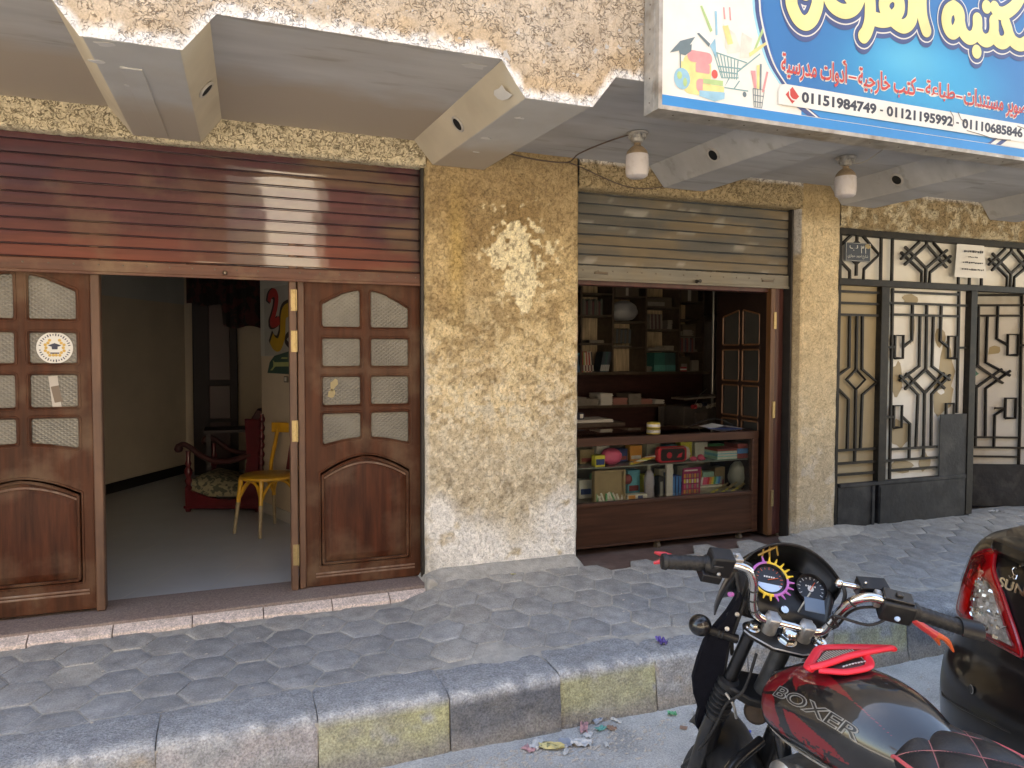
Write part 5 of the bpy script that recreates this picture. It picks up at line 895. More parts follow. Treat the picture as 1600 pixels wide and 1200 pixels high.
# inner door, folded open into the shop
fd = thing('glazed_door', 'brown glazed door leaf folded open into the bookshop beside the counter', 'door', (3.69, .4, .08)); M('inner_glass', (.035, .032, .027), .3, var=.2, dirt=((.07, .06, .05), .5, 5)); M('dark_door', (.018, .009, .006), .55, spec=.2, var=.3, vs=20); M('orange_wood', (.12, .05, .018), .45, var=.35, vs=26, **wood)
fr_h = []
rowz = [(1.478, 1.70), (1.20, 1.44), (.93, 1.165), (.66, .90)]; colsy = [(.215, .405), (.445, .645)]
for ri, (a, b) in enumerate(rowz):
    for c0, c1 in colsy: fr_h.append(rrect(c0, c1, a, b, .012, (lambda x, b=b: b + .05 * (1 - abs(x - .425) / .22)) if ri == 0 else None))
ph = rrect(.215, .645, .18, .52, .012, lambda x: .52 + .07 * (1 - ((x - .43) / .215) ** 2)); vs, fs = slab([(.14, .075), (.72, .075), (.72, 1.98), (.14, 1.98)], fr_h + [ph], 0, .04, .004)
RX = lambda p, xo=3.70: (xo + p[1] - .02, p[0], p[2])
MB().add([RX(v) for v in vs], fs).build('frame', MATS['dark_door'], fd, ang=30)
for h in fr_h:
    g = MB().add([(3.70, p[0], p[1]) for p in h] + [(3.704, p[0], p[1]) for p in h], [tuple(range(len(h))), tuple(range(2 * len(h) - 1, len(h) - 1, -1))]).build('pane', MATS['inner_glass'], fd, smooth=False)
    q = [(3.683, p[0], p[1]) for p in h]; MB().tube(q + q[:2], .007, 6, False).build('moulding', MATS['orange_wood'], g)
MB().add([(3.70, p[0], p[1]) for p in ph] + [(3.71, p[0], p[1]) for p in ph], [tuple(range(len(ph))), tuple(range(2 * len(ph) - 1, len(ph) - 1, -1))]).build('panel', MATS['door_panel'], fd, smooth=False)
MB().box(3.675, 3.715, .085, .135, .075, 1.98).build('edge_strip', MATS['orange_wood'], fd, bev=.003)
for z in (.35, 1.0, 1.65): MB().box(3.70, 3.722, .080, .0845, z - .06, z + .06).build('hinge', MATS['brass'], fd)
M('jamb_wood', (.075, .025, .02), .4, var=.35, vs=20, **wood); jb = thing('door_frame', 'dark red brown timber door frame round the bookshop opening', 'door frame', (3.78, .14, .08))
MB().box(3.728, 3.775, .11, .20, .07, 1.90).build('jamb', MATS['jamb_wood'], jb, bev=.006); MB().box(3.775, 3.825, .125, .24, .07, 1.90).build('jamb', MATS['jamb_wood'], jb, bev=.01); MB().box(2.06, 3.728, .12, .19, 1.855, 1.90).build('head', MATS['jamb_wood'], jb, bev=.006)
# glass counter
glass('clear_glass', (.95, .97, .96), .03, .05); M('counter_wood', (.050, .020, .010), .45, spec=.25, var=.45, vs=9, sc=(.25, 1, 3.5), rvar=.1); M('counter_rail', (.058, .025, .014), .5, spec=.25, var=.4, vs=12, sc=(.3, 1, 3)); M('counter_back', (.34, .31, .25), .6); M('shelf_glass', (.30, .34, .32), .1)
gc = thing('glass_counter', 'dark brown wooden shop counter with a glass front full of stationery', 'counter', (2.9, .4, .04)); GX0, GX1, CY0, CY1 = 1.985, 3.637, .15, .70
MB().box(GX0, GX1 - .045, CY0 + .006, CY0 + .03, .112, .378).build('front_panel', MATS['counter_wood'], gc); mb = MB().box(GX0, GX1, CY0, CY0 + .05, .785, .842).box(GX1 - .05, GX1, CY0 + .001, CY0 + .05, .10, .785).box(GX0, GX1 - .05, CY0 - .004, CY0 + .04, .378, .402).box(GX0, GX1, CY0 - .004, CY0 + .03, .098, .112).box(GX1 - .04, GX1, CY1 - .04, CY1, .1, .842).box(GX0, GX1, CY1 - .03, CY1, .815, .842).box(GX1 - .03, GX1, CY0 + .05, CY1 - .04, .80, .8415)
mb.build('frame', MATS['counter_rail'], gc, bev=.004); MB().box(GX0, GX1 - .05, CY0 + .018, CY0 + .023, .402, .785).build('front_glass', MATS['clear_glass'], gc, smooth=False); MB().box(GX0 + .01, GX1 - .035, CY0 + .04, CY1 - .035, .834, .8405).build('top_glass', MATS['clear_glass'], gc, smooth=False)
MB().box(GX0, GX1 - .02, CY0 + .04, CY1, .372, .382).build('floor_board', MATS['counter_back'], gc); MB().box(GX0, GX1 - .03, CY1 - .025, CY1 - .012, .10, .815).build('back_board', MATS['counter_back'], gc); MB().box(GX0, GX1 - .05, CY0 + .06, CY0 + .36, .624, .631).build('shelf', MATS['shelf_glass'], gc); MB().box(GX1 - .03, GX1 - .012, CY0 + .05, CY1 - .04, .11, .80).build('side_panel', MATS['counter_wood'], gc)
MB().box(2.885, 2.935, CY0 + .055, CY0 + .075, .382, .624).build('shelf_support', MATS['paper_white'], gc)
for x in (2.80, 3.50, 2.1):
    for y in (.19, .62): c = MB().lathe([(.026, -.012), (.026, .012)], (x, y, .062), (1, 0, 0), 16).build('caster', MATS['box_dim'], gc); MB().box(x - .016, x + .016, y - .012, y + .012, .075, .10).build('bracket', MATS['screw'], c)
# what lies in the counter
for n, c in (('st_pink', (.60, .10, .20)), ('st_red', (.55, .03, .05)), ('st_yellow', (.70, .58, .08)), ('st_orange', (.70, .28, .06)), ('st_blue', (.05, .20, .50)), ('st_cyan', (.15, .48, .62)), ('st_green', (.10, .35, .16)), ('st_magenta', (.30, .03, .12)), ('st_white', (.65, .63, .58)), ('st_brown', (.30, .23, .13)), ('st_grey', (.30, .31, .27)), ('st_navy', (.03, .06, .20)), ('st_black', (.02, .02, .022)), ('st_maroon', (.28, .06, .06)), ('st_mint', (.35, .62, .55)), ('st_clear', (.34, .33, .38))): M(n, tuple(min(.85, v * 1.35 + .01) for v in c), .4, var=.1, vs=20, spec=.6)
YC = CY0 + .08
solid('crayon_box', 2.33, 2.405, YC, YC + .06, .6315, .71, 'st_yellow', 'small yellow and blue crayon box on the counter shelf', 'box', extra=(('label', (2.335, 2.40, YC - .0015, YC - .0003, .645, .685), 'st_navy'),))
lump('pink_bag', (2.49, YC + .07, .6885), .072, (1.15, .8, .8), 'st_pink', 'knotted pink plastic bag of sweets on the counter shelf', 'bag', .16, None, 3)
for k in range(6): x = 2.60 + .03 * k; t = thing('pencil', ('yellow', 'orange', 'white', 'yellow', 'orange', 'white')[k] + ' pencil in the bundle right of the pink bag, ' + ('lowest left', 'second', 'third', 'fourth', 'fifth', 'topmost right')[k] + ' one', 'pencil', (x, YC, .65), 'pencils on the counter shelf'); MB().tube([(x, YC + .01 * k, .640 + .006 * k), (x + .10, YC + .04, .642 + .007 * k)], .008, 6).build('shaft', MATS[('st_yellow', 'st_orange', 'st_white')[k % 3]], t); MB().tube([(x - .012, YC + .01 * k - .004, .640 + .006 * k), (x, YC + .01 * k, .640 + .006 * k)], [.002, .008], 6).build('tip', MATS['st_brown'], t)
pc = thing('pencil_case', 'red trimmed black pencil case standing on the counter shelf', 'pencil case', (2.95, YC, .632)); MB().prism(rrect(2.83, 3.07, .6325, .745, .03), (0, YC, 0), (1, 0, 0), (0, 0, 1), (0, .05, 0)).build('body', MATS['st_red'], pc, bev=.008); MB().prism(rrect(2.85, 3.05, .645, .73, .02), (0, YC - .0015, 0), (1, 0, 0), (0, 0, 1), (0, .001, 0)).build('panel', MATS['st_black'], pc, smooth=False); MB().lathe([(.022, 0), (.022, .0012)], (2.92, YC - .0016, .685), (0, -1, 0), 20).prism([(2.98, .665), (3.02, .668), (3.03, .70), (3.0, .69)], (0, YC - .0028, 0), (1, 0, 0), (0, 0, 1), (0, .001, 0)).build('print', MATS['st_red'], pc, smooth=False); MB().tube([(2.85, YC - .002, .737), (3.05, YC - .002, .737)], .003, 6).build('zip', MATS['steel_pole'], pc)
lump('white_bag', (3.10, YC + .09, .68), .06, (.9, .6, .9), 'st_white', 'white paper bag behind the pink toys on the counter shelf', 'bag', .2, None, 4)
for k, (x, r) in enumerate(((3.13, .02), (3.195, .026))): t = thing('pink_toy', ('small flat' if k == 0 else 'larger round') + ' bright pink plastic toy on the counter shelf', 'toy', (x, YC, .632), 'pink toys'); MB().sph((x, YC + .01, .6315 + r * .9), r, (1.4 - .4 * k, 1, .9), 14, 10).build('body', MATS['st_pink'], t); MB().sph((x + r, YC + .005, .6315 + r * .5), r * .4, n=10, m=8).build('knob', MATS['st_pink'], t)
def stack(x0, x1, z, items, group):
    for h, c, nm in items:
        t = thing('exercise_book', nm, 'book', ((x0 + x1) / 2, YC + .08, z), group); MB().box(x0, x1, YC + .002, YC + .16, z, z + h * .95).build('cover', MATS[c], t, bev=.001); MB().box(x0 + .002, x1 - .002, YC - .0005, YC + .1, z + h * .2, z + h * .7).build('pages', MATS['st_white' if c in ('st_mint', 'st_cyan') else c], t); z += h
stack(3.335, 3.51, .6315, ((.022, 'st_mint', 'pale mint exercise book at the bottom of the mixed stack'), (.022, 'st_cyan', 'bright cyan exercise book in the mixed stack'), (.016, 'st_mint', 'thin mint exercise book near the top of the mixed stack'), (.018, 'st_maroon', 'maroon exercise book topping the mixed stack')), 'mixed stack of exercise books')
stack(3.515, 3.625, .6315, ((.036, 'st_maroon', 'maroon book at the bottom of the tall stack by the counter end'), (.038, 'st_blue', 'blue book in the middle of the tall stack by the counter end'), (.036, 'st_maroon', 'maroon book on top of the tall stack by the counter end')), 'tall stack of books')
t = thing('display_box', 'open brown wooden tray of small items standing in the counter', 'box', (2.44, YC, .38)); MB().box(2.335, 2.555, YC + .03, YC + .04, .3825, .60).build('back', MATS['st_brown'], t); mb = MB().box(2.325, 2.340, YC - .002, YC + .045, .3825, .605).box(2.552, 2.567, YC - .002, YC + .045, .3825, .605).box(2.34, 2.552, YC, YC + .045, .59, .604); mb.build('frame', MATS['st_brown'], t, bev=.002)
random.seed(12)
for k in range(12): x = 2.35 + .017 * k; t = thing('chalk_piece', 'pale chalk or peg piece lying in the wooden tray', 'chalk', (x, YC, .39), 'pieces in the wooden tray'); MB().tube([(x, YC + .005, .3835), (x + random.uniform(-.03, .03), YC + .024, .42 + .03 * random.random())], .008, 8).build('stick', MATS['st_white' if k % 4 else 'st_green'], t); 
solid('small_box', 2.58, 2.735, YC - .01, YC + .05, .3825, .425, 'st_white', 'low white and orange box at the counter front', 'box', extra=(('label', (2.66, 2.70, YC - .0115, YC - .0102, .392, .415), 'st_navy'), ('side', (2.585, 2.64, YC - .0115, YC - .0102, .39, .42), 'st_orange')))
for k, (x, c) in enumerate(((2.59, 'st_red'), (2.65, 'st_maroon'))): lump('toy_lump', (x, YC + .12, .44 + .07 * (k % 2)), .035, (1, 1, 1), c, ('bright red', 'dim maroon')[k] + ' wrapped item behind the white box', 'wrapped item', .2, None, k)
t = thing('glitter_bottle', 'clear plastic bottle with a dented neck standing in the counter', 'bottle', (2.775, YC + .02, .3825)); MB().lathe([(.036, 0), (.038, .03), (.034, .06), (.038, .10), (.036, .15), (.028, .18), (.012, .20)], (2.775, YC + .03, .3825), (0, 0, 1), 20).build('body', MATS['st_clear'], t); MB().lathe([(.014, .20), (.014, .232), (.0, .234)], (2.775, YC + .03, .3825), (0, 0, 1), 14).build('cap', MATS['st_grey'], t)
solid('black_box', 2.835, 2.882, YC, YC + .06, .3825, .535, 'st_black', 'upright black box with pale lettering marks left of the white support', 'box', extra=(('label', (2.848, 2.868, YC - .0015, YC - .0003, .40, .50), 'st_grey'),))
for k in range(3): x = 2.95 + .026 * k; solid('notebook', x, x + .022, YC, YC + .12, .3825, .545 - .006 * k, 'st_navy', ('first', 'second', 'third')[k] + ' upright navy notebook right of the white support', 'notebook', 'navy notebooks', .001, (('pages', (x + .003, x + .019, YC - .001, YC + .1, .386, .53), 'st_blue'),))
t = thing('craft_set', 'magenta card of coloured chalk sticks standing in the counter', 'craft set', (3.11, YC, .3825)); MB().prism([(0, 0), (.155, -.0), (.162, .205), (.01, .20)], (3.03, YC, .3825), (1, 0, 0), (0, 0, 1), (0, .012, 0)).build('card', MATS['st_magenta'], t, bev=.001)
for i in range(6):
    for j in range(4): MB().box(3.045 + i * .022, 3.058 + i * .022, YC - .004, YC - .0003, .40 + j * .038, .428 + j * .038).build('stick', MATS[('st_orange', 'st_white', 'st_pink', 'st_brown', 'st_yellow', 'st_grey')[(i * 3 + j * 2) % 6]], t)
MB().box(3.05, 3.16, YC - .002, YC - .0003, .562, .572).build('title', MATS['st_white'], t)
t = thing('marker_set', 'pack of rainbow coloured markers lying in the counter', 'marker set', (3.28, YC, .43)); MB().box(3.19, 3.385, YC + .01, YC + .09, .432, .445).build('tray', MATS['st_white'], t); MB().box(3.2, 3.375, YC + .02, YC + .09, .3825, .432).build('base', MATS['st_grey'], t)
for k, c in enumerate(('st_white', 'st_pink', 'st_pink', 'st_red', 'st_orange', 'st_yellow', 'st_green', 'st_cyan', 'st_blue', 'st_grey')): MB().lathe([(.009, 0), (.009, .05), (.006, .055)], (3.202 + .019 * k, YC + .012, .455), (0, -.25, 1), 10).build('marker', MATS[c], t)
random.seed(31)
for k in range(9): x = 3.27 + .03 * k; t = thing('paint_brush', 'tan handled paint brush in the loose heap at the counter front', 'paint brush', (x, YC, .39), 'paint brushes in the counter'); z = .392 + .012 * (k % 3); MB().tube([(x, YC - .01, z - .003), (x + .13, YC + .06 - .01 * (k % 4), z + .03)], .006, 6).build('handle', MATS['st_brown' if k % 3 else 'st_yellow'], t); MB().tube([(x - .03, YC - .022, z - .005), (x, YC - .01, z - .003)], [.002, .0065], 6).build('bristle', MATS['st_yellow'], t)
lump('grey_bag', (3.59, YC + .09, .49), .105, (.75, .55, 1.0), 'st_grey', 'tall grey green plastic bag at the right end inside the counter', 'bag', .14, None, 6)
ob = thing('open_book', 'open white book left on the right end of the glass counter', 'book', (3.53, .45, .842)); P = np.zeros((13, 5, 3))
for i in range(13):
    for j in range(5): u = (i - 6) / 6; P[i, j] = (3.52 + .12 * u + .03 * j / 4, .36 + .20 * j / 4 - .05 * u, .8435 + .03 * (1 - abs(u)) ** 1.5 * (u < 0) + .012 * (1 - abs(u)) * (u >= 0))
MB().grid(P).build('pages', MATS['paper_white'], ob); MB().rbox(3.535, .46, .8412, .25, .21, .002, -.35).build('cover', MATS['st_navy'], ob)
tag(MB().tube(smoothpts([(3.30, .55, .842), (3.42, .50, .90), (3.55, .48, .90), (3.63, .42, .85)], 6), .004, 6).build('cable', MATS['cable_black']), 'black cable looping over the open book on the counter', 'cable')
random.seed(61)
for k, (x, w, h, c, d) in enumerate(((2.30, .11, .10, 'st_brown', 'brown'), (2.43, .10, .12, 'st_white', 'white'), (2.56, .12, .09, 'st_navy', 'navy'), (2.70, .10, .11, 'st_orange', 'orange'), (2.84, .12, .12, 'st_grey', 'grey'), (2.99, .11, .10, 'st_cyan', 'cyan'), (3.13, .10, .12, 'st_yellow', 'yellow'), (3.26, .11, .11, 'st_white', 'pale'), (3.40, .12, .09, 'st_green', 'green'))): solid('packet', x, x + w, YC + .17, YC + .24, .6315, .6315 + h, c, d + ' packet in the back row of the upper counter shelf', 'packet', 'packets at the back of the upper shelf', .002, (('label', (x + .01, x + w - .01, YC + .1685, YC + .1697, .645, .67), 'st_white' if k % 2 else 'st_maroon'),))
for k, (x, w, h, c, d) in enumerate(((2.30, .10, .13, 'st_white', 'white'), (2.42, .12, .16, 'st_green', 'green'), (2.56, .11, .12, 'st_brown', 'brown'), (2.69, .10, .18, 'st_cyan', 'cyan'), (2.82, .10, .14, 'st_yellow', 'yellow'), (2.96, .12, .17, 'st_white', 'pale'), (3.11, .10, .19, 'st_grey', 'grey'), (3.22, .11, .15, 'st_orange', 'orange'), (3.34, .10, .13, 'st_mint', 'mint green'), (3.45, .09, .16, 'st_brown', 'tan'))): solid('packet', x, x + w, YC + .18, YC + .26, .3825, .3825 + h, c, d + ' packet in the back row on the counter floor', 'packet', 'packets at the back of the counter floor', .002, (('label', (x + .01, x + w - .01, YC + .1785, YC + .1797, .41, .45), 'st_maroon' if k % 2 else 'st_navy'),))
for k, (x, z, w, h, c, d) in enumerate(((4.40, 1.231, .12, .15, 'box_dim', 'dim brown box on the lowest fourth shelf'), (4.54, 1.231, .09, .11, 'paper_dull', 'grey box on the lowest fourth shelf'), (4.42, 1.60, .17, .12, 'box_dim', 'dim brown box on the third fourth shelf'), (4.69, 1.24, .12, .14, 'paper_dull', 'pale box in the corner compartment by the pole'), (3.99, 1.89, .30, .10, 'box_dim', 'long dim box above the third compartment'), (4.20, 1.444, .12, .05, 'paper_dull', 'small heap in the middle third compartment'))): solid('shelf_box', x, x + w, SY0 + .03, SY0 + .2, z, z + h, c, d, 'box', None, .003, (('label', (x + .01, x + w * .7, SY0 + .0285, SY0 + .0297, z + .01, z + h * .5), 'paper_dull'),))
# ------------------------------------------------------------------ litter
random.seed(17)
for n, c in (('lt_white', (.62, .60, .56)), ('lt_purple', (.13, .09, .34)), ('lt_green', (.10, .36, .18)), ('lt_pink', (.48, .26, .26)), ('lt_yellow', (.55, .48, .22)), ('lt_grey', (.36, .38, .42)), ('lt_teal', (.12, .36, .30)), ('lt_brown', (.30, .18, .12)), ('lt_blue', (.08, .12, .45))): M(n, c, .55, var=.15, vs=60)
def scrap(x, y, r, m, label, group=None, crump=.4, on=None, asp=.6, name='litter'):
    if not on: x, y = x * 1.174, -4.2 + (y + 4.2) * 1.174
    z = (float(zp(x, y)) + .002 if on else zroad(x, y)) ; P = np.zeros((7, 7, 3)); a = random.uniform(0, 3.1)
    for i in range(7):
        for j in range(7):
            u, v = (i - 3) / 3 * r, (j - 3) / 3 * r * asp; k = 1 - .25 * random.random() * (i in (0, 6) or j in (0, 6)); P[i, j] = (x + (u * math.cos(a) - v * math.sin(a)) * k, y + (u * math.sin(a) + v * math.cos(a)) * k, z + .004 + r * crump * random.random())
    return tag(MB().grid(P).build('wrapper' if 'wrapper' in label else 'bottle_cap' if 'cap' in label else 'paper_scrap', MATS[m]), label, 'litter', group, 'thing')
scrap(2.0, -1.12, .034, 'lt_purple', 'crumpled purple sweet wrapper on top of the kerb', crump=1.0, on=1); scrap(1.635, -1.76, .024, 'lt_green', 'bright green crumpled wrapper on the road near the motorcycle', crump=.8); scrap(1.73, -1.81, .05, 'lt_white', 'folded white paper strip on the road by the front fork', asp=.35)
scrap(1.59, -.13, .018, 'lt_yellow', 'small yellow cigarette pack scrap on the pavers by the pillar', on=1, asp=.4); scrap(1.62, -1.86, .018, 'lt_brown', 'dark round bottle cap on the road near the fork', crump=.1, asp=1); scrap(1.82, -1.99, .02, 'lt_blue', 'blue scrap on the road beside the front wheel', crump=.8)
for k, (x, y, r, m, a, d) in enumerate(((1.0, -1.80, .03, 'lt_pink', .7, 'pink wrapper at the left end of the litter heap by the kerb'), (1.08, -1.82, .06, 'lt_yellow', .35, 'long yellow wrapper in the litter heap'), (1.04, -1.78, .045, 'lt_white', .5, 'white paper flap behind the yellow wrapper in the litter heap'), (1.14, -1.81, .035, 'lt_grey', .9, 'grey blue paper square in the litter heap'), (1.195, -1.83, .05, 'lt_white', .6, 'largest white paper piece in the litter heap'), (1.25, -1.78, .028, 'lt_white', .7, 'small white paper right of the largest piece in the litter heap'), (1.255, -1.735, .05, 'lt_pink', .4, 'pinkish torn wrapper close under the kerb'), (1.315, -1.76, .03, 'lt_teal', .6, 'teal green carton scrap in the litter heap'), (1.34, -1.70, .05, 'lt_grey', .25, 'narrow pale strip along the kerb foot'), (1.40, -1.73, .03, 'lt_white', .3, 'white straw like strip at the right end of the litter heap'), (1.355, -1.77, .025, 'lt_brown', .8, 'brown leaf scrap in the litter heap'), (1.12, -1.86, .03, 'lt_white', .4, 'white torn strip in front of the yellow wrapper'), (1.28, -1.87, .02, 'lt_white', .5, 'tiny white chip in front of the litter heap'), (1.52, -1.62, .035, 'lt_white', .6, 'pale flattened scrap between kerb and litter heap'), (1.60, -2.06, .025, 'lt_yellow', .6, 'small cream scrap on the open road left of the wheel'), (1.48, -2.08, .02, 'lt_white', .5, 'small white scrap on the open road below the kerb'), (5.95, .0, .05, 'lt_white', .3, 'white scrap on the pavement in front of the gate'))):
    scrap(x, y, r, m, d, 'litter on the road' if k < 16 else None, asp=a, on=(k == 16))
mb = MB(); random.seed(23)
for k in range(650):
    x = random.gauss(1.25, .35) if k < 380 else random.uniform(-.8, 3.5); y = (-1.36 - abs(random.gauss(0, .13))) if k < 380 else random.uniform(-1.9, -.1)
    z = zroad(x, y) if y < -1.29 else float(zp(x, y)) + .002; r = random.uniform(.002, .006) * (1 if y < -1.29 else .55); mb.obox((x, y, z + .003), ((1, random.random(), .2), (-random.random(), 1, 0), (0, .2, 1)), (r * random.uniform(.6, 2), r, r * .3))
tag(mb.build('grit', M('grit', (.48, .43, .37), .8, var=.4, vs=200), smooth=False), kind='stuff', label='pale grit and crumbs scattered along the kerb')
# ------------------------------------------------------------------ motorcycle, nosed in to the kerb with the bars turned right
M('bike_black', (.008, .008, .009), .3, spec=.3, coat=.6, cior=1.6, var=.3, vs=30, dirt=((.06, .057, .05), .15, 14)); M('bike_plastic', (.010, .010, .011), .42, spec=.35, var=.3, vs=25, dirt=((.07, .067, .06), .25, 18)); M('bike_rubber', (.012, .012, .013), .5, spec=.4, var=.3, vs=60, bump=.25, bs=160, dirt=((.06, .06, .057), .25, 30)); M('bike_cloth', (.005, .0055, .010), .8, spec=.12, var=.3, vs=50, bump=.3, bs=220)
M('chrome', (.66, .64, .60), .12, metal=1, var=.12, vs=40, rvar=.07); M('cast_alu', (.40, .40, .39), .42, metal=.8, var=.25, vs=40, dirt=((.12, .10, .08), .5, 30)); M('steel_dark', (.10, .10, .10), .4, metal=.7, var=.3, vs=30); M('lever_red', (.55, .03, .035), .3, coat=.3); M('lever_orange', (.58, .10, .025), .3); M('gauge_face', (.012, .012, .014), .35); M('gauge_blue', (.40, .55, .78), .25); M('horn_brown', (.035, .022, .015), .7, var=.5, vs=40); M('tag_blue', (.10, .14, .20), .25); M('gauge_white', (.60, .60, .60), .4); M('gauge_red', (.55, .10, .04), .4)
M('ring_yellow', (.72, .50, .04), .35); M('ring_purple', (.42, .12, .42), .35); M('tank_paint', attr=True, rough=.35, spec=.25, coat=1, cior=1.62, var=.06, vs=10, dirt=((.10, .09, .08), .10, 16)); M('emblem_edge', (.26, .25, .23), .4); M('emblem_fill', (.012, .012, .013), .35); M('seat_vinyl', (.014, .014, .016), .42, var=.2, vs=40, bump=.15, bs=240); M('piping_red', (.60, .10, .11), .45); M('stitch_red', (.34, .13, .13), .7); M('red_plastic', (.75, .025, .045), .32, var=.05); M('grille_strip', (.45, .42, .34), .4); M('gold_decal', (.38, .25, .07), .4); M('tyre', (.022, .022, .022), .75, var=.3, vs=40, bump=.4, bs=90); M('lens_red', (.35, .01, .01), .15, coat=.5)
bO, bF, bL, bU = Vector((1.36352, -2.72004, -.29)), Vector((-.0766615, .99705718, 0)), Vector((-.99657607, -.07662451, -.03106152)), Vector((-.03097011, -.00238122, .99951747))
RK = R(27); bs_, bh = -.5604965, .956034856; sa = Vector((-math.sin(RK), 0, math.cos(RK))); sf0 = Vector((math.cos(RK), 0, math.sin(RK))); sl0 = Vector((0, 1, 0)); sf = sf0 * math.cos(bs_) + sl0 * math.sin(bs_); sl = -sf0 * math.sin(bs_) + sl0 * math.cos(bs_)
def TB(p): return bO + bF * p[0] + bL * p[1] + bU * p[2]
def TS(p): v = Vector((0, 0, bh)) + sf * p[0] + sl * p[1] + sa * p[2]; return TB(v)
bk = thing('motorcycle', 'black and red motorcycle with chrome handlebars parked nose in to the kerb', 'motorcycle', tuple(bO))
BB = lambda: MB(TB)
SBm = lambda: MB(TS)
# front wheel, fork
wc = Vector((-.085, 0, -.757))
def wheel(TM, c, r, w, par):
    mb = MB(TM); n = 40; prof = [(r - .075, -w * .7), (r - .05, -w), (r - .02, -w * .95), (r - .004, -w * .5), (r, 0), (r - .004, w * .5), (r - .02, w * .95), (r - .05, w), (r - .075, w * .7)]
    def ring(f): a = 2 * math.pi * f / n; return [(c[0] + p * math.cos(a), c[1] + q, c[2] + p * math.sin(a)) for p, q in prof]
    rg = [ring(i) for i in range(n)]; mb.loft(rg + [rg[0]], caps=False, close=False); wl = mb.build('wheel', MATS['tyre'], par, fixn=True)
    mb = MB(TM); m2 = [(r - .072, -w * .72), (r - .085, -w * .55), (r - .088, 0), (r - .085, w * .55), (r - .072, w * .72)]
    rg = [[(c[0] + p * math.cos(2 * math.pi * f / n), c[1] + q, c[2] + p * math.sin(2 * math.pi * f / n)) for p, q in m2] for f in range(n)]; mb.loft(rg + [rg[0]], caps=False, close=False); mb.build('rim', MATS['cast_alu'], wl)
    mb = MB(TM)
    for k in range(18):
        a = 2 * math.pi * k / 18; b = a + .25 * (1 if k % 2 else -1); mb.tube([(c[0] + .035 * math.cos(b), c[1] + .03 * (1 if k % 4 < 2 else -1), c[2] + .035 * math.sin(b)), (c[0] + (r - .085) * math.cos(a), c[1], c[2] + (r - .085) * math.sin(a))], .002, 5)
    mb.build('spokes', MATS['chrome'], wl); MB(TM).lathe([(.03, -.05), (.05, -.045), (.05, -.02), (.03, -.018), (.03, .02), (.075, .022), (.075, .05), (.02, .052)], c, (0, 1, 0), 24).build('hub', MATS['cast_alu'], wl); return wl
wheel(TS, wc, .29, .042, bk)
for s_ in (1, -1):
    l = .087 * s_
    fk = SBm().cyl((.013, l, -.005), (.013, l, -.20), .0175, n=18).build('fork_tube', MATS['bike_black'], bk)
    mb = SBm(); prof = [(.020, -.185), (.031, -.19), (.032, -.205)]
    for k in range(6): z = -.215 - .0165 * k; prof += [(.0215, z), (.0325, z - .005), (.0325, z - .010), (.0215, z - .0150)]
    prof += [(.026, -.318), (.026, -.33)]
    mb.lathe([(r, -z - .185) for r, z in prof], (.013, l, -.185), (-.10, 0, -1), 24).build('gaiter', MATS['bike_rubber'], fk, ang=20)
    SBm().tube([(.0, l, -.325), (-.012, l, -.40), (-.040, l, -.52), (-.062, l, -.66), (-.085, l, -.79)], [.0285, .0285, .0275, .026, .024], 20).build('fork_leg', MATS['bike_black'], bk)
    SBm().lathe([(.019, 0), (.019, .004), (.015, .006), (.015, .012), (.0, .013)], (.013, l, .0005), (0, 0, 1), 20).lathe([(.010, .012), (.010, .016), (.006, .017)], (.013, l, .0005), (0, 0, 1), 6).build('fork_cap', MATS['chrome'], bk)
pl = [(.030, .108), (.0, .110), (-.012, .098), (-.040, .040), (-.040, -.035), (-.010, -.104), (.0, -.112), (.034, -.110), (.055, -.07), (.060, 0), (.055, .07)]
yk = SBm().prism(pl, (0, 0, -.014), (1, 0, 0), (0, 1, 0), (0, 0, .014)).build('top_yoke', MATS['bike_plastic'], bk, bev=.004); q = [(p[0] * 1.0, p[1] * 1.0, -.001) for p in pl[1:7]]; SBm().tube(q, .0022, 6).build('yoke_edge', MATS['cast_alu'], yk)
SBm().lathe([(.026, 0), (.026, .003), (.022, .004)], (0, 0, 0), (0, 0, 1), 24).lathe([(.0205, .003), (.0205, .019), (.0185, .021)], (0, 0, 0), (0, 0, 1), 6).lathe([(.018, .020), (.018, .030), (.015, .033), (.0, .034)], (0, 0, 0), (0, 0, 1), 20).build('stem_nut', MATS['chrome'], bk, ang=25)
SBm().prism([(p[0] - .004, p[1]) for p in pl], (0, 0, -.215), (1, 0, 0), (0, 1, 0), (0, 0, .028)).build('lower_yoke', MATS['bike_plastic'], bk, bev=.006); SBm().cyl((0, 0, -.19), (0, 0, -.014), .024, n=18).build('steering_stem', MATS['steel_dark'], bk)
for s_ in (1, -1): SBm().lathe([(.021, 0), (.019, .02), (.021, .028), (.021, .046), (.015, .05)], (.020, .045 * s_, 0), (0, 0, 1), 18).build('bar_clamp', MATS['cast_alu'], bk); SBm().obox((.020, .045 * s_, .040), ((1, 0, 0), (0, 1, 0), (0, 0, 1)), (.02, .014, .011)).build('clamp_cap', MATS['cast_alu'], bk, bev=.004)
bar = smoothpts([(-.016, .367, .168), (.004, .26, .176), (.018, .200, .180), (.020, .166, .178), (.020, .146, .168), (.020, .131, .146), (.020, .121, .115), (.020, .110, .078), (.020, .094, .048), (.020, .07, .034), (.020, .03, .031), (.020, -.03, .030), (.020, -.066, .030), (.020, -.086, .044), (.019, -.094, .080), (.014, -.098, .118), (.006, -.106, .158), (.0, -.124, .186), (-.002, -.150, .196), (-.008, -.20, .193), (-.016, -.30, .183), (-.018, -.375, .179)], 5)
hb = SBm().tube(bar, .0118, 14).build('handlebar', MATS['chrome'], bk)
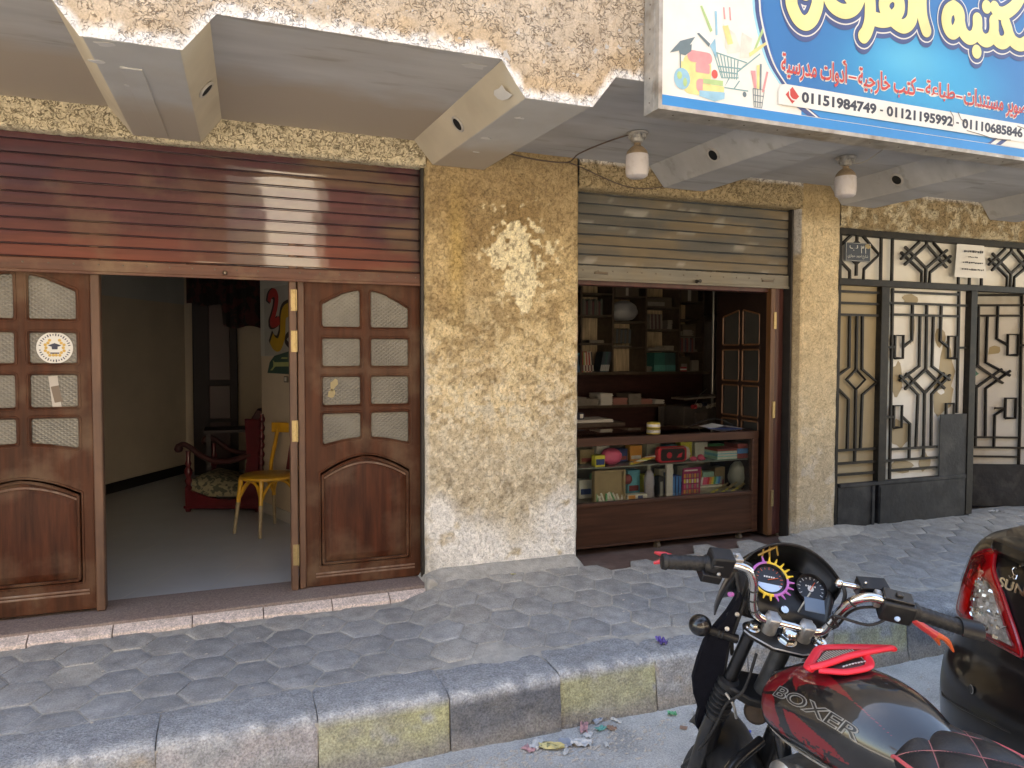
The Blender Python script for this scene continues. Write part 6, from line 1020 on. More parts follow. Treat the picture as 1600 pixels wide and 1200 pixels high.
for p, t in (((.020, .122, .118), (0, .3, 1)), ((.020, .113, .088), (0, .3, 1)), ((.020, .100, .056), (0, .5, 1)), ((.018, -.0935, .07), (0, 0, 1)), ((.016, -.097, .105), (0, 0, 1)), ((.004, -.108, .162), (0, -.6, 1))): SBm().lathe([(.0128, -.002), (.0138, 0), (.0128, .002)], p, t, 14).build('cable_tie', MATS['bike_rubber'], hb)
def grip(a, b, n): # rubber grip from bar end a to inner b
    a, b = Vector(a), Vector(b); d = (b - a); L = d.length; prof = [(.013, -.004), (.019, -.003), (.0205, .002), (.0205, .007), (.0178, .010)]
    for k in range(7): z = .014 + k * (L - .035) / 7; prof += [(.0178, z), (.0186, z + .004), (.0186, z + .009), (.0178, z + .012)]
    prof += [(.0185, L - .018), (.0225, L - .012), (.0225, L - .004), (.019, L)]; mb = SBm(); return mb.lathe(prof, a, d, 20).build('grip', MATS['bike_rubber'], bk, ang=35)
grip((-.017, .369, .168), (.006, .252, .1765), 0); grip((-.018, -.376, .179), (-.009, -.235, .189), 1)
SBm().lathe([(.026, 0), (.027, .02), (.022, .03)], (.004, .262, .176), (-.02, -.1, .01), 18).build('grip_collar', MATS['bike_plastic'], bk)
# switch gear, levers, cables
sw_ = SBm().obox((.004, .232, .188), ((1, .2, 0), (-.2, 1, 0), (0, 0, 1)), (.024, .030, .030)).build('switch_housing', MATS['bike_plastic'], bk, bev=.006)
SBm().obox((-.012, .250, .158), ((1, .2, 0), (-.2, 1, .1), (0, -.1, 1)), (.02, .026, .012)).build('switch_base', MATS['bike_plastic'], sw_, bev=.003); SBm().obox((-.021, .240, .195), ((1, .2, 0), (-.2, 1, 0), (0, 0, 1)), (.006, .012, .004)).build('switch_slider', MATS['bike_black'], sw_, bev=.002); SBm().sph((-.020, .232, .172), .0062, n=12, m=8).build('button', MATS['cast_alu'], sw_); SBm().obox((.005, .215, .200), ((1, 0, 0), (0, 1, 0), (0, 0, 1)), (.018, .012, .012)).build('switch_lid', MATS['bike_black'], sw_, bev=.004)
SBm().obox((.030, .190, .190), ((1, .3, 0), (-.3, 1, 0), (0, 0, 1)), (.014, .016, .010)).cyl((.03, .19, .195), (.03, .19, .207), .006, n=10).build('lever_perch', MATS['cast_alu'], bk, bev=.003)
SBm().tube([(.035, .20, .165), (.055, .25, .135), (.062, .31, .122), (.066, .338, .116)], [.008, .008, .007, .008], 10, nrm=(0, .1, 1), flat=.6).tube([(.066, .334, .124), (.064, .352, .128), (.060, .378, .130)], [.008, .0075, .0035], 8).tube([(.066, .334, .120), (.064, .350, .106), (.060, .372, .096)], [.008, .0075, .0035], 8).build('clutch_lever', MATS['lever_red'], bk)
br = SBm().tube([(.03, -.19, .180), (.05, -.26, .135), (.055, -.33, .098), (.054, -.365, .084)], [.008, .0085, .010, .011], 10).build('brake_lever', MATS['lever_red'], bk); SBm().tube(smoothpts([(.054, -.360, .086), (.052, -.395, .078), (.046, -.425, .050)], 4), [.008] * 3 + [.007] * 3 + [.005, .004, .002], 8).tube([(.054, -.362, .080), (.056, -.38, .066), (.058, -.392, .052)], [.007, .006, .003], 8).build('flame_tip', MATS['lever_orange'], br)
swr = SBm().obox((-.006, -.205, .182), ((1, -.1, 0), (.1, 1, -.08), (0, .08, 1)), (.024, .038, .028)).build('switch_housing', MATS['bike_plastic'], bk, bev=.006); SBm().obox((.0, -.200, .214), ((1, -.1, 0), (.1, 1, -.05), (0, .05, 1)), (.020, .034, .004)).build('switch_lid', MATS['bike_black'], swr, bev=.002); SBm().obox((-.002, -.200, .221), ((1, 0, 0), (0, 1, 0), (0, 0, 1)), (.006, .008, .004)).build('switch_slider', MATS['bike_black'], swr, bev=.002); SBm().sph((-.030, -.205, .172), .007, n=12, m=8).build('button', MATS['gauge_blue'], swr)
SBm().obox((.006, -.160, .190), ((1, 0, 0), (0, 1, 0), (0, 0, 1)), (.016, .009, .017)).build('bar_clamp', MATS['cast_alu'], bk, bev=.004)
mc = SBm().obox((.052, -.160, .178), ((1, .1, 0), (-.1, 1, -.12), (0, .12, 1)), (.020, .034, .018)).build('fluid_reservoir', MATS['bike_black'], bk, bev=.003); SBm().obox((.052, -.161, .197), ((1, .1, 0), (-.1, 1, -.12), (0, .12, 1)), (.022, .036, .003)).build('lid', MATS['bike_plastic'], mc, bev=.002); SBm().sph((.040, -.136, .203), .004, n=8, m=6).sph((.040, -.188, .196), .004, n=8, m=6).build('screws', MATS['chrome'], mc); SBm().cyl((.05, -.085, .176), (.05, -.128, .178), .008, n=10).sph((.05, -.082, .176), .011, n=10, m=8).build('banjo_bolt', MATS['chrome'], mc)
SBm().loft([[(-.018 + .030 * math.cos(a), -.352 - k, .180 + .024 * math.sin(a) - .002) for a in [math.pi * i / 9 for i in range(10)]] + [(-.018 + .026 * math.cos(a), -.352 - k, .178 + .020 * math.sin(a)) for a in [math.pi * i / 9 for i in range(9, -1, -1)]] for k in (0, .02, .04, .052)]).build('bar_end_guard', MATS['bike_plastic'], bk)
def bcable(P, r=.004, m='bike_rubber', name='control_cable'): return SBm().tube(smoothpts(P, 5), r, 8).build(name, MATS[m], bk)
bcable([(.03, .185, .185), (.05, .14, .165), (.06, .128, .11), (.06, .122, .03), (.05, .12, -.05), (.03, .10, -.12)], .0055); bcable([(.0, .205, .17), (.028, .160, .160), (.030, .136, .13), (.032, .120, .06), (.04, .10, .02), (.06, .05, .0)], .0035); bcable([(.05, -.09, .175), (.03, -.10, .155), (.03, -.105, .09), (.05, -.10, .03), (.08, -.07, -.02)], .005); bcable([(.0, -.17, .17), (.0, -.13, .155), (.01, -.115, .12), (.02, -.108, .06), (.05, -.08, .0)], .0035); bcable([(-.02, -.19, .158), (-.045, -.14, .145), (-.035, -.06, .14), (-.02, -.09, .10), (.03, -.10, .05)], .0035)
bcable([(-.01, .06, -.06), (-.045, .066, -.16), (-.040, .09, -.23), (-.05, .098, -.33), (-.03, .108, -.46), (.0, .115, -.56)], .0042); bcable([(-.03, .10, -.20), (-.045, .075, -.22), (-.05, .055, -.26)], .004, 'cast_alu', 'hose_clip'); bcable([(-.02, .105, -.49), (-.03, .085, -.52), (-.02, .06, -.55), (.01, .07, -.56), (.0, .11, -.53)], .003, 'steel_dark', 'hose_guide')
# gauges, cowl, screen
gp = SBm().loft([[(.05, .112, -.002), (.05, -.118, -.02), (.17, -.15, .02), (.20, -.10, .03), (.20, .09, .04), (.17, .125, .03)], [(.045, .114, .03), (.045, -.118, .01), (.17, -.152, .035), (.205, -.10, .06), (.205, .09, .07), (.17, .128, .06)], [(.062, .10, .052), (.062, -.105, .032), (.165, -.135, .055), (.19, -.09, .075), (.19, .085, .088), (.165, .112, .078)]]).build('gauge_pod', MATS['bike_plastic'], bk, bev=.006)
gn = Vector((-.38, .06, .93)).normalized()
def dial(c, r, par, second=False):
    c = Vector(c); u = gn.orthogonal().normalized(); v = gn.cross(u); ux = Vector((0, -1, 0)); ux = (ux - gn * ux.dot(gn)).normalized(); uy = gn.cross(ux)
    g = SBm().lathe([(r * .9, -.05), (r * 1.02, -.02), (r * 1.02, .010), (r * .97, .014), (r * .90, .010), (r * .88, .004)], c, gn, 36).build('gauge', MATS['bike_black'], bk); SBm().lathe([(r * .89, .004), (.0, .0045)], c, gn, 36).build('dial_face', MATS['gauge_face'], g)
    mb = SBm()
    for k in range(13):
        a = R(210 - 20 * k); d = ux * math.cos(a) + uy * math.sin(a); t = -ux * math.sin(a) + uy * math.cos(a); mb.obox(c + gn * .0055 + d * r * .74, (d, t, gn), (r * (.09 if k % 2 == 0 else .05), r * .018, .0004))
    mb.build('ticks', MATS['gauge_white' if second else 'gauge_red'], g, smooth=False); a = R(20 if not second else 60); d = ux * math.cos(a) + uy * math.sin(a); SBm().tube([c + gn * .007 - d * r * .1, c + gn * .007 + d * r * .55], .0012, 6).build('needle', MATS['gauge_red'], g)
    mb = SBm()
    for k in range(5): mb.obox(c + gn * .0055 + ux * r * (.14 * (k - 2)) + uy * r * .18, (ux, uy, gn), (r * .045, r * .05, .0004))
    mb.build('numerals', MATS['gauge_white'], g, smooth=False)
    if not second:
        pts = [(r * .80 * math.cos(R(a)), r * .80 * math.sin(R(a))) for a in range(200, 341, 10)]; SBm().prism(pts, c + gn * .0052, ux, uy, gn * .0004).build('display', MATS['gauge_blue'], g, smooth=False)
    else: SBm().lathe([(r * .2, .0055), (0, .006)], c, gn, 12).build('pivot', MATS['gauge_white'], g)
    return g, c, ux, uy
g1, c, ux, uy = dial((.112, .056, .086), .044, gp)
for k in range(4):   # clip-on spiked trim ring in yellow and purple arcs
    a0 = 100 - 90 * k; pts = [c + gn * .010 + (ux * math.cos(R(a)) + uy * math.sin(R(a))) * .0465 for a in range(a0, a0 - 91, -6)]; mb = SBm().tube(pts, .0042, 8)
    for a in range(a0 - 10, a0 - 90, -18):
        d = ux * math.cos(R(a)) + uy * math.sin(R(a))
        if not (110 < a % 360 < 235): mb.tube([c + gn * .010 + d * .047, c + gn * .013 + d * .064], [.0042, .0016], 6)
    mb.build('spiked_ring', MATS['ring_yellow' if k % 2 == 0 else 'ring_purple'], g1)
g2, c, ux, uy = dial((.140, -.068, .066), .042, gp, True)
SBm().obox((.062, -.058, .080), (ux, uy, gn), (.026, .020, .002)).build('loose_tag', MATS['tag_blue'], bk, bev=.002); SBm().lathe([(.012, 0), (.010, .004), (.0, .005)], (.058, .01, .046), gn, 16).build('ignition_lock', MATS['chrome'], bk); SBm().tube([(.07, -.03, .04), (.085, -.045, .10)], .0025, 6).build('trim_strip', MATS['cast_alu'], bk)
P = np.zeros((25, 12, 3)); vl = [(.118, .045), (.112, .088), (.100, .122), (.077, .150), (.050, .168), (.020, .176), (-.017, .176), (-.059, .162), (-.095, .140), (-.125, .116), (-.147, .092), (-.158, .062), (-.156, .03)]
vq = smoothpts([(a, b, 0) for a, b in vl], 2)
for i in range(25):
    l, at_ = vq[i][0], vq[i][1]; w = math.sin(math.pi * i / 24) ** .6
    for j in range(12): t = j / 11; P[i, j] = (.17 + .12 * w * math.sin(t * 1.9) ** 1.0 + .02 * t, l * (1 + .10 * math.sin(t * 2.2)) + .0 * t, at_ * (1 - t) + (-.14) * t ** 1.2 + .01 * w * math.sin(t * 3))
ws = SBm().grid(P).build('headlamp_cowl', MATS['bike_black'], bk, fixn=False); md = ws.modifiers.new('solid', 'SOLIDIFY'); md.thickness = .004; SBm().tube([tuple(P[i, 0]) for i in range(25)], .003, 6).build('edge', MATS['bike_rubber'], ws)
mb = SBm()
for a, b in (((.172, .085, .115), (.185, .045, .145)), ((.178, .07, .105), (.182, .075, .135)), ((.183, .05, .11), (.186, .06, .14)), ((.186, .03, .12), (.184, .045, .15))): mb.tube([a, b], .0028, 5)
mb.build('decal', MATS['gold_decal'], ws); SBm().lathe([(.03, 0), (.034, .01), (.028, .02), (.0, .024)], (.0, -.01, -.27), (-.7, .2, .5), 24).build('horn', MATS['horn_brown'], bk); SBm().lathe([(.07, 0), (.085, .05), (.085, .08), (.06, .09), (.0, .095)], (.23, -.015, -.06), (.9, 0, -.35), 24).build('headlamp', MATS['cast_alu'], bk)
# fairing flap hanging beside the fork, and the round indicator
fl = [(.150, .090), (.160, .02), (.178, -.05), (.186, -.10), (.184, -.17), (.178, -.235), (.158, -.29), (.143, -.316), (.128, -.346), (.122, -.395), (.113, -.415), (.097, -.427), (.088, -.415), (.083, -.36), (.088, -.28), (.100, -.21), (.112, -.15), (.122, -.097), (.130, -.03), (.136, .03), (.140, .085)]
def flr(d, s=1, bul=0): return [(.03 + d + bul * math.sin(max(0, min(1, (p[0] - .08) / .11)) * math.pi), .135 + (p[0] - .135) * s, -.16 + (p[1] + .16) * s) for p in fl]
SBm().loft([flr(.012, .97), flr(.004, 1), flr(-.004, 1), flr(-.010, .96, -.006)]).build('side_flap', MATS['bike_cloth'], bk, ang=50)
SBm().tube([(.022, .130, .08), (.022, .122, -.09), (.022, .100, -.21), (.022, .084, -.34)], .006, 8).build('flap_edge', MATS['bike_rubber'], bk); SBm().tube([(.02, .152, .10), (.022, .148, .05), (.02, .158, .02), (.018, .146, -.03), (.02, .13, -.06)], .0028, 6).build('flap_bracket', MATS['bike_rubber'], bk)
for p in ((.012, .138, .035), (.010, .148, -.018)): SBm().lathe([(.006, 0), (.006, .003), (.003, .004)], p, (-.8, .2, .4), 12).build('bolt', MATS['cast_alu'], bk)
SBm().lathe([(.006, 0), (.006, .012), (.0, .013)], (.02, .166, .088), (-.5, .7, .2), 12).build('reflector', MATS['ring_purple'], bk)
idc = SBm().sph((.02, .213, -.037), .0285, (1, 1.05, 1), 24, 16).build('indicator', MATS['bike_black'], bk); SBm().tube([(.018, .192, -.043), (.018, .185, -.044), (.016, .110, -.050)], [.013, .011, .012], 14).build('stalk', MATS['bike_plastic'], idc); SBm().lathe([(.0115, 0), (.013, .003), (.0115, .006)], (.017, .165, -.045), (0, -1, -.08), 14).lathe([(.0115, .01), (.013, .013), (.0115, .016)], (.017, .165, -.045), (0, -1, -.08), 14).build('stalk_rings', MATS['bike_rubber'], idc)
# front mudguard
rg = []
for k in range(22):
    a = R(40 + 100 * k / 21); r0 = .385; rg.append([(wc.x + (r0 - .03 * abs(u) ** 2.2 * 2.2) * math.cos(a), u * .085, wc.z + (r0 - .03 * abs(u) ** 2.2 * 2.2) * math.sin(a)) for u in np.linspace(-1, 1, 11)])
fg = SBm().loft(rg, False, False).build('front_mudguard', MATS['bike_plastic'], bk, fixn=False); md = fg.modifiers.new('solid', 'SOLIDIFY'); md.thickness = .004
# tank
TX = np.array([-.44, -.39, -.34, -.28, -.20, -.13, -.07, -.035, -.012, .004, .012]); TW = np.array([.08, .098, .118, .131, .136, .135, .129, .118, .098, .068, .03]); TT_ = np.array([.89, .918, .94, .955, .956, .945, .926, .908, .892, .872, .85]); TBt = np.array([.775, .762, .752, .745, .742, .744, .75, .758, .772, .79, .815])
def herm(x, X, V):
    x = np.asarray(x, float); m = np.gradient(V, X); i = np.clip(np.searchsorted(X, x) - 1, 0, len(X) - 2); h = X[i + 1] - X[i]; t = (x - X[i]) / h
    return (2 * t ** 3 - 3 * t ** 2 + 1) * V[i] + (t ** 3 - 2 * t ** 2 + t) * h * m[i] + (-2 * t ** 3 + 3 * t ** 2) * V[i + 1] + (t ** 3 - t ** 2) * h * m[i + 1]
def tank(x, th):
    w, zt, zb = herm(x, TX, TW), herm(x, TX, TT_), herm(x, TX, TBt); zc = zb + .42 * (zt - zb); s, c = np.sin(th), np.cos(th)
    return np.stack([x + 0 * th, w * np.sign(s) * np.abs(s) ** .82, zc + np.where(c > 0, (zt - zc) * np.abs(c) ** .9, -(zc - zb) * np.abs(c) ** .7)], -1)
def inpoly(x, y, P):
    r = np.zeros(np.shape(x), bool)
    for (x0, y0), (x1, y1) in zip(P, P[1:] + P[:1]):
        with np.errstate(all='ignore'): r ^= ((y0 > y) != (y1 > y)) & (x < (x1 - x0) * (y - y0) / (y1 - y0) + x0)
    return r
tx = np.concatenate([np.linspace(-.44, -.02, 190)[:-1], np.linspace(-.02, .012, 24)]); tq = np.linspace(-math.pi, math.pi, 361); XX, QQ = np.meshgrid(tx, tq, indexing='ij'); P = tank(XX, QQ); C = np.zeros_like(P) + np.array((.006, .006, .007)); AQ = np.abs(QQ) + .03 * (fbm(XX * 30, QQ * 3, 0, 2, 9) - .5)
redc = np.array((.165, .006, .010))
for pg in ([(-.010, 1.20), (-.010, .80), (-.035, .52), (-.06, .30), (-.10, .16), (-.151, .28), (-.193, .37), (-.240, .51), (-.277, .63), (-.255, .615), (-.203, .60), (-.155, .67), (-.134, .80), (-.137, .90), (-.112, .74), (-.10, .60), (-.095, .78), (-.079, 1.03)],
           [(-.010, 1.26), (-.073, 1.13), (-.083, 1.25), (-.088, 1.40), (-.105, 1.58), (-.135, 1.88), (-.105, 1.85), (-.05, 1.68), (-.018, 1.5)], [(-.115, 1.34), (-.151, 1.33), (-.19, 1.42), (-.242, 1.52), (-.31, 1.70), (-.262, 1.68), (-.235, 1.64), (-.25, 1.85), (-.29, 2.02), (-.23, 1.98), (-.185, 1.80), (-.150, 1.68), (-.128, 1.52)], [(-.277, .625), (-.277, .645), (-.38, .845)]):
    k = inpoly(XX, AQ, pg); C[k] = redc
sp_k = (fbm(XX * 160, QQ * 20, 0, 2, 33) > .56) & (AQ > 1.62) & (AQ < 2.05); C[sp_k] = (.006, .006, .007)
tk = MB(TB).grid(P, C).build('fuel_tank', MATS['tank_paint'], bk, fixn=False, ang=80)
def tanktext(off, lift, m, name):
    vs, fs = text_geo('BOXER', off, 4, .22); base = text_geo('BOXER', 0, 4, .22)[0]; x0, x1 = min(v[0] for v in base), max(v[0] for v in base); y0, y1 = min(v[1] for v in base), max(v[1] for v in base); out = []
    for v in vs:
        u, w = (v[0] - x0) / (x1 - x0), (v[1] - y0) / (y1 - y0); x = -.076 - .232 * u; th = 1.145 + .125 * u - (.235 - .01 * u) * w
        p = Vector(tank(np.array(x), np.array(th))); a = Vector(tank(np.array(x - .002), np.array(th))) - p; b = Vector(tank(np.array(x), np.array(th + .01))) - p; n = b.cross(a).normalized(); n = n if n.y > 0 else -n; out.append(p + n * lift)
    MB(TB).add(out, fs).build(name, MATS[m], tk, smooth=False)
tanktext(.044, .0016, 'emblem_edge', 'emblem_outline'); tanktext(-.004, .0026, 'emblem_fill', 'emblem')
mb = MB(TB); mb.tube([tuple(v + np.array((0, .002, -.002))) for v in tank(np.linspace(-.01, -.40, 30), np.full(30, 2.35))], .004, 6).build('tank_seam', MATS['cast_alu'], tk)
BB().lathe([(.034, 0), (.034, .006), (.028, .010), (.0, .011)], (-.17, 0, .951), (0, 0, 1), 24).build('filler_cap', MATS['chrome'], tk)
# frame, engine, exhaust, rear end
BB().tube([(.03, 0, .90), (.05, 0, .76), (.02, 0, .70), (-.03, 0, .48), (-.08, 0, .26), (-.30, 0, .22)], .019, 12).tube([(.03, 0, .86), (-.2, 0, .76), (-.5, 0, .70), (-1.05, 0, .74)], .018, 12).tube([(-.2, 0, .76), (-.45, .0, .30)], .016, 10).build('frame', MATS['bike_black'], bk)
en = BB().loft([[(-.10, -.10, .24), (-.10, .10, .24), (-.08, .11, .36), (-.08, -.11, .36)], [(-.25, -.13, .22), (-.25, .13, .22), (-.25, .14, .44), (-.25, -.14, .44)], [(-.42, -.11, .25), (-.42, .11, .25), (-.42, .12, .42), (-.42, -.12, .42)]]).build('engine', MATS['cast_alu'], bk, bev=.02, seg=3)
ca = Vector((.25, 0, .97)).normalized(); mb = BB()
for k in range(9): mb.obox(Vector((-.15, 0, .42)) + ca * .024 * k, ((.97, 0, -.25), (0, 1, 0), ca), (.072 - .003 * (k > 6), .078, .0045))
mb.cyl((-.15, 0, .40), Vector((-.15, 0, .40)) + ca * .25, .055, n=24).build('cylinder_fins', MATS['steel_dark'], en); BB().obox(Vector((-.15, 0, .42)) + ca * .245, ((.97, 0, -.25), (0, 1, 0), ca), (.06, .07, .03)).build('cylinder_head', MATS['cast_alu'], en, bev=.012); BB().lathe([(.045, 0), (.045, .02), (.03, .03), (.03, .034), (.0, .035)], Vector((-.13, .07, .42)) + ca * .235, (0, 1, 0), 24).build('valve_cover', MATS['cast_alu'], en); BB().lathe([(.10, 0), (.10, .02), (.07, .035), (.0, .038)], (-.27, .135, .33), (0, 1, 0), 28).build('clutch_cover', MATS['cast_alu'], en)
BB().tube(smoothpts([(-.08, -.02, .56), (.0, -.06, .46), (-.04, -.11, .28), (-.25, -.14, .22), (-.5, -.15, .24)], 5), .019, 12).tube([(-.5, -.15, .24), (-.56, -.16, .25), (-1.1, -.18, .34)], [.025, .042, .045], 16).build('exhaust', MATS['chrome'], bk); BB().tube(smoothpts([(-.06, .02, .40), (-.02, .18, .44), (-.03, .26, .50), (-.06, .27, .60), (.0, .20, .66), (.03, .06, .69)], 5), .0135, 10).tube(smoothpts([(-.06, -.02, .40), (-.02, -.18, .44), (-.03, -.26, .50), (-.06, -.27, .60), (.0, -.20, .66), (.03, -.06, .69)], 5), .0135, 10).build('crash_bar', MATS['bike_black'], bk)
wheel(TB, Vector((-.90, 0, .30)), .30, .048, bk)
for s_ in (1, -1):
    BB().tube([(-.40, .09 * s_, .32), (-.92, .09 * s_, .30)], .018, 10).build('swing_arm', MATS['bike_black'], bk); mb = BB().cyl((-.80, .12 * s_, .34), (-.70, .12 * s_, .70), .016, n=12)
    mb.tube([(-.79 + .08 * k / 40 + .026 * math.cos(k * .9), .12 * s_ + .026 * math.sin(k * .9), .40 + .25 * k / 40) for k in range(41)], .0045, 6).build('rear_shock', MATS['chrome'], bk)
    BB().loft([[(-.46, .11 * s_, .60), (-.46, .115 * s_, .76), (-.46, .09 * s_, .78), (-.46, .085 * s_, .60)], [(-.62, .135 * s_, .58), (-.62, .13 * s_, .76), (-.62, .10 * s_, .78), (-.62, .10 * s_, .58)], [(-.95, .10 * s_, .72), (-.95, .11 * s_, .80), (-.95, .07 * s_, .82), (-.95, .07 * s_, .72)]]).build('side_cover', MATS['bike_black'], bk, bev=.012); BB().tube([(-.36, .12 * s_, .30), (-.36, .23 * s_, .29)], .014, 10).build('foot_peg', MATS['bike_rubber'], bk)
BB().tube([(-.30, .10, .24), (-.24, .22, .02), (-.22, .24, .005)], [.011, .010, .016], 10).build('side_stand', MATS['steel_dark'], bk)
rg = []
for k in range(16): a = R(60 + 95 * k / 15); rg.append([(-.90 + (.355 - .02 * u * u) * math.cos(a), u * .08, .30 + (.355 - .02 * u * u) * math.sin(a)) for u in np.linspace(-1, 1, 7)])
fg = BB().loft(rg, False, False).build('rear_mudguard', MATS['bike_plastic'], bk, fixn=False); fg.modifiers.new('solid', 'SOLIDIFY').thickness = .004; BB().obox((-1.18, 0, .78), ((1, 0, .2), (0, 1, 0), (-.2, 0, 1)), (.03, .07, .035)).build('tail_lamp', MATS['lens_red'], bk, bev=.012)
# quilted seat
def seatp(x, v): # v -1..1 across
    t = (-.335 - x); w = .055 + .068 * (1 - math.exp(-t / .045)) + .03 * float(sst(.2, .5, t)); top = .884 + .018 * float(sst(0, .06, t)) - .012 * float(sst(.1, .3, t)) + .055 * float(sst(.38, .52, t)); l = w * v; av = abs(v)
    z = top - .028 * av ** 2.4 - .0; nose = .045 * math.exp(-t / .018); return l, z - nose * 1.0, w
nx, nv = 150, 61; P = np.zeros((nx, nv, 3)); qp = .115
def quilt(x, l): a = (x * .92 + l) / qp; b = (x * .92 - l) / qp; return min(abs(math.sin(math.pi * a)), 1) ** .6 * min(abs(math.sin(math.pi * b)), 1) ** .6
for i in range(nx):
    x = -.335 - .70 * i / (nx - 1)
    for j in range(nv):
        v = -1 + 2 * j / (nv - 1); l, z, w = seatp(x, v); P[i, j] = (x, l, z + .011 * quilt(x, l) * (1 - abs(v) ** 6) * min(1, (-.335 - x) / .03))
st_ = MB(TB).grid(P).build('seat', MATS['seat_vinyl'], bk, fixn=False, ang=80)
lo = [[tuple(P[i, 0]) for i in range(nx)], [(P[i, 0][0], P[i, 0][1] * .97, P[i, 0][2] - .05) for i in range(nx)], [(P[i, 0][0], P[i, 0][1] * .9, P[i, 0][2] - .085) for i in range(nx)]]
for e, s_ in ((0, 1), (-1, -1)):
    q = [(P[i, e][0], P[i, e][1], P[i, e][2]) for i in range(nx)]; MB(TB).tube(q[3:], .0042, 8).build('piping', MATS['piping_red'], st_)
    A_ = np.zeros((nx, 4, 3))
    for i in range(nx):
        for k in range(4): A_[i, k] = (P[i, e][0], P[i, e][1] * (1 - .03 * k) + 0, P[i, e][2] - .028 * k)
    MB(TB).grid(A_).build('seat_side', MATS['seat_vinyl'], st_, fixn=False)
A_ = np.zeros((nv, 4, 3))
for j in range(nv):
    for k in range(4): A_[j, k] = (P[0, j][0] + .004 * k, P[0, j][1] * (1 - .03 * k), P[0, j][2] - .028 * k)
MB(TB).grid(A_).build('seat_nose', MATS['seat_vinyl'], st_, fixn=False); mb = MB(TB)
for fam in (1, -1):
    for k in range(-1, 14):
        pts = []
        for s in np.linspace(-1, 1, 50):
            # curve x*.92 + fam*l = -qp*k  ->  solve x for given v
            x = -.335 - .001
            for _ in range(6): x = (-qp * k - fam * seatp(min(-.336, max(-1.03, x)), s)[0]) / .92
            if -1.03 < x < -.35: l, z, w = seatp(x, s); pts.append((x, l, z + .0012))
            elif len(pts) > 2: mb.tube(pts, .0011, 5); pts = []
            else: pts = []
        if len(pts) > 2: mb.tube(pts, .0011, 5)
mb.build('stitching', MATS['stitch_red'], st_)
# red plastic piece lying on the tank
rp = thing('red_plastic_loop', 'bright red plastic loop with a ribbed insert lying on the motorcycle tank', 'plastic part', tuple(TB((-.17, -.01, .955))))
def RB(x, l, h=0): return (x, l, .972 - .09 * max(0, l) - .22 * max(0, -l - .06) * 0 + h)
MB(TB).tube(smoothpts([RB(-.166, .090), RB(-.150, .086), RB(-.122, .035), RB(-.106, -.004), RB(-.120, -.045), RB(-.142, -.085), RB(-.182, -.148), RB(-.190, -.150)], 5), .0115, 10, nrm=(0, 0, 1), flat=.6).build('loop', MATS['red_plastic'], rp); MB(TB).tube(smoothpts([RB(-.158, .094, .002), RB(-.172, .06, .005), RB(-.180, -.02, .007), RB(-.186, -.10, .006), RB(-.188, -.150, .002)], 5), .0105, 10, nrm=(0, 0, 1), flat=.7).build('bar', MATS['red_plastic'], rp)
MB(TB).tube(smoothpts([RB(-.172, .078, -.003), RB(-.190, .060, -.004), RB(-.212, .034, -.005), RB(-.224, -.018, -.005), RB(-.208, -.048, -.003), RB(-.186, -.062, .0)], 5), .0105, 10, nrm=(0, 0, 1), flat=.6).build('lobe', MATS['red_plastic'], rp)
MB(TB).loft([[RB(x, l, h) for x, l in ((-.150, .072), (-.118, .02), (-.118, -.03), (-.15, -.08), (-.18, -.05), (-.205, -.04), (-.215, -.01), (-.205, .03), (-.185, .055))] for h in (-.006, -.003)]).build('insert', MATS['steel_dark'], rp, smooth=False); mb = MB(TB)
for k in range(16): l = .055 - .0075 * k; mb.tube([RB(-.125 - .02 * abs(k - 7) / 7, l - .004, .001), RB(-.170, l + .004, .001)], .0015, 5)
mb.build('ribs', MATS['grille_strip'], rp); mb = MB(TB)
for k in range(8): mb.tube([RB(-.197 - .0012 * k, .028 - .0085 * k, .0), RB(-.198 - .0012 * k, .023 - .0085 * k, .0)], .0017, 4)
mb.build('marking', MATS['gauge_white'], rp)
# ------------------------------------------------------------------ black saloon car parked along the kerb
M('car_paint', (.006, .006, .0065), .3, spec=.2, coat=.6, cior=1.5, var=.1, dirt=((.035, .034, .032), .10, 5)); M('car_plastic', (.012, .012, .012), .5, dirt=((.07, .065, .055), .3, 9)); M('lamp_red', (.62, .008, .012), .10, coat=1, spec=.8); M('lamp_dark_red', (.22, .006, .010), .12, coat=1); M('lamp_bright_red', (.95, .015, .015), .15, coat=1); M('lamp_silver', (.85, .85, .85), .2, metal=.6, var=.45, vs=55, coat=.6, bump=.9, bs=70); M('car_glass', (.01, .012, .012), .05, spec=.8); M('badge_chrome', (.7, .68, .64), .14, metal=1); M('lamp_rim', (.30, .008, .015), .2, coat=.6)
glass('lamp_cover', (.93, .93, .93), .02, .05)
car = thing('parked_car', 'black saloon car parked by the kerb with its left tail lamp in view', 'car', (4.4, -3.02, ZR))
CH = np.array([.17, .22, .30, .42, .52, .58, .62, .70, .80, .90, .98, 1.012, 1.03]); CX = np.array([.13, .05, .015, .0, .005, .02, .05, .07, .085, .10, .125, .15, .20]); CB = np.array([.76, .81, .835, .845, .845, .842, .838, .835, .83, .82, .80, .775, .74]); CA, CN = .55, 2.6; CXR, CYC, CLEN = 2.25, -3.02, 4.35
def carp(phi, h, off=0):
    phi = np.asarray(phi, float); h = np.asarray(h, float); pc = np.clip(phi, -math.pi / 2, math.pi / 2); s, c = np.sin(pc), np.maximum(np.cos(pc), 0); b = herm(h, CH, CB) + off
    return np.stack([CXR - off + herm(h, CH, CX) + CA * (1 - c ** (2 / CN)) + (np.abs(phi) - np.abs(pc)) + 0 * h, CYC + b * np.sign(s) * np.abs(s) ** (2 / CN) + 0 * h, ZR + h + 0 * phi], -1)
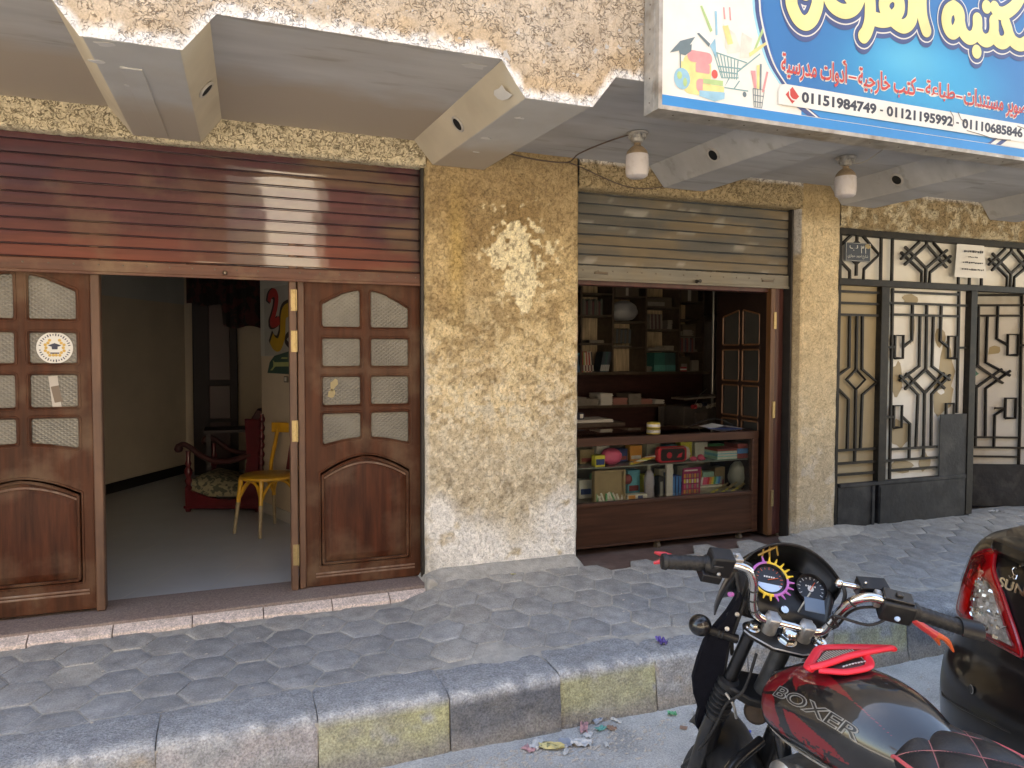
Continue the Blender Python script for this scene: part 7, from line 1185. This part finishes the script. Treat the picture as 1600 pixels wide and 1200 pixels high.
hs_ = np.concatenate([np.linspace(.17, .66, 26), np.linspace(.68, 1.03, 18)]); ph = np.concatenate([np.linspace(0, math.pi / 2, 42), math.pi / 2 + np.linspace(.1, CLEN - 1.15, 24)])
def half(sign): A_, B_ = np.meshgrid(ph * sign, hs_, indexing='ij'); return carp(A_, B_)
Lf, Rt = half(1), half(-1)
full = np.concatenate([Rt[::-1], Lf[1:]], 0)
# nose: round the front the same way
nose = []
for t in np.linspace(0, math.pi, 22)[1:-1]:
    b = herm(hs_, CH, CB); x = CXR + herm(hs_, CH, CX) * 0 + CA + CLEN - 1.15 + .55 * np.sin(t) ** .7 * (1 - .25 * np.clip((hs_ - .6) / .43, 0, 1)); nose.append(np.stack([x, CYC + b * np.cos(t), ZR + hs_], -1))
full = np.concatenate([full, np.array(nose), full[:1]], 0)
body = MB().grid(full).build('body', MATS['car_paint'], car, fixn=False, ang=50)
mb = MB(); top = [tuple(p[-1]) for p in full[:-1]]; mb.loft([top, [(x + (4.4 - x) * .04, CYC + (y - CYC) * .93, z + .012) for x, y, z in top]]); mb.build('deck', MATS['car_paint'], car, ang=30); mb = MB(); bt = [tuple(p[0]) for p in full[:-1]]; mb.loft([bt, [(x, y, z + .01) for x, y, z in bt]]).build('underside', MATS['car_plastic'], car)
def cab(z, x0, x1, w): return [(x0 + .05, CYC - w + .05, z), (x0, CYC - w + .15, z), (x0, CYC + w - .15, z), (x0 + .05, CYC + w - .05, z), (x0 + .3, CYC + w, z), (x1 - .3, CYC + w, z), (x1 - .05, CYC + w - .08, z), (x1, CYC, z), (x1 - .05, CYC - w + .08, z), (x1 - .3, CYC - w, z), (x0 + .3, CYC - w, z)]
MB().loft([cab(ZR + 1.03, 2.92, 5.35, .72), cab(ZR + 1.25, 3.10, 5.0, .67), cab(ZR + 1.40, 3.25, 4.70, .62)], caps=False).build('windows', MATS['car_glass'], car, ang=30); MB().loft([cab(ZR + 1.395, 3.24, 4.71, .625), cab(ZR + 1.46, 3.36, 4.6, .57), cab(ZR + 1.485, 3.55, 4.4, .45)]).build('roof', MATS['car_paint'], car, ang=50)
for sg_ in (1, -1):
    for a, b in (((3.0, .70, 1.02), (3.34, .62, 1.41)), ((5.30, .72, 1.03), (4.68, .60, 1.41)), ((3.98, .73, 1.03), (4.0, .63, 1.41))): MB().tube([(a[0], CYC + sg_ * a[1], ZR + a[2]), (b[0], CYC + sg_ * b[1], ZR + b[2])], .035, 8).build('pillar', MATS['car_paint'], car)
def patch(mb, poly, off, n=1): # polygon in (phi, h) laid on the body, finely triangulated as a lattice clipped to the outline
    p0, p1 = min(p[0] for p in poly), max(p[0] for p in poly); h0, h1 = min(p[1] for p in poly), max(p[1] for p in poly); nu = 60
    us = np.linspace(0, 1, nu); rows = []
    for h in np.linspace(h0 + 1e-4, h1 - 1e-4, 60):
        xs_ = []
        for (a, ha), (b, hb) in zip(poly, poly[1:] + poly[:1]):
            if (ha > h) != (hb > h): xs_.append(a + (b - a) * (h - ha) / (hb - ha))
        if len(xs_) >= 2: rows.append((min(xs_), max(xs_), h))
    G = np.zeros((len(rows), 24, 3))
    for i, (a, b, h) in enumerate(rows): G[i] = carp(np.linspace(a, b, 24), np.full(24, h), off)
    return mb.grid(G)
def sm2(poly, k=4): return [tuple(v)[:2] for v in smoothpts([(a, b, 0) for a, b in poly] + [(poly[0][0], poly[0][1], 0)], k)][:-1]
LAMP = [(.700, 1.012), (.760, 1.004), (.830, .983), (.890, .950), (.915, .886), (.955, .80), (.975, .757), (.94, .745), (.856, .741), (.695, .737), (.534, .735), (.400, .732), (.355, .735), (.384, .782), (.440, .84), (.500, .891), (.600, .951)]
CLEAR = [(.672, .918), (.600, .912), (.545, .885), (.470, .82), (.420, .776), (.392, .750), (.45, .748), (.55, .750), (.665, .754), (.705, .80), (.730, .856), (.712, .895)]
tl_ = patch(MB(), LAMP, .006).build('tail_lamp', MATS['lamp_red'], car, fixn=False, ang=60)
MB().tube([tuple(carp(np.array(a), np.array(h), .007)) for a, h in sm2(LAMP)] + [tuple(carp(np.array(LAMP[0][0]), np.array(LAMP[0][1]), .007))], .006, 6, False).build('rim', MATS['lamp_rim'], tl_)
patch(MB(), sm2(CLEAR), .0095).build('reversing_lens', MATS['lamp_silver'], tl_, fixn=False, ang=30)
MB().tube([tuple(carp(np.array(a), np.array(h), .011)) for a, h in sm2(CLEAR) + sm2(CLEAR)[:1]], .0035, 6, False).build('lens_edge', MATS['lamp_rim'], tl_)
random.seed(41); mb = MB()
for k in range(90):
    a, h = random.uniform(.40, .73), random.uniform(.75, .91)
    if inpoly(np.array(a), np.array(h), CLEAR): p = Vector(carp(np.array(a), np.array(h), .011)); r = random.uniform(.004, .011); mb.obox(p, ((random.random(), random.random() - .5, random.random() - .5), (random.random() - .5, 1, random.random() - .5), (random.random() - .5, random.random() - .5, 1)), (r * .5, r, r * .6))
mb.build('reflector_facets', MATS['badge_chrome'], tl_, smooth=False)
patch(MB(), [(.78, .985), (.86, .955), (.90, .88), (.80, .90), (.74, .93), (.70, .97)], .0095).build('dark_band', MATS['lamp_dark_red'], tl_, fixn=False)
mb = MB(); patch(mb, [(.895, .86), (.955, .775), (.93, .755), (.80, .757), (.755, .80), (.76, .855)], .0095); patch(mb, [(.80, .925), (.85, .915), (.855, .885), (.80, .892)], .0105); patch(mb, [(.71, .945), (.74, .955), (.75, .935), (.715, .93)], .0105); patch(mb, [(.73, .905), (.77, .90), (.745, .875), (.72, .88)], .0105); mb.build('bright_cells', MATS['lamp_bright_red'], tl_, fixn=False)
cvr = patch(MB(), LAMP, .016).build('lamp_cover', MATS['lamp_cover'], tl_, fixn=False, ang=60)
# boot lid gap, lip spoiler, bumper line, parking sensor, badges
def seam(P, off, r, m, name): MB().tube([tuple(carp(np.array(a), np.array(h), off)) for a, h in P], r, 6).build(name, MATS[m], car)
seam([(.74, 1.025), (.715, 1.015), (.60, .955), (.505, .895), (.45, .84), (.39, .775), (.345, .73), (.30, .66), (.25, .635), (-.25, .635)], .001, .004, 'car_plastic', 'boot_gap'); seam([(1.2, .455), (.856, .458), (.62, .483), (.40, .505), (.0, .51)], .002, .005, 'car_plastic', 'bumper_line'); seam([(1.35, .70), (.98, .745), (.86, .733), (.53, .727), (.34, .725)], .001, .0045, 'car_plastic', 'bumper_gap')
rg = []
for a in np.linspace(-.76, .76, 61):
    e = min(1, (.76 - abs(a)) / .03) ** .5; b = carp(np.array(a), np.array(1.012), 0); d = Vector((-1, 0, 0)); rg.append([tuple(Vector(b) + Vector(v)) for v in ((.05, 0, -.012), (-.030 * e, 0, -.008), (-.050 * e, 0, .012 * e), (-.042 * e, 0, .040 * e), (-.02, 0, .048 * e), (.05, 0, .044 * e), (.16, 0, .022))])
MB().loft(rg).build('lip_spoiler', MATS['car_paint'], car, ang=50)
pS = Vector(carp(np.array(.566), np.array(.563), .0)); nS = (Vector(carp(np.array(.566), np.array(.563), .1)) - pS).normalized(); sn = MB().lathe([(.013, .0), (.013, .004), (.0, .005)], pS, nS, 20).build('parking_sensor', MATS['car_plastic'], car); MB().lathe([(.0135, .001), (.0155, .003), (.0135, .004)], pS, nS, 24).build('ring', MATS['cast_alu'], sn)
def cartext(body, a0, a1, h0, h1, off, name, shear=0, lift=.004):
    vs, fs = text_geo(body, off, 4, shear); base = text_geo(body, 0, 4, shear)[0]; x0, x1 = min(v[0] for v in base), max(v[0] for v in base); y0, y1 = min(v[1] for v in base), max(v[1] for v in base)
    out = [tuple(carp(np.array(a0 + (a1 - a0) * (v[0] - x0) / (x1 - x0)), np.array(h0 + (h1 - h0) * (v[1] - y0) / (y1 - y0)), lift)) for v in vs]; mb = MB().add(out, fs)
    o = mb.build(name, MATS['badge_chrome'], car, smooth=False); o.modifiers.new('solid', 'SOLIDIFY').thickness = .003
cartext('SUNNY', .548, .27, .915, .945, .03, 'badge')
for P in ([(.490, .985), (.505, .988), (.510, .978), (.495, .970), (.482, .963), (.492, .954), (.507, .958)], [(.470, .965), (.480, .967), (.480, .955), (.468, .956), (.466, .968), (.462, .955)], [(.485, .995), (.46, 1.005), (.42, 1.008), (.36, .995)]): MB().tube(smoothpts([tuple(carp(np.array(a), np.array(h), .003)) for a, h in P], 4), .0022, 6).build('script_badge', MATS['badge_chrome'], car)
random.seed(5)
for x, r_ in ((3.10, .30), (5.70, .30)):
    for sg_ in (1, -1):
        w = MB().lathe([(.19, -.09), (.27, -.095), (.298, -.07), (.30, 0), (.298, .07), (.27, .095), (.19, .09)], (x, CYC + sg_ * .745, ZR + .30), (0, 1, 0), 36).build('wheel', MATS['tyre'], car); mb = MB().lathe([(.19, .07), (.185, .02), (.05, .05), (.0, .055)], (x, CYC + sg_ * .745, ZR + .30), (0, sg_, 0), 30)
        for k in range(7): a = 2 * math.pi * k / 7; mb.obox((x + .11 * math.cos(a), CYC + sg_ * (.745 + .06), ZR + .30 + .11 * math.sin(a)), ((math.cos(a), 0, math.sin(a)), (-math.sin(a), 0, math.cos(a)), (0, 1, 0)), (.075, .018, .012))
        mb.build('rim', MATS['cast_alu'], w)
        a_ = [(x + .335 * math.cos(t), CYC + sg_ * .838, ZR + .30 + .335 * math.sin(t)) for t in np.linspace(-.25, math.pi + .25, 24)]; MB().tube(a_, .022, 8).build('wheel_arch', MATS['car_plastic'], car)
    for sg_ in (1, -1): MB().box(3.3 if x < 4 else 4.2, 4.15 if x < 4 else 5.1, CYC + sg_ * .845 - .003, CYC + sg_ * .845 + .003, ZR + .86, ZR + .875).build('side_moulding', MATS['car_plastic'], car)
# ------------------------------------------------------------------ the other side of the street (seen only in reflections; it bounces the sunlight back)
M('far_wall', (.60, .54, .44), .9, var=.1, vs=.6); M('far_dark', (.085, .05, .035), .85, var=.2, vs=2); M('far_window', (.05, .055, .06), .3)
M('far_white', (.9, .89, .86), .8)
def far_house(name, label, x0, x1, h):
    t = thing(name, label, 'building', ((x0 + x1) / 2, -11, ZR)); w = MB().box(x0, x1, -12.4, -10.6, ZR, h).build('wall', MATS['far_wall'], t, smooth=False); mb = MB()
    MB().box(x0 - .005, x1 + .005, -10.6, -10.56, 2.5, 9.3 if x0 > 0 else 8.5).build('dark_reflection_band', MATS['far_dark'], t, smooth=False)  # added dark sheet that darkens what the shutter and tank reflect
    x = x0 + .8
    while x < x1 - 1.4:
        for z in (1.0, 4.2, 7.2):
            if z + 1.6 < h: MB().box(x, x + 1.0, -10.66, -10.54, z, z + 1.5).build('window', MATS['far_window'], t, smooth=False)
        x += 2.3
    return t
far_house('apartment_building', 'sunlit plastered apartment building across the street, left of the passage, behind the camera', -16, .0, 8.2)
far_house('apartment_building', 'sunlit plastered apartment building across the street, right of the passage, behind the camera', 1.85, 18, 9.0)
t = thing('apartment_building', 'unseen white house added in the passage across the street for a bright reflected strip', 'building', (.9, -15, ZR)); MB().box(-3.2, 5.2, -15, -13.0, ZR, 9).build('wall', MATS['far_white'], t, smooth=False)  # added white wall, gives the shutter its bright reflected strip
